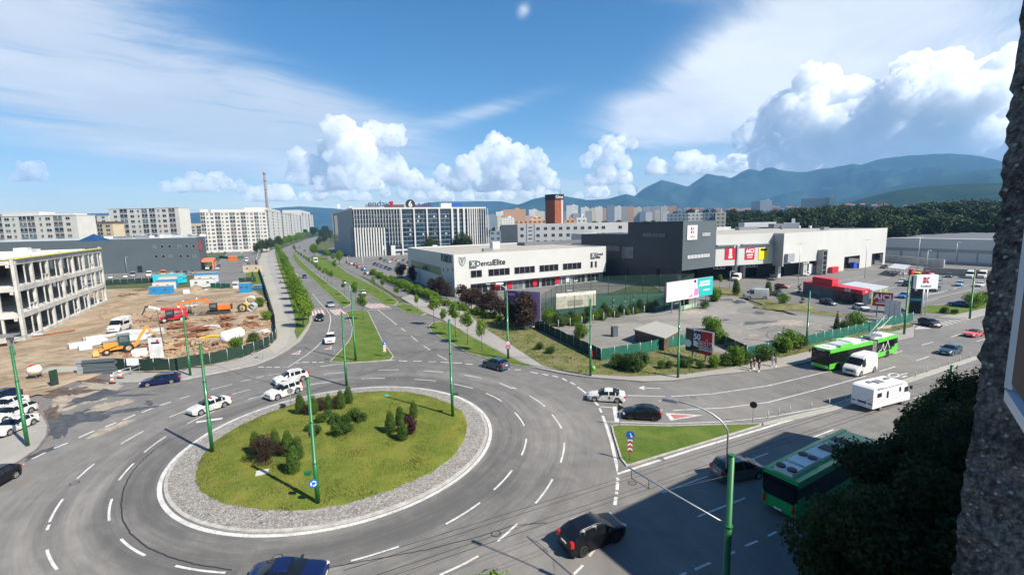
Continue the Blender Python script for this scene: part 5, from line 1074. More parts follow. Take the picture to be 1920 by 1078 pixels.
def car_proto(kind, rimm='rim'):
    k = KINDS[kind]; L_, w_ = k['L'], k['w']; g0, g1, g2, g3 = k['g']; r = k['r']; cargo = k.get('cargo'); soft = k.get('soft')
    xs = set([0, .05, .12, .25, .4, L_-.05, L_-.12, L_-.25, g0, g1, g2, g3, (g0+g1)/2, (g2+g3)/2])
    for p in k['pil']: xs |= {p-.05, p+.05}
    ra = r+.07
    for a in k['ax']:
        for q in range(9): xs.add(a-ra*math.cos(pi*q/8))
    x = 0
    while x < L_: xs.add(x); x += .28
    keep = set([0, L_, g0, g1, g2, g3]+[p+d for p in k['pil'] for d in (-.05, .05)]); out = []
    for x in sorted(q for q in xs if 0 <= q <= L_):
        if out and x-out[-1] < .035:
            if x in keep and out[-1] not in keep: out[-1] = x
            elif x in keep: out.append(x)
            continue
        out.append(x)
    xs = out; V = []; 
    for x in xs:
        zt = smoothP(k['top'], x, .06); zb = smoothP(k['belt'], x, .08); t = min(x, L_-x)
        ww = w_*(1-.22*max(0, 1-t/.55)**2.2); lo = .20+.12*max(0, 1-t/.3)
        if x <= g0 or x >= g3: gg = 0
        elif x < g1: gg = (x-g0)/(g1-g0)
        elif x <= g2: gg = 1
        else: gg = (g3-x)/(g3-g2) if g3 > g2 else 1
        if cargo and x >= g1: gg = 1 if x < L_-.1 else .8
        zb = min(zb, zt-.05); wt = lerp(ww*.90, ww*(.74 if not cargo else .88), gg); ze = zt-lerp(.025, .085 if not cargo else .14, gg)
        za = lo
        for a in k['ax']:
            d = abs(x-a)
            if d < ra: za = max(za, r+math.sqrt(ra*ra-d*d))
        za = min(za, zb-.08); zm = max(.55, za+.02); zm = min(zm, zb-.04)
        V.append([(0, za), (ww*.80, za), (ww*.965, za+.0), (ww*1.0, zm), (ww*.985, zb), (wt, ze), (wt*.86, zt-.012), (0, zt+.008)])
    vs = []; fs = {0: [], 1: []}; n = 8
    for s in (1, -1):
        o = len(vs)
        for x, row in zip(xs, V): vs += [(L_/2-x, s*y, z) for y, z in row]
        for i in range(len(xs)-1):
            xm = (xs[i]+xs[i+1])/2
            inpil = any(abs(xm-p) < .051 for p in k['pil'])
            for j in range(n-1):
                gl = 0
                if j >= 5 and (g0 < xm < g1 or (g2 < xm < g3)): gl = 1
                if j == 4 and g0+.22 < xm < g3-.12 and not inpil: gl = 1
                if cargo and (xm > g1+.62 or (j >= 5 and xm > g1)): gl = 0
                if soft and g1 <= xm <= g3 and j >= 5: gl = 1
                f = (o+i*n+j, o+(i+1)*n+j, o+(i+1)*n+j+1, o+i*n+j+1); fs[gl].append(f if s < 0 else f[::-1])
        for i, rv in ((0, False), (len(xs)-1, True)):
            f = tuple(o+i*n+j for j in range(n)); fs[0].append(f if (rv == (s < 0)) else f[::-1])
    root = empty(kind if kind != 'van' else 'panel_van', (0, 0, 0), None, None)
    for gi, nm, mt_ in ((0, 'body', 'paint_white'), (1, 'windows', 'trim_black' if soft else 'car_glass')):
        used = sorted(set(q for f in fs[gi] for q in f)); mp = {q: i for i, q in enumerate(used)}
        b = MB(); b.add([vs[q] for q in used], [[mp[q] for q in f] for f in fs[gi]]); o = b.build(nm, mt_, root, sharp=32)
        if gi == 0:
            bm = bmesh.new(); bm.from_mesh(o.data); bmesh.ops.remove_doubles(bm, verts=bm.verts, dist=.002); bmesh.ops.recalc_face_normals(bm, faces=bm.faces); bm.to_mesh(o.data); bm.free(); o.data.set_sharp_from_angle(angle=R(32))
    for a in k['ax']:
        for s in (1, -1): wheel(root, L_/2-a, s*(w_-.12), r, .22, rimm)
    b = MB(); b.box((0, 0, .34), (L_-.9, w_*1.45, .22)); b.build('underbody', 'trim_black', root)
    def at(x, y, zf): return x
    hz = interp(k['belt'], .3)-.10; rz_ = interp(k['belt'], L_-.35)-.12
    for s in (1, -1):
        b = MB(); b.box((L_/2-.20, s*(w_*.70), hz), (.30, .34, .15), -s*.32); b.build('headlight', 'lamp_clear', root)
        b = MB(); b.box((-L_/2+(.14 if not cargo else .06), s*(w_*.78), rz_+(.0 if not cargo else .1)), (.22, .26, .20 if kind not in ('suv', 'minivan', 'van') else .34), s*.30); b.build('taillight', 'lamp_red', root)
        b = MB(); mz = interp(k['belt'], g0+.4)+.10; b.box((L_/2-g0-.42, s*(w_+.09), mz), (.14, .22, .15)); b.build('mirror', 'trim_black', root)
    b = MB(); b.box((L_/2-.05, 0, hz-.16), (.10, w_*.95, .17)); b.box((L_/2-.06, 0, .34), (.10, w_*1.2, .14)); b.build('grille', 'trim_black', root)
    b = MB(); b.box((L_/2-.0, 0, .46), (.03, .5, .11)); b.build('number_plate', 'plate', root); b = MB(); b.box((-L_/2-.0, 0, rz_-.12), (.03, .5, .11)); b.build('number_plate', 'plate', root)
    if kind in ('suv', 'wagon'):
        for s in (1, -1): b = MB(); b.tube([(L_/2-g1-.1, s*w_*.66, interp(k['top'], g1+.2)-.02), (L_/2-g1-.5, s*w_*.66, interp(k['top'], g1+.5)+.03), (L_/2-g2+.2, s*w_*.66, interp(k['top'], g2)+.02), (L_/2-g2, s*w_*.66, interp(k['top'], g2)-.03)], .025, 6); b.build('roof_rail', 'metal_grey', root)
    return root
USED = set(); ROOT = {}
def car(kind, col, px, py, hx, hy, label, cat='car', group=None, z=0.0, rim='rim', extra=None, s=1.0):
    key = (kind, rim)
    if key not in ROOT: ROOT[key] = car_proto(kind, rim)
    c = copy_tree(ROOT[key])
    p = G(px, py, z); q = G(hx, hy, z); d = q-p
    c.location = (p.x, p.y, z); c.rotation_euler = (0, 0, math.atan2(d.y, d.x)); c.scale = (s, s, s)
    for k in ('label', 'category', 'group'):
        if k in c: del c[k]
    tag(c, label, cat, group)
    for ch in c.children:
        if ch.name.split('.')[0] == 'body': ch.material_slots[0].link = 'OBJECT'; ch.material_slots[0].material = MATS['paint_'+col]
    if extra: extra(c)
    return c
def taxi(c):
    b = MB(); b.box((-.1, 0, 1.50), (.10, .10, .06)); b.box((-.1, 0, 1.545), (.16, 1.0, .05)); o = b.build('roof_sign', MATS['sign_red'], None); o.parent = c
def doorlogo(c):
    for s in (1, -1):
        b = MB(); b.disc((-.35, s*.895, .66), .13, 14, 0, (0, s, 0), .02); o = b.build('door_badge', 'trim_black', None); o.parent = c
g_ = 'cars on the roundabout'
car('wagon', 'navy', 303, 719, 268, 724, 'dark blue estate car entering from the building site kerb', group=g_)
car('sedan', 'white', 394, 768, 358, 780, 'white sedan with red roof sign passing the left pole', group=g_, extra=taxi)
car('suv', 'white', 533, 741, 500, 752, 'white crossover with dark roof bars beside the island thujas', group=g_)
car('suv', 'white', 546, 716, 517, 723, 'white off-roader with silver wheels on the outer lane', group=g_)
car('hatch', 'black', 600, 600, 599.4, 606, 'black hatchback just past the left zebra crossing', group='cars on the boulevard')
car('suv', 'white', 620, 641, 617, 650, 'white car coming down the boulevard to the roundabout', group='cars on the boulevard')
car('sedan', 'silver', 620, 574, 624, 581, 'silver car waiting at the left zebra crossing', group='cars on the boulevard')
car('hatch', 'navy', 571, 521, 573, 525, 'dark blue car coming down the middle of the boulevard', group='cars on the boulevard')
car('suv', 'silver', 681, 553, 675, 547, 'silver car driving away before the right zebra crossing', group='cars on the boulevard')
for (x, y, hx, hy, c, l) in ((562, 465.5, 567, 468, 'grey', 'far grey car at the boulevard bend, farthest of three'), (571.5, 471.5, 577, 475, 'black', 'far black car on the boulevard, nearest of three at the bend'), (582, 470, 579, 467.5, 'grey', 'far grey car beside the black one at the boulevard bend')): car('hatch', c, x, y, hx, hy, l, group='cars on the boulevard')
car('suv', 'slate', 930, 690, 905, 683, 'slate blue off-roader entering the roundabout by the grass verge', group=g_)
car('sedan', 'white', 1137, 750, 1103, 748, 'white saloon with round door badge joining the roundabout', group=g_, extra=doorlogo)
car('hatch', 'black', 1203, 783, 1165, 781, 'black hatchback waiting at the triangular island', group=g_, rim='rim_dark')
car('minivan', 'grey', 1383, 893, 1418, 887, 'grey people carrier in the shade behind the near pole', group='cars on the main street')
car('suv', 'black', 1110, 1015, 1162, 993, 'shiny black off-roader leaving the roundabout into the shade', group=g_, rim='rim_dark', s=1.04)
car('sedan', 'navy', 541, 1094, 600, 1088, 'dark blue car cut off by the bottom edge of the picture', group=g_)
car('hatch', 'black', -14, 912, -55, 935, 'black car leaving at the far left edge', group=g_)
gp = 'cars parked at the left edge'
car('sedan', 'white', 28, 806, -8, 822, 'nearest white car parked on the left pavement', group=gp, z=.12); car('wagon', 'white', 24, 782, -14, 796, 'white estate car parked behind the nearest white car', group=gp, z=.12)
car('sedan', 'white', 12, 767, -24, 780, 'white car parked in the third row at the left edge', group=gp, z=.12); car('hatch', 'navy', 2, 752, -30, 762, 'dark car parked farthest back at the left edge', group=gp, z=.12)
car('hatch', 'slate', 1781, 663, 1760, 669, 'dark blue car driving in on the main street', group='cars on the main street'); car('cabrio', 'coral', 1825, 630, 1808, 634, 'red cabriolet with black soft top on the main street', group='cars on the main street')
car('hatch', 'brown', 1743, 611, 1765, 617, 'dark brown hatchback coming out of the car park', group='cars on the main street', s=1.05)
gc = 'cars in the shopping hall car park'
for (k, c, x, y, hx, hy, l) in (
 ('van', 'white', 1381, 526, 1372, 529, 'small white van parked by the lawn edge'), ('hatch', 'silver', 1394, 516, 1388, 520, 'silver car parked left of three white cars'), ('suv', 'white', 1409, 516, 1400, 519, 'white off-roader parked before the red poster'),
 ('sedan', 'white', 1430, 517, 1421, 521, 'white car parked before the AICI poster'), ('sedan', 'white', 1450, 518, 1441, 521, 'white car parked at the concrete column'), ('hatch', 'grey', 1449, 525, 1439, 529, 'dark grey hatchback driving past the white cars'),
 ('sedan', 'white', 1511, 517, 1501, 520, 'lone white car before the stair tower'), ('hatch', 'red', 1466, 540, 1476, 541, 'red car beside the topiary'), ('sedan', 'green', 1457, 554, 1447, 551, 'dark car hidden behind the box van'),
 ('wagon', 'black', 1552, 571, 1568, 575, 'black people carrier on the access road'), ('hatch', 'white', 1614, 581, 1630, 585, 'white small hatchback on the access road'), ('suv', 'navy', 1685, 592, 1700, 597, 'dark pickup half hidden behind the grey hoarding'),
 ('sedan', 'blue', 1694, 558, 1684, 562, 'bright blue car left of the price totem'), ('suv', 'black', 1699, 536, 1690, 541, 'black off-roader left of the price totem'), ('hatch', 'white', 1692, 531, 1685, 535, 'white car behind the black off-roader'),
 ('wagon', 'silver', 1757, 532, 1746, 535, 'silver estate car right of the tall white sign'), ('suv', 'grey', 1753, 546, 1742, 550, 'dark grey off-roader at the hatched bay'), ('hatch', 'grey', 1780, 520, 1773, 523, 'grey hatchback in the middle of the car park'),
 ('hatch', 'pale_blue', 1799, 536, 1790, 540, 'pale blue hatchback in the car park'), ('van', 'white', 1819, 521, 1811, 525, 'left of two white delivery vans'), ('van', 'white', 1842, 521, 1833, 525, 'right of two white delivery vans'),
 ('sedan', 'white', 1837, 537, 1828, 540, 'white car in front of the delivery vans'), ('hatch', 'yellow', 1721, 514, 1712, 517, 'yellow car near the trolley shelter'), ('hatch', 'coral', 1740, 516, 1748, 517, 'red and black car next to the yellow car'),
 ('wagon', 'black', 1657, 503, 1647, 506, 'black estate behind the trolley shelter'), ('sedan', 'black', 1598, 500, 1589, 503, 'black car at the loading recess'), ('cabrio', 'blue', 1798, 573, 1780, 571, 'blue sports car behind the right lawn')):
    car(k, c, x, y, hx, hy, l, 'van' if k == 'van' else 'car', group=gc, z=.11)
car('van', 'silver', 1417, 560, 1393, 560, 'large pale grey box van parked on the wet yard', 'van', z=.14, s=1.12)
go = 'cars in the office car park'
for (k, c, x, y, l) in (('hatch', 'red', 652, 493, 'red car at the left end of the office row'), ('sedan', 'white', 658, 496, 'white car second in the office row'), ('hatch', 'dark_red', 666, 498, 'dark red car third in the office row'), ('hatch', 'red', 672, 502, 'bright red car left of the blue one'),
 ('suv', 'blue', 682, 507, 'blue car between red and white ones'), ('sedan', 'white', 688, 514, 'white car at the hedge end of the office row')): car(k, c, x, y, x-10, y-2.5, l, group=go, z=.07)
for (k, c, x, y, l) in (('hatch', 'black', 703, 497, 'black car first of five in the middle row'), ('hatch', 'grey', 709.5, 499, 'grey car second of five in the middle row'), ('sedan', 'grey', 716, 501.5, 'grey saloon third of five in the middle row'), ('hatch', 'navy', 724, 504, 'dark blue car fourth of five in the middle row'), ('sedan', 'navy', 731, 507, 'dark blue saloon last of five in the middle row'),
 ('suv', 'black', 714, 487, 'black off-roader nearest the office entrance'), ('hatch', 'green', 722, 490.5, 'dark green car near the office entrance'), ('sedan', 'white', 730, 492.5, 'white car in the back office row'), ('hatch', 'coral', 738, 487.5, 'red car farthest back in the office car park'), ('sedan', 'silver', 745, 490, 'silver car in the back office row'),
 ('sedan', 'navy', 748, 497, 'dark blue saloon beside the clinic'), ('hatch', 'grey', 757, 490, 'grey car in the back row near the clinic'), ('sedan', 'black', 766, 494, 'black saloon touching the clinic corner'), ('hatch', 'red', 763, 503, 'dark red car at the clinic wall')): car(k, c, x, y, x+8, y+3, l, group=go, z=.07)
gh = 'vehicles beside the grey hall'
for (k, c, x, y, l) in (('sedan', 'white', 208, 522, 'white car at the left end before the grey hall'), ('hatch', 'white', 236, 520.5, 'white car behind the mesh fence of the hall'), ('van', 'silver', 250, 519, 'grey van parked before the grey hall'), ('van', 'white', 280, 518, 'white van right of the hall door'), ('hatch', 'dark_red', 294, 518.5, 'dark red car between van and orange truck'), ('van', 'orange', 307, 516, 'orange van parked before the grey hall'),
 ('wagon', 'white', 322, 515, 'white estate car behind the turquoise cabin'), ('suv', 'grey', 333, 514, 'grey car behind the turquoise cabin'), ('wagon', 'green', 347, 513.5, 'dark green car near the hall corner'), ('hatch', 'silver', 362, 513, 'silver car near the hall corner'),
 ('suv', 'white', 389, 505, 'white off-roader under the orange canopy'), ('sedan', 'white', 408, 505, 'front white car on the forecourt'), ('hatch', 'navy', 410, 500.5, 'dark blue car behind the front white one'), ('hatch', 'silver', 407, 497, 'silver car third on the forecourt'), ('hatch', 'red', 405, 493, 'red car last on the forecourt'),
 ('van', 'white', 463, 490, 'white van on the right of the forecourt'), ('hatch', 'red', 451, 492, 'red car beside the forecourt van'), ('wagon', 'grey', 466, 497, 'grey estate on the right of the forecourt')): car(k, c, x, y, x-4, y+3 if y < 506 else y+3, l, 'van' if k == 'van' else 'car', group=gh, z=.16)
for k, (x, y, c) in enumerate(((385, 476, 'white'), (397, 475.5, 'grey'), (410, 475, 'silver'), (422, 475, 'black'), (438, 475, 'silver'), (453, 474.5, 'white'), (470, 473, 'silver'), (488, 471, 'blue'), (497, 470, 'white'), (503, 473, 'red'))):
    car('hatch', c, x, y, x-3, y+1.5, '%s car in the row under the tall white flats, %s' % (c, ('left end', 'second from left', 'third from left', 'fourth from left', 'before the entrance', 'right of the entrance', 'fourth from right', 'third from right', 'second from right', 'right end')[k]), group='cars before the white flats', z=-.02)
car('van', 'white', 226, 619, 205, 627, 'white minibus with side windows parked on the building site', 'van', z=.3, s=1.1, extra=lambda c: [setattr(MB().box((-.4, s*1.115, 1.55), (1.9, .04, .5)).build('side_window', 'car_glass', None), 'parent', c) for s in (.92, -.92)])

# --- buses
M('bus_green', (.10, .52, .04), .35, var=.04, coat=.6, spec=.5); M('bus_emerald', (.015, .36, .09), .4, var=.04, coat=.5); M('bus_glass', (.007, .008, .009), .08, var=.3, spec=.35, coat=.1); M('bus_white', (.72, .72, .70), .5, var=.05); M('bellows', (.24, .25, .24), .8, var=.15, scale=6)
def box_r(b, x0, x1, w_, z0, z1, mi=0, r=.18):
    pts = [(-w_, z0), (w_, z0), (w_, z1-r), (w_-r*.3, z1-r*.3), (w_-r, z1), (-w_+r, z1), (-w_+r*.3, z1-r*.3), (-w_, z1-r)]
    vs = [(x, y, z) for x in (x0, x1) for (y, z) in pts]; n = 8
    b.add(vs, [tuple(range(n-1, -1, -1)), tuple(range(n, 2*n))]+[(i, (i+1) % n, n+(i+1) % n, n+i) for i in range(n)], mi)
def bus_section(root, M4, x0, x1, front=False, rear=False, col='bus_green', wheels=()):
    """one rigid section of a bus; M4 moves it to its place behind the joint"""
    def bl(b, name, mt_, par=root, sharp=None):
        b.v = [tuple(M4 @ Vector(v)) for v in b.v]; return b.build(name, mt_, par, sharp=sharp)
    b = MB(); box_r(b, x0, x1, 1.275, .34, 3.05, r=.22); bl(b, 'body', 'bus_glass')
    b = MB()
    for s in (1, -1): b.box(((x0+x1)/2, s*1.28, .72), (x1-x0-.1, .03, .78)); b.box(((x0+x1)/2, s*1.27, 2.86), (x1-x0-.02, .06, .40)); b.box(((x0+x1)/2, s*1.12, 3.10), (x1-x0-.02, .34, .16))
    if front: b.box((x1+.01, 0, .60), (.06, 2.44, .50)); b.box((x1-.12, 0, 3.08), (.4, 2.4, .2))
    if rear:
        b.box((x0-.01, 0, .95), (.06, 2.5, 1.1)); b.box((x0+.1, 0, 3.02), (.3, 2.5, .3))
        for s in (1, -1): b.box((x0+.5, s*1.285, 1.35), (1.0, .03, .9)); b.box((x0+1.3, s*1.285, 1.15), (1.0, .03, .5))
    bl(b, 'livery_panels', col)
    b = MB(); b.box(((x0+x1)/2, 0, 3.09), (x1-x0-.25, 1.9, .10)); bl(b, 'roof', 'bus_white' if col == 'bus_green' else col)
    for a in wheels:
        for s in (1, -1):
            t = wheel(None, a, s*1.12, .47, .30); 
            kids = list(t.children)
            for o in [t]+kids: o.data.transform(M4)
            t.parent = root
            b = MB(); b.disc((a, s*1.295, .50), .60, 20, 0, (0, s, 0), .01); bl(b, 'wheel_arch', 'trim_black')
def glassbars(root, M4, x0, x1):
    for s in (1, -1):
        for k in range(int((x1-x0)/1.5)): b = MB(); b.box((x0+.8+k*1.5, s*1.282, 1.9), (.05, .02, 1.3)); b.v = [tuple(M4 @ Vector(v)) for v in b.v]; b.build('window_pillar', 'trim_black', root)
pf = G(1545, 694); pm = G(1620, 676); pr = G(1672, 663)
tb = empty('trolleybus', (0, 0, 0), 'green and black articulated trolleybus with both roof poles raised', 'trolleybus'); ORG[tb.name] = Vector((0, 0, 0))
I4 = Matrix.Identity(4)
bus_section(tb, I4, -5.1, 5.2, True, False, 'bus_green', (3.3, -2.6)); 
J = Matrix.Translation((-5.8, 0, 0)) @ Matrix.Rotation(R(4), 4, 'Z')
bus_section(tb, J, -7.0, -.5, False, True, 'bus_green', (-3.9,)); glassbars(tb, I4, -5, 5); glassbars(tb, J, -6.2, -1)
b = MB()
for k in range(9): a = -5.05-k*.17; box_r(b, a-.15, a, 1.22-(k % 2)*.05, .5, 3.0-(k % 2)*.05)
b.build('bellows', 'bellows', tb)
b = MB(); b.box((5.24, 0, 2.0), (.03, 2.3, 1.5)); b.build('windscreen', 'car_glass', tb)
b = MB(); b.box((5.25, 0, 2.92), (.04, 1.1, .16)); b.build('destination_sign', 'metal_light', tb)
for s in (1, -1): b = MB(); b.box((5.25, s*1.0, .62), (.06, .28, .22)); b.build('headlight', 'lamp_clear', tb); b = MB(); b.box((5.5, s*1.35, 2.5), (.15, .12, .45)); b.build('mirror', 'trim_black', tb)
for (x, y, sx, sy, sz_, m_) in ((1.2, 0, 2.6, 1.5, .32, 'metal_light'), (-1.7, .0, 2.4, 1.6, .42, 'bus_white'), (3.4, 0, 1.2, 1.2, .12, 'bus_white'), (-3.8, 0, 1.0, 1.3, .3, 'metal_grey')): b = MB(); b.box((x, y, 3.14+sz_/2), (sx, sy, sz_)); b.build('roof_unit', m_, tb)
b = MB(); b.v = []; box_r(b, -4.2, -3.0, .8, 3.14, 3.6); b.v = [tuple(J @ Vector(v)) for v in b.v]; b.build('roof_unit', 'bus_white', tb)
b = MB(); b.box((1.3, 1.1, 3.35), (3.0, .3, .35)); b.box((-1.5, -1.1, 3.35), (3.0, .3, .35)); b.build('roof_fairing', 'bus_green', tb)
for s in (1, -1):
    b = MB(); p0 = Vector((-6.6, s*.3, 3.5)); p1 = Vector((-11.6, s*.45, 6.2)); b.tube([p0, p1], [.06, .035], 6); b.build('trolley_pole', 'metal_light', tb)
b = MB(); b.box((-6.5, 0, 3.35), (1.2, 1.1, .4)); b.build('pole_base', 'metal_grey', tb)
for s in (1, -1):                      # white zigzag peaks on the rear section
    b = MB(); z_ = [(-1.0, 1.1), (-1.5, 1.45), (-1.75, 1.35), (-2.35, 2.35), (-2.7, 1.2), (-3.0, 1.4), (-3.7, 2.6), (-4.4, 1.35)]
    for (a, za), (c, zc) in zip(z_, z_[1:]): b.bar((a, s*1.295, za), (c, s*1.295, zc), .02, .10)
    b.v = [tuple(J @ Vector(v)) for v in b.v]; b.build('peak_graphic', 'sign_white', tb)
d = pf-pm; tb.rotation_euler = (0, 0, math.atan2(d.y, d.x)); u_ = d.normalized(); pc = G(1578, 683); tb.location = (pc.x, pc.y, 0)
# near green bus in the shade
nb_ = empty('city_bus', (0, 0, 0), 'emerald green bus seen from above in the shade, half under the near trees', 'bus'); ORG[nb_.name] = Vector((0, 0, 0))
bus_section(nb_, I4, -5.9, 6.0, False, True, 'bus_emerald', (3.6, -3.2)); glassbars(nb_, I4, -5, 5.5)
for (x, y, sx, sy, sz_, m_) in ((-4.9, 0, 1.5, 1.35, .3, 'bus_white'), (-2.9, 0, 1.9, 1.35, .34, 'bus_white'), (-.2, .0, 2.6, 1.3, .28, 'bus_white'), (2.9, 0, 1.3, 1.35, .2, 'bus_white'), (2.9, 0, 1.0, 1.3, .24, 'trim_black'), (.5, -.1, 1.0, 1.0, .36, 'trim_black')): b = MB(); b.box((x, y, 3.14+sz_/2), (sx, sy, sz_)); b.build('roof_unit', m_, nb_)
for (x, y) in ((-5.2, -.4), (-5.2, .4), (-2.2, -.3), (-2.2, .4)): b = MB(); b.disc((x, y, 3.52), .32, 18, 0, (0, 0, 1), .1); b.build('roof_fan', 'trim_black', nb_)
b = MB(); b.box((-6.0, 0, 1.9), (.03, 2.2, 1.1)); b.build('rear_window', 'car_glass', nb_)
for s in (1, -1): b = MB(); b.box((-6.03, s*1.05, .95), (.05, .18, .6)); b.build('taillight', 'lamp_red', nb_)
b = MB(); b.box((-6.03, 0, .55), (.05, .55, .14)); b.build('number_plate', 'plate', nb_)
p0 = G(1431, 877, 3.1); p1 = G(1577, 806, 3.1); d = p1-p0; u_ = d.normalized(); ctr = p0+u_*5.95-Vector((-u_.y, u_.x, 0))*1.27
nb_.location = (ctr.x, ctr.y, 0); nb_.rotation_euler = (0, 0, math.atan2(d.y, d.x))
# pale bus far up the boulevard
fb = empty('coach', (0, 0, 0), 'small white and green bus seen from behind far up the boulevard', 'bus'); ORG[fb.name] = Vector((0, 0, 0))
b = MB(); box_r(b, -3.6, 3.6, 1.15, .35, 2.9); b.build('body', 'bus_white', fb); b = MB(); b.box((0, 0, 2.1), (6.6, 2.34, .8)); b.build('side_windows', 'bus_glass', fb); b = MB(); b.box((-3.62, 0, 2.0), (.06, 1.9, 1.1)); b.build('rear_window', 'car_glass', fb)
b = MB(); b.box((-3.63, 0, .7), (.06, 2.2, .4)); b.build('rear_bumper', M('pale_green', (.45, .62, .50), .5), fb)
for a in (2.3, -2.1):
    for s in (1, -1): wheel(fb, a, s*1.0, .42, .26)
p = G(592, 492); q = G(586, 484); fb.location = (p.x, p.y, 0); fb.rotation_euler = (0, 0, math.atan2(q.y-p.y, q.x-p.x))
# white delivery van in front of the trolleybus
car('van', 'white', 1612, 698, 1582, 708, 'white panel van driving beside the trolleybus', 'van', s=1.04)
# motorhome
mh = empty('motorhome', (0, 0, 0), 'white motorhome with roof hatches seen from behind on the near lanes', 'motorhome'); ORG[mh.name] = Vector((0, 0, 0))
M('camper_white', (.76, .76, .75), .4, var=.03, coat=.4)
b = MB(); L_ = 3.5; pr_ = [(-L_, .45), (L_, .45), (L_, 1.15), (L_-.45, 1.45), (L_-.75, 2.45), (L_-1.2, 2.78), (-L_+.3, 2.85), (-L_, 2.65)]
n = len(pr_); b.add([(x, y, z) for y in (-1.12, 1.12) for x, z in pr_], [tuple(range(n)), tuple(range(2*n-1, n-1, -1))]+[(i, n+i, n+(i+1) % n, (i+1) % n) for i in range(n)]); b.build('body', 'camper_white', mh, sharp=30)
b = MB(); b.add([(L_-.44, y, 1.47) for y in (-1.0, 1.0)]+[(L_-.71, y, 2.38) for y in (1.0, -1.0)], [(0, 1, 2, 3)]); b.v = [(x+.04, y, z) for x, y, z in b.v]; b.build('windscreen', 'car_glass', mh)
for a in (2.2, -1.9):
    for s in (1, -1): wheel(mh, a, s*.98, .36, .24)
for s in (1, -1):
    for (x, z, wx, hz_) in ((-2.4, 1.9, .8, .5), (-.9, 1.75, .35, .8), (1.4, 2.0, .35, .55), (2.6, 1.8, .7, .6)): b = MB(); b.box((x, s*1.125, z), (wx, .03, hz_)); b.build('side_window', 'car_glass', mh)
    b = MB(); b.box((0, s*1.125, 1.15), (5.5, .02, .05)); b.build('side_stripe', 'metal_grey', mh)
    b = MB(); b.box((-L_-.01, s*.85, .95), (.05, .4, .16)); b.build('taillight', 'lamp_red', mh)
    b = MB(); b.box((L_-.3, s*1.3, 2.0), (.2, .2, .35)); b.build('mirror', 'trim_black', mh)
b = MB(); b.box((-L_-.02, 0, .98), (.04, .9, .22)); b.build('number_plate', 'sign_navy', mh)
for (x, y, sx, sy) in ((-.8, 0, 1.1, .8), (-1.9, .3, .6, .5), (1.2, .2, .8, .35)): b = MB(); b.box((x, y, 2.90), (sx, sy, .1)); b.build('roof_hatch', 'metal_grey', mh)
b = MB(); b.tube([(-2.8, -1.2, 2.7), (1.9, -1.2, 2.72)], .07, 8); b.build('awning', 'metal_light', mh)
p0 = G(1640, 772); p1 = G(1693, 757); d = p1-p0; u_ = d.normalized(); c = p0+u_*2.8+Vector((-u_.y, u_.x, 0))*1.0; mh.location = (c.x, c.y, 0); mh.rotation_euler = (0, 0, math.atan2(d.y, d.x))
# parked box truck far away on the forecourt and the excavator family come with the site

for q in ROOT.values():
    for ch in list(q.children_recursive): bpy.data.objects.remove(ch)
    bpy.data.objects.remove(q)
# ------------------------------------------------------------------ poles and wires
M('pole_green', (.010, .125, .032), .45, var=.10, scale=1.2, coat=.2, spec=.5); M('galvanised', (.42, .44, .45), .45, metal=.5); M('wire', (.03, .03, .03), .6)
ORDN = ['nearest', 'second nearest', 'third nearest', 'fourth nearest', 'fifth nearest', 'sixth nearest', 'seventh nearest', 'eighth nearest', 'ninth nearest', 'tenth nearest', 'eleventh nearest', 'twelfth nearest', 'thirteenth nearest', 'farthest']
def pole(p, h, label, arm=None, r=.17, mat='pole_green', signs=()):
    o = empty('street_pole', p, label, 'pole', 'green overhead wire poles' if mat == 'pole_green' else 'grey lamp posts'); p = Vector(p)
    b = MB(); b.tube([p, p+Vector((0, 0, h*.33)), p+Vector((0, 0, h*.331)), p+Vector((0, 0, h*.66)), p+Vector((0, 0, h*.661)), p+Vector((0, 0, h))], [r, r, r*.86, r*.86, r*.74, r*.72], 16); b.build('shaft', mat, o)
    for t in (.33, .66): b = MB(); b.tube([p+Vector((0, 0, h*t-.05)), p+Vector((0, 0, h*t+.05))], r*1.06, 16); b.build('collar', mat, o)
    b = MB(); b.tube([p+Vector((0, 0, h)), p+Vector((0, 0, h+.06))], r*.8, 12); b.build('cap', mat, o)
    if arm:
        az_, ln, up = arm; d = Vector((math.sin(R(az_)), math.cos(R(az_)), 0)); s = p+d*(r+.04)+Vector((0, 0, h-.9)); pts = [s, s+Vector((0, 0, 1.0+up*.3))]
        for k in range(1, 8): t = k/7*pi/2; pts.append(s+d*(ln*(1-math.cos(t)))+Vector((0, 0, 1.0+up*(.3+.7*math.sin(t)))))
        b = MB(); b.tube(pts, [.05]*3+[.042]*6, 8); b.build('lamp_arm', 'galvanised', o)
        e = pts[-1]; b = MB(); q = d.to_track_quat('X', 'Z').to_matrix().to_4x4(); b.box(e+d*.3, (.75, .26, .12), M4=q, taper=.8); hd = b.build('lamp_head', 'metal_light', o); b = MB(); b.box(e+d*.35-Vector((0, 0, .08)), (.45, .2, .05), M4=q); b.build('lens', 'lamp_clear', hd)
    return o
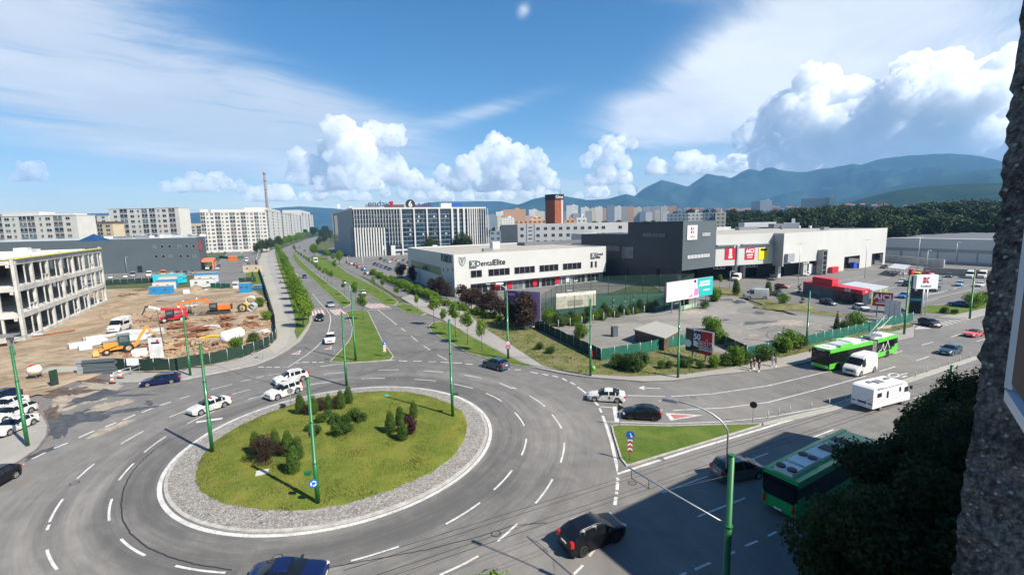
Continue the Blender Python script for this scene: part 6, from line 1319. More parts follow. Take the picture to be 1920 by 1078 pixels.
PL = [((52, 835), 650, 'green pole by the parked white cars at the left edge', (60, 1.6, .9)), ((398, 845), 645, 'green pole on the left rim of the island lawn', None), ((596, 940), 709, 'green pole with blue roundabout sign low in the island lawn', None),
      ((849, 779), 600, 'green pole on the right rim of the island lawn', None), ((650, 722), 586, 'green pole behind the island thujas', None), ((667, 675), 545, 'green pole at the tip of the splitter lawn', (-40, 2.0, 1.0)),
      ((357, 703), 590, 'green pole at the mesh fence of the building site', (-50, 1.6, .9)), ((1107, 704), 562, 'green pole with litter bin on the right pavement', (-80, 2.4, 1.2)), ((1271, 707), 566, 'green pole in front of the red and white sale hoarding', None),
      ((1512, 648), 546, 'green pole behind the trolleybus front', None), ((1695, 626), 516, 'green pole beside the tall price totem', None), ((1818, 597), 505, 'green pole on the lawn at the far right', None), ((953, 672), 547, 'green pole with round speed limit sign on the right verge', (-90, 2.4, 1.2))]
POLES = {}
for (bx, by), ty_, lab, arm in PL:
    p = G(bx, by, .12) if not (380 < bx < 860 and by > 715) else GI(bx, by)
    if 640 < bx < 655: p = G(650, 722, 0.1)
    h = HZ(p, ty_)-p.z; POLES[bx] = (pole(p, h, lab, arm, r=.17 if by > 700 else .18), p, h)
hp = 10.5; nbp = G(1372, 854, hp); nbp.z = 0; PN = pole(nbp, hp, 'nearest green pole standing in the building shade with a curved lamp arm', None, r=.19)
top = Vector((nbp.x, nbp.y, hp))
e = G(1268, 752, hp+2.2); b = MB(); s = top+Vector((-.16, .12, -.7)); m1 = top+Vector((-.16, .12, 1.0)); pts = [s, m1]
for k in range(1, 9): t = k/8*pi/2; pts.append(Vector((lerp(m1.x, e.x, 1-math.cos(t)), lerp(m1.y, e.y, 1-math.cos(t)), lerp(m1.z, e.z, math.sin(t)))))
b.tube(pts, .045, 8); b.build('lamp_arm', 'galvanised', PN); d = (Vector((e.x, e.y, 0))-Vector((top.x, top.y, 0))).normalized(); b = MB(); b.box(e+d*.3, (.8, .28, .14), M4=d.to_track_quat('X', 'Z').to_matrix().to_4x4(), taper=.8); b.build('lamp_head', 'metal_grey', PN)
za = HZ(nbp, 985); ea = G(1178, 876, za+.25); b = MB(); b.tube([(nbp.x, nbp.y, za), ea], .045, 8); b.build('bracket_arm', 'galvanised', PN)
b = MB(); b.tube([(nbp.x, nbp.y, za+2.6), (lerp(nbp.x, ea.x, .55), lerp(nbp.y, ea.y, .55), za+.2)], .012, 5); b.build('stay_wire', 'galvanised', PN)
b = MB(); dA = (ea-Vector((nbp.x, nbp.y, za)));
h0 = Vector((nbp.x, nbp.y, za))+dA*.96; h1 = Vector((nbp.x, nbp.y, za))+dA*.76
for q in (h0, h1): b.tube([q, q-Vector((0, 0, .55))], .02, 5)
b.tube([h0-Vector((0, 0, .55)), h1-Vector((0, 0, .55))], .025, 5); b.build('wire_hanger', 'brown_dark', PN)
rd = (G(1550, 766)-G(1160, 886)).normalized()
wi = empty('overhead_wires', (h0.x, h0.y, h0.z), 'thin parallel trolley wires strung over the main street lanes', 'wires')
for k, q in enumerate((h0, h1)):
    for off in (0, .35): b = MB(); c = q-Vector((0, 0, .58))+dA.normalized()*off; b.tube([c-rd*16, c, c+rd*45, c+rd*90], .011, 5); b.build('wire', 'wire', wi)
wi2 = empty('overhead_wires', (20, 60, 6), 'thin parallel trolley wires above the trolleybus lane', 'wires')
for off in (0, .6): 
    b = MB(); pts = [G(x, y, 5.9)+Vector((0, off, 0)) for x, y in ((705, 668), (850, 655), (960, 672), (1107, 668), (1271, 665), (1440, 632), (1700, 568), (1990, 490))]; b.tube(pts, .011, 5); b.build('wire', 'wire', wi2)
for a_, b_, zz in ((1107, 1271, 9.0), (398, 596, 9.5), (650, 849, 9.0), (357, 650, 9.0), (667, 953, 9.2), (849, 1107, 9.4), (1512, 1271, 8.0), (52, 398, 9.0), (596, 849, 9.3)):
    pa, pb = POLES[a_][1], POLES[b_][1]; sp = empty('span_wire', (pa.x, pa.y, zz), 'thin span wire between the %s' % {1107: 'two poles of the right pavement', 398: 'two left island poles', 650: 'two back island poles', 357: 'site fence pole and the back island pole', 667: 'splitter lawn pole and the speed limit pole', 849: 'right island pole and the litter bin pole', 1512: 'trolleybus pole and the sale hoarding pole', 52: 'parked cars pole and the left island pole', 596: 'front and right island poles'}[a_], 'wire'); b = MB(); b.tube([(pa.x, pa.y, zz), ((pa.x+pb.x)/2, (pa.y+pb.y)/2, zz-.5), (pb.x, pb.y, zz)], .012, 5); b.build('cable', 'wire', sp)
p = G(1850+29, 700, 0); 
p = G(1382+5, 262+620-205, 0)
pk = G(1785, 686, 8.5); pole((pk.x, pk.y, 0), 8.5, 'dark green pole top rising out of the near trees', None)
# grey lamp posts of the car parks
def lamp2(px, py, ty_, label, heads=2, off=0):
    p = G(px, py, .1); h = HZ(p, ty_); o = empty('lamp_post', p, label, 'lamp post', 'grey lamp posts'); b = MB(); b.tube([p, (p.x, p.y, h)], [.10, .06], 8); b.build('shaft', 'galvanised', o)
    for s in ((1, -1) if heads == 2 else (1,)): b = MB(); b.box((p.x+s*.75, p.y, h+.05), (1.3, .3, .12)); b.build('lamp_head', 'metal_light', o)
lamp2(1496, 540, 457, 'double headed lamp post left of the red food kiosk'); lamp2(1621, 522, 450, 'double headed lamp post behind the food kiosk'); lamp2(1719, 512, 444, 'tall lamp post with three heads before the warehouse'); lamp2(1736, 514, 470, 'shorter single headed lamp post before the cream wall', 1); lamp2(1791, 497, 455, 'thin lamp post against the warehouse shutters', 1)
lamp2(239, 513, 482, 'white lamp post before the left of the grey hall', 1); lamp2(368, 506, 477, 'white lamp post before the right of the grey hall', 1); lamp2(653, 500, 480, 'lamp post at the left of the office car park', 1); lamp2(682, 518, 478, 'lamp post beside the hedge of the office car park', 1); lamp2(1368, 541, 509, 'short lamp post on the lawn before the mall', 1)
# ------------------------------------------------------------------ signs
def post(p, h, par, r=.035, mat='galvanised'): b = MB(); b.tube([p, (p[0], p[1], p[2]+h)], r, 8); return b.build('post', mat, par)
def facecam(p): d = Vector((-p[0], -p[1], 0)).normalized(); return d
M('sign_blue_road', (.01, .12, .50), .35, coat=.3)
def arrows_disc(par, c, n3, r, m1='sign_blue_road', name='disc', ring=True):
    b = MB(); b.disc(c, r, 24, 0, n3, .03); d = b.build(name, m1, par); rt = Vector((0, 0, 1)).cross(n3).normalized()
    if ring:
        b = MB()
        for k in range(3):
            a0 = 2*pi*k/3+.3; q = []
            for j in range(6): a = a0+j*.26; q.append(a)
            vs = [c+n3*.03+rt*(math.cos(a)*rr*r)+Vector((0, 0, 1))*(math.sin(a)*rr*r) for a in q for rr in (.42, .66)]
            b.add(vs, [(2*j, 2*j+2, 2*j+3, 2*j+1) for j in range(5)]); a = q[-1]
            b.add([c+n3*.03+rt*(math.cos(aa)*rr*r)+Vector((0, 0, 1))*(math.sin(aa)*rr*r) for aa, rr in ((a, .30), (a, .78), (a+.42, .54))], [(0, 1, 2)])
        b.build('arrows', 'sign_white', d)
    return d
o, p, h = POLES[596]; n3 = facecam(p); arrows_disc(o, p+Vector((0, 0, 1.75))+n3*.24+Vector((-.22, 0, 0)), n3, .34, name='roundabout_sign'); b = MB(); b.box(p+Vector((-.55, -.1, 2.55)), (.45, .3, .28)); b.build('floodlight', 'pole_green', o)
o, p, h = POLES[849]; b = MB(); b.box(p+Vector((.45, 0, 2.6)), (.5, .3, .28)); b.build('floodlight', 'pole_green', o)
o, p, h = POLES[953]; n3 = facecam(p)
for z, m_, t_ in ((2.6, 'sign_white', '50'), (1.95, 'sign_magenta', '')):
    c = p+n3*.24+Vector((0, 0, z)); b = MB(); b.disc(c, .36, 22, 0, n3, .03); d = b.build('speed_sign' if t_ else 'weight_sign', 'sign_red' if t_ else 'sign_purple', o); b = MB(); b.disc(c+n3*.02, .28, 22, 0, n3, .02); b.build('face', m_, d)
    if t_: text(t_, .34, c+n3*.035, Vector((0, 0, 1)).cross(n3), (0, 0, 1), 'sign_black', d, ext=.004)
o, p, h = POLES[1107]; b = MB(); b.tube([p+Vector((.42, -.1, .75)), p+Vector((.42, -.1, 1.35))], [.2, .25], 12); b.build('litter_bin', 'bus_green', o); b = MB(); b.box(p+Vector((.2, -.15, 3.2)), (.12, .05, .9)); b.build('warning_plate', 'sign_red', o)
def chevron_sign(px, py, label, s=1.0, red='sign_red', z=.12):
    p = G(px, py, z); n3 = facecam(p); rt = Vector((0, 0, 1)).cross(n3).normalized(); o = empty('keep_right_sign', p, label, 'road sign', 'blue and striped signs on the island tips'); post(p, 2.5*s, o)
    arrows_disc(o, p+Vector((0, 0, 2.3*s))+n3*.06, n3, .36*s, ring=False); b = MB(); c = p+Vector((0, 0, 2.3*s))+n3*.09
    b.add([c+rt*x*s+Vector((0, 0, y*s)) for x, y in ((-.06, .16), (.03, .2), (.14, -.06), (.22, -.02), (.16, -.24), (-.03, -.14), (.05, -.1))], [(0, 1, 2, 6), (3, 4, 5)]); b.build('arrow', 'sign_white', o)
    b = MB(); c = p+Vector((0, 0, 1.25*s))+n3*.05
    for k in range(3):
        for m_, (zo) in ((0, 0), (1, .2)):
            z0 = -.6+k*.4+zo; b.add([c+rt*x*s+Vector((0, 0, (z0+y)*s)) for x, y in ((-.2, 0), (0, .14), (.2, 0), (.2, .2), (0, .34), (-.2, .2))], [(0, 1, 4, 5), (1, 2, 3, 4)], m_)
    b.build('chevron_board', [red, 'sign_white'], o)
chevron_sign(1181, 862, 'blue arrow sign over dark red chevrons on the triangular island', 1.05, 'sign_red'); chevron_sign(722, 668, 'blue arrow sign over orange chevrons on the splitter lawn tip', 1.0, 'sign_orange')
def back_sign(px, py, label, h=2.3, r=.33, shape='disc', mat='metal_grey', z=.12, front=None):
    p = G(px, py, z) if not callable(z) else z(px, py); o = empty('road_sign', p, label, 'road sign'); post(p, h, o); n3 = facecam(p); c = p+Vector((0, 0, h-r))+n3*.05
    b = MB()
    if shape == 'disc': b.disc(c, r, 20, 0, n3, .03)
    elif shape == 'tri': b.disc(c, r*1.1, 3, 0, n3, .03)
    else: b.box(c, (r*1.6, .03, r*2), M4=n3.to_track_quat('-Y', 'Z').to_matrix().to_4x4())
    b.build('plate', front or mat, o)
back_sign(1162, 797, 'grey backed triangular give way sign at the island corner', 2.4, .42, 'tri', 'trim_black'); back_sign(1411, 793, 'dark backed round sign at the far tip of the triangular island', 2.4, .36, 'disc', 'trim_black')
back_sign(493, 673, 'dark backed square sign on the left pavement corner', 2.4, .34, 'box', 'trim_black'); back_sign(628, 676, 'grey backed sign at the splitter island edge', 2.4, .3, 'box', 'metal_grey'); back_sign(546, 760, 'small round sign seen from behind at the rim of the island', 2.3, .34, 'disc', 'metal_grey', GI)
b = MB(); p = GI(531, 762); b.box(p+Vector((0, 0, .25)), (.5, .35, .3)); tag(b.build('ground_floodlight', 'trim_black', org=p), 'small black floodlight on the cobbled rim beside the round sign', 'floodlight')
b = MB(); p = GI(492, 888); b.box(p+Vector((0, 0, .06)), (1.0, .8, .1), .4); tag(b.build('inspection_cover', 'concrete', org=p), 'square concrete cover in the lawn of the island', 'cover')
b = MB(); p = GI(725, 742); b.box(p+Vector((0, 0, .08)), (.5, .4, .1), .4); tag(b.build('valve_cover', MATS['sign_teal'], org=p), 'small turquoise cover at the back of the island lawn', 'cover')
# posts along the divider of the main street
dv_ = [(1440, 783), (1460, 778), (1481, 773), (1521, 766), (1555, 758), (1585, 752), (1691, 712), (1716, 706), (1738, 698), (1759, 690), (1778, 683), (1799, 677), (1817, 670), (1835, 665), (1850, 660)]
raised('divider_kerb', GP(1430, 792, 1500, 775, 1560, 762, 1598, 749, 1690, 712, 1765, 688, 1850, 661, 1862, 657, 1866, 661, 1770, 694, 1696, 719, 1604, 755, 1566, 768, 1505, 782, 1432, 796, z=.08), .08, 'path_light', kw=.08)
for k, (x, y) in enumerate(dv_):
    p = G(x, y, .05); b = MB(); b.tube([p, p+Vector((0, 0, .75))], .045, 8); tag(b.build('lane_post', 'concrete', org=p), 'slim pale lane post on the street divider, %s' % (['nearest the island tip', 'second', 'third', 'fourth', 'fifth', 'sixth before the motorhome', 'first beyond the motorhome', 'second beyond the motorhome', 'third beyond the motorhome', 'fourth beyond the motorhome', 'fifth beyond the motorhome', 'sixth beyond the motorhome', 'third from the far end', 'second from the far end', 'farthest'][k]+(' from the island tip' if 0 < k < 5 else '')), 'bollard', 'posts along the street divider')
# ------------------------------------------------------------------ fences
M('mesh_green', (.012, .11, .075), .7, var=.22, scale=1.1); M('mesh_dark', (.012, .035, .022), .8, var=.2, scale=.8)  # mesh_dark: dark site mesh, and shade painted into the shaded yard runs
def fence(pts, h, mat, label, cat='fence', wob=.04, name='mesh_fence', hz0=.1, px=True, lean=0):
    P = [G(x, y, hz0) for x, y in pts] if px else pts; o = empty(name, P[0], label, cat); b = MB(); vs = []; rnd = random.Random(len(label)); acc = []
    for i in range(len(P)-1):
        n = max(2, int((P[i+1]-P[i]).length/.6))
        for k in range(n+(i == len(P)-2)): q = P[i].lerp(P[i+1], k/n); acc.append(q)
    for i, q in enumerate(acc):
        dz = .08*mn.noise(Vector((i*.23, 1, 2)))+.05*mn.noise(Vector((i*1.1, 1, 2))); vs += [(q.x, q.y, q.z-.05), (q.x+mn.noise(Vector((i*.3, 5, 0)))*wob*2, q.y+mn.noise(Vector((i*.3, 8, 0)))*wob*2, q.z+h*.5), (q.x, q.y, q.z+h+dz)]
    b.add(vs, [(3*i+j, 3*i+3+j, 3*i+4+j, 3*i+1+j) for i in range(len(acc)-1) for j in (0, 1)], 0, True); b.build('mesh_panel', mat, o)
    step = 4
    for i in range(0, len(acc), step): b = MB(); q = acc[i]; b.tube([(q.x, q.y, q.z), (q.x, q.y, q.z+h+.1)], .04, 6); b.build('post', 'galvanised', o)
    return o
fence([(210, 694), (275, 696), (326, 695), (386, 685), (451, 671), (482, 660), (503, 650), (519, 634), (517, 608), (511, 588), (503, 560), (494, 530), (486, 508), (481, 492), (484, 478), (497, 466)], 1.95, 'mesh_dark', 'dark green mesh fence curving round the building site')
gf = fence([(1003, 614), (1060, 643), (1127, 676)], 1.9, 'mesh_dark', 'shaded left run of green mesh fence round the yard'); gf = fence([(1127, 676), (1200, 664), (1271, 649), (1292, 645)], 1.9, 'mesh_green', 'sunlit green mesh fence with white graffiti at the corner of the yard')  # shade of the left run is put into its darker mesh colour
w_ = Wall(G(1127, 676), G(1271, 649))
for (x, y, t_) in ((1135, 661, 'coty'), (1170, 655, 'ogn'), (1190, 650, 'etns')):
    a0, z0 = w_.sz(x, y); text(t_, 1.0, w_.P(a0, z0, .12), w_.u3, (0, 0, 1), 'clad_white', gf, 'graffiti', .004)
fence([(1330, 636), (1365, 652), (1400, 668)], 1.8, 'mesh_dark', 'shaded green mesh fence behind the sale hoarding'); fence([(1400, 670), (1440, 662), (1500, 650), (1560, 636), (1640, 618), (1711, 601)], 1.7, 'mesh_green', 'green mesh fence behind the trolleybus up to the totem')  # first run takes the darker mesh colour in place of shade
fence([(395, 540), (432, 541)], 1.9, 'mesh_green', 'short green mesh fence behind the sand heap', hz0=.3); fence([(447, 530), (480, 528)], 1.9, 'mesh_dark', 'short dark mesh fence behind the blue toilet', hz0=.3); fence([(198, 534), (250, 531), (292, 529)], 2.0, 'mesh_dark', 'dark green mesh fence before the vans of the grey hall', hz0=.1); fence([(393, 487), (412, 484), (430, 486)], 2.0, 'mesh_green', 'green mesh fence across the forecourt left of the orange bin'); fence([(442, 486), (458, 484)], 2.0, 'mesh_green', 'green mesh fence right of the orange bin')
# ball court with netting
M('court_green', (.022, .085, .045), .8, var=.15, scale=.3); C4 = [G(1000, 612), G(1245, 583), G(1300, 548), G(1075, 556)]
b = MB(); b.poly([(q.x, q.y, .15) for q in (C4 if True else C4)]); ct = b.build('sports_court', 'court_green', kind='structure')
cm = MB(); 
for a, b_ in (((1020, 606), (1235, 580)), ((1130, 575), (1240, 565)), ((1085, 560), (1290, 551)), ((1130, 595), (1095, 562))): line([a, b_], .09, .158, cm)
line([(1138+18*math.cos(2*pi*k/16), 581+3.5*math.sin(2*pi*k/16)) for k in range(17)], .09, .158, cm); cm.build('court_lines', 'paint_white', ct)
mt = bpy.data.materials.new('net'); mt.use_nodes = True; MATS['net'] = mt; X.nt = mt.node_tree; bs = mt.node_tree.nodes['Principled BSDF']; bs.inputs['Base Color'].default_value = (.015, .05, .032, 1)
tr = X.nt.nodes.new('ShaderNodeBsdfTransparent'); mx = X.nt.nodes.new('ShaderNodeMixShader'); mx.inputs[0].default_value = .42; X.nt.links.new(tr.outputs[0], mx.inputs[1]); X.nt.links.new(bs.outputs[0], mx.inputs[2]); X.nt.links.new(mx.outputs[0], X.nt.nodes['Material Output'].inputs[0])
cf = empty('court_fence', C4[0], 'tall dark net fence round the green ball court', 'fence')
for i in range(4):
    a, c = C4[i], C4[(i+1) % 4]; b = MB(); b.add([(a.x, a.y, .1), (c.x, c.y, .1), (c.x, c.y, 5.6), (a.x, a.y, 5.6)], [(0, 1, 2, 3)]); b.build('net', 'net', cf); n = int((c-a).length/5)
    for k in range(n+1): q = a.lerp(c, k/n); b = MB(); b.tube([(q.x, q.y, .1), (q.x, q.y, 5.8)], .07, 6); b.build('post', 'trim_black', cf)
    b = MB(); b.bar((a.x, a.y, 5.7), (c.x, c.y, 5.7), .06); b.bar((a.x, a.y, 2.8), (c.x, c.y, 2.8), .05); b.build('rail', 'trim_black', cf)
for k, x in enumerate((1047, 1069, 1091, 1112, 1132, 1152, 1170, 1187, 1208)):
    p = G(x, 617-k*3.6, .13); b = MB(); b.tube([p, p+Vector((0, 0, 1.9))], .07, 6); tag(b.build('fence_post', 'concrete', org=p), 'bare concrete fence post on the yard edge before the court, %s' % ('leftmost', 'second from the left', 'third from the left', 'fourth from the left', 'middle one', 'fourth from the right', 'third from the right', 'second from the right', 'rightmost')[k], 'post', 'bare concrete posts before the ball court')
# ------------------------------------------------------------------ hoardings
def hoard(x0, yb0, x1, yb1, yt0, yt1, dist_px, label, mat, name='billboard', th=.3, back='metal_grey', legs=2, lz=0):
    """a panel between two upright edges: ground line given at dist_px, bottom and top heights read from the photograph"""
    (gx0, gy0), (gx1, gy1) = dist_px; A = G(gx0, gy0, .1); B = G(gx1, gy1, .1); w = Wall(A, B); z0 = (HZ(A, yb0)+HZ(B, yb1))/2; z1 = (HZ(A, yt0)+HZ(B, yt1))/2
    o = empty(name, A, label, 'billboard'); b = MB(); w.slab(b, 0, z0, w.L, z1, -th, 0); b.build('panel', mat, o); b = MB(); w.slab(b, -.08, z0-.08, w.L+.08, z1+.08, -th-.06, -.05); b.build('frame', back, o)
    for k in range(legs): a = w.L*(k+.5)/legs; b = MB(); w.slab(b, a-.1, 0, a+.1, z0, -.3, -.12); b.build('leg', 'metal_grey', o)
    return o, w, z0, z1
def wslab(o, w, a0, z0, a1, z1, mat, name='artwork', off=.012): b = MB(); w.slab(b, a0, z0, a1, z1, .001, off); return b.build(name, mat, o)
def wpoly(o, w, pts, mat, name='artwork', off=.02):
    b = MB(); b.add([w.P(a, z, off) for a, z in pts], [tuple(range(len(pts)))]); return b.build(name, mat, o)
o, w, z0, z1 = hoard(1283, 656, 1335, 667, 612, 628, ((1285, 668), (1334, 681)), 'tilted looking red and white sale hoarding with the number 50', 'sign_white')
L_, hh = w.L, z1-z0; wslab(o, w, L_*.52, z0, L_, z1, 'sign_red'); wslab(o, w, 0, z0, L_*.30, z1, 'brown_dark', off=.013); wpoly(o, w, [(L_*.0, z0), (L_*.52, z0), (L_*.52, z0+hh*.22), (L_*.28, z0+hh*.30), (0, z0+hh*.2)], 'sign_black', off=.02)
b = MB(); b.disc(w.P(L_*.44, z0+hh*.74, .03), hh*.24, 24, 0, w.n3, .02); b.build('badge', 'sign_navy', o); text('50', hh*.36, w.P(L_*.44, z0+hh*.70, .06), w.u3, (0, 0, 1), 'sign_white', o, ext=.01, bold=.03); b = MB(); b.disc(w.P(L_*.1, z0+hh*.34, .03), hh*.17, 20, 0, w.n3, .02); b.build('badge', 'sign_white', o)
text('sale', hh*.50, w.P(L_*.74, z0+hh*.47, .05), w.u3, (0, 0, 1), 'sign_white', o, ext=.01, bold=.07); text('sale', hh*.50, w.P(L_*.74, z0+hh*.47, .07), w.u3, (0, 0, 1), 'sign_red', o, ext=.01, bold=.015); wslab(o, w, L_*.5, z0+hh*.16, L_*.97, z0+hh*.31, 'sign_white', off=.03); text('MOBEXPERT', hh*.13, w.P(L_*.735, z0+hh*.235, .045), w.u3, (0, 0, 1), 'sign_navy', o, ext=.005, bold=.01)
o, w, z0, z1 = hoard(1248, 567, 1336, 552, 529, 520, ((1249, 590), (1335, 573)), 'long pink and turquoise billboard beside the ball court', 'sign_pink', legs=4)
L_, hh = w.L, z1-z0; wslab(o, w, L_*.64, z0, L_, z1, 'sign_teal'); wpoly(o, w, [(L_*.34, z0), (L_*.68, z0), (L_*.66, z0+hh*.5), (L_*.60, z0+hh*.85), (L_*.52, z0+hh*.5), (L_*.4, z0+hh*.35)], 'sign_white', off=.025); wpoly(o, w, [(L_*.56, z0+hh*.1), (L_*.67, z0+hh*.1), (L_*.67, z0+hh*.5), (L_*.58, z0+hh*.5)], 'sign_magenta', off=.03); wpoly(o, w, [(L_*.42, z0+hh*.05), (L_*.55, z0+hh*.05), (L_*.53, z0+hh*.25)], 'sign_magenta', off=.03)
b = MB(); b.disc(w.P(L_*.59, z0+hh*.88, .04), hh*.09, 14, 0, w.n3, .02); b.build('artwork', 'sign_black', o)
for k, (f0, f1) in enumerate(((.70, .93), (.68, .93))): wslab(o, w, L_*f0, z0+hh*(.74-.16*k), L_*f1, z0+hh*(.83-.16*k), 'sign_white', 'lettering', .02)
wslab(o, w, L_*.78, z0+hh*.30, L_*.93, z0+hh*.36, 'sign_white', 'lettering', .02); wslab(o, w, L_*.08, z0+hh*.36, L_*.24, z0+hh*.41, 'sign_white', 'lettering', .02)
o, w, z0, z1 = hoard(1043, 581, 1117, 572, 551, 545, ((1043, 600), (1117, 592)), 'faded cream billboard with peeling print behind a green pole', 'sign_cream', legs=3)
wslab(o, w, w.L*.28, z0+(z1-z0)*.12, w.L*.66, z0+(z1-z0)*.5, 'roof_gravel', 'peeled_print')
o, w, z0, z1 = hoard(945, 596, 1014, 606, 541, 552, ((947, 612), (1013, 618)), 'large purple and lilac billboard behind dark plum bushes', 'sign_lilac', legs=2)
L_, hh = w.L, z1-z0; wpoly(o, w, [(0, z0), (L_*.38, z0), (L_*.36, z0+hh*.35), (L_*.30, z0+hh*.62), (L_*.45, z0+hh*.85), (L_*.35, z1), (0, z1)], 'sign_purple'); b = MB(); b.disc(w.P(L_*.42, z0+hh*.66, .04), hh*.13, 18, 0, w.n3, .02); b.build('artwork', 'sign_teal', o); wslab(o, w, L_*.12, z0+hh*.84, L_*.3, z0+hh*.92, 'sign_lilac', 'lettering', .05)
for k in range(3): wslab(o, w, L_*.84, z0+hh*(.25+.12*k), L_*.92, z0+hh*(.32+.12*k), 'sign_purple', 'lettering', .05)
# red AICI board and grey back of a second board
o, w, z0, z1 = hoard(1634, 572, 1670, 576, 548, 550, ((1634, 593), (1670, 597)), 'red AICI board on posts beside the food kiosk', 'sign_red', legs=2); text('AICI', (z1-z0)*.55, w.P(w.L*.5, z0+(z1-z0)*.66, .03), w.u3, (0, 0, 1), 'sign_white', o, ext=.01, bold=.05); wslab(o, w, w.L*.3, z0+(z1-z0)*.34, w.L*.7, z0+(z1-z0)*.40, 'sign_white', 'lettering', .02); wslab(o, w, w.L*.15, z0+(z1-z0)*.16, w.L*.85, z0+(z1-z0)*.26, 'sign_white', 'lettering', .02)
o, w, z0, z1 = hoard(1657, 590, 1684, 596, 562, 566, ((1657, 601), (1684, 606)), 'grey back of a small billboard in front of the red one', 'metal_light', legs=2)
for k in (1, 2): wslab(o, w, w.L*k/3-.05, z0, w.L*k/3+.05, z1, 'metal_grey', 'panel_joint')
# price totem and the store sign
A = G(1703, 587, .1); w = Wall(A, G(1726, 589, .1)); zt = HZ(A, 518); tt = empty('price_totem', A, 'tall dark totem with price panel next to the white store sign', 'totem'); 
b = MB(); w.slab(b, 0, 0, w.L, zt, -.7, 0); b.build('column', 'clad_dark', tt); b = MB(); w.slab(b, .2, .4, w.L-.2, zt*.32, 0, .04); b.build('base_panel', 'sign_black', tt); b = MB(); w.slab(b, .1, zt*.36, w.L-.1, zt*.42, 0, .05); b.build('green_band', 'sign_teal', tt)
b = MB(); w.slab(b, .4, zt*.47, w.L-.4, zt*.53, 0, .05); b.build('price_display', 'glass_blue', tt); b = MB(); w.slab(b, .7, zt*.62, w.L-.9, zt*.69, 0, .06); b.build('badge', 'sign_white', tt)
A2 = G(1731, 592, .1); w = Wall(A2+Vector((-1.8, .4, 0)), A2+Vector((2.6, .1, 0))); ts = empty('store_sign', A2, 'white square store sign with red letter on a steel lattice mast', 'sign'); z0, z1 = HZ(A2, 542), HZ(A2, 516)
b = MB(); w.slab(b, 0, z0, w.L, z1, -.9, 0); b.build('sign_box', 'sign_white', ts); kmark(w, w.L*.45, lerp(z0, z1, .64), (z1-z0)*.40, .02, ts); text('Kaufland', (z1-z0)*.2, w.P(w.L*.46, lerp(z0, z1, .2), .03), w.u3, (0, 0, 1), 'sign_black', ts, ext=.005)
for s in (-.4, .4):
    b = MB(); b.tube([(A2.x+s, A2.y, 0), (A2.x+s, A2.y, z0)], .09, 6); b.build('mast', 'metal_light', ts)
b = MB(); [b.bar((A2.x-.4, A2.y, 1+k), (A2.x+.4, A2.y, 1.5+k), .05) for k in range(int(z0)-1)]; b.build('lattice', 'metal_light', ts)
# ------------------------------------------------------------------ food kiosk
kA = G(1505, 551, .12); kB = G(1563, 563, .12); kC = G(1615, 574, .12); kD = G(1641, 567, .12); ks = empty('food_kiosk', kA, 'red and charcoal grill kiosk with a glazed terrace roof', 'kiosk'); w = Wall(kA, kC); u2 = (kD-kC); u2.z = 0; u2.normalize()
s1 = w.sz(1562, 560)[0]; dp = u2.xy
def blk(mb, a0, a1, d0, d1, z0, z1, mi=0): P0 = w.A+w.u*a0+dp*d0; quadp(mb, [P0, w.A+w.u*a1+dp*d0, w.A+w.u*a1+dp*d1, w.A+w.u*a0+dp*d1], z0, z1, mi)
b = MB(); blk(b, 0, s1, 0, 6, 0, 3.0); b.build('wall', 'clad_slate', ks); b = MB(); blk(b, -.05, s1+.05, -.05, 6.05, 3.0, 3.7); b.build('fascia', 'sign_red', ks); b = MB(); blk(b, s1*.28, s1*.92, .4, 4, 3.7, 5.4); b.build('roof_box', 'sign_red', ks)
b = MB(); blk(b, s1*.35, s1*.6, -.04, .02, .3, 2.6); b.build('poster', 'glass_grey', ks)
b = MB(); blk(b, s1, w.L-.1, .1, 4.4, 0, 2.9); b.build('grill_wall', M('food_print', (.07, .03, .02), .5, var=.9, scale=1.2), ks); b = MB(); blk(b, s1-.05, w.L, 0, 4.5, 2.9, 3.9); fa = b.build('fascia', 'sign_red', ks)
text('Grill', 1.1, w.P((s1+w.L)/2, 3.4, .03), w.u3, (0, 0, 1), 'sign_white', fa, ext=.01, bold=.02); wk = Wall(kC, kC+u2*4.4); text('Grill', .7, wk.P(2.2, 3.4, .03), wk.u3, (0, 0, 1), 'sign_white', fa, ext=.01)
b = MB(); wk.slab(b, .3, .2, 4.1, 2.8, .0, .08); b.build('glazing', 'glass_blue', ks)
b = MB(); blk(b, s1*.9, w.L+.6, 4.6, 15, 3.4, 3.65); b.build('terrace_roof', 'metal_light', ks)
for a in (s1*.95, (s1+w.L)/2, w.L+.3):
    for d_ in (4.9, 14.6): b = MB(); blk(b, a-.08, a+.08, d_, d_+.16, 0, 3.4); b.build('column', 'clad_white', ks)
for d_ in (5.4, 8.6, 11.8): b = MB(); P0 = w.A+w.u*(w.L+.3)+dp*d_; P1 = P0+dp*2.6; quadp(b, [P0, P1, P1+w.u*.06, P0+w.u*.06], .3, 3.1); b.build('printed_screen', M('green_print', (.30, .42, .10), .5, var=.6, scale=1.0), ks)
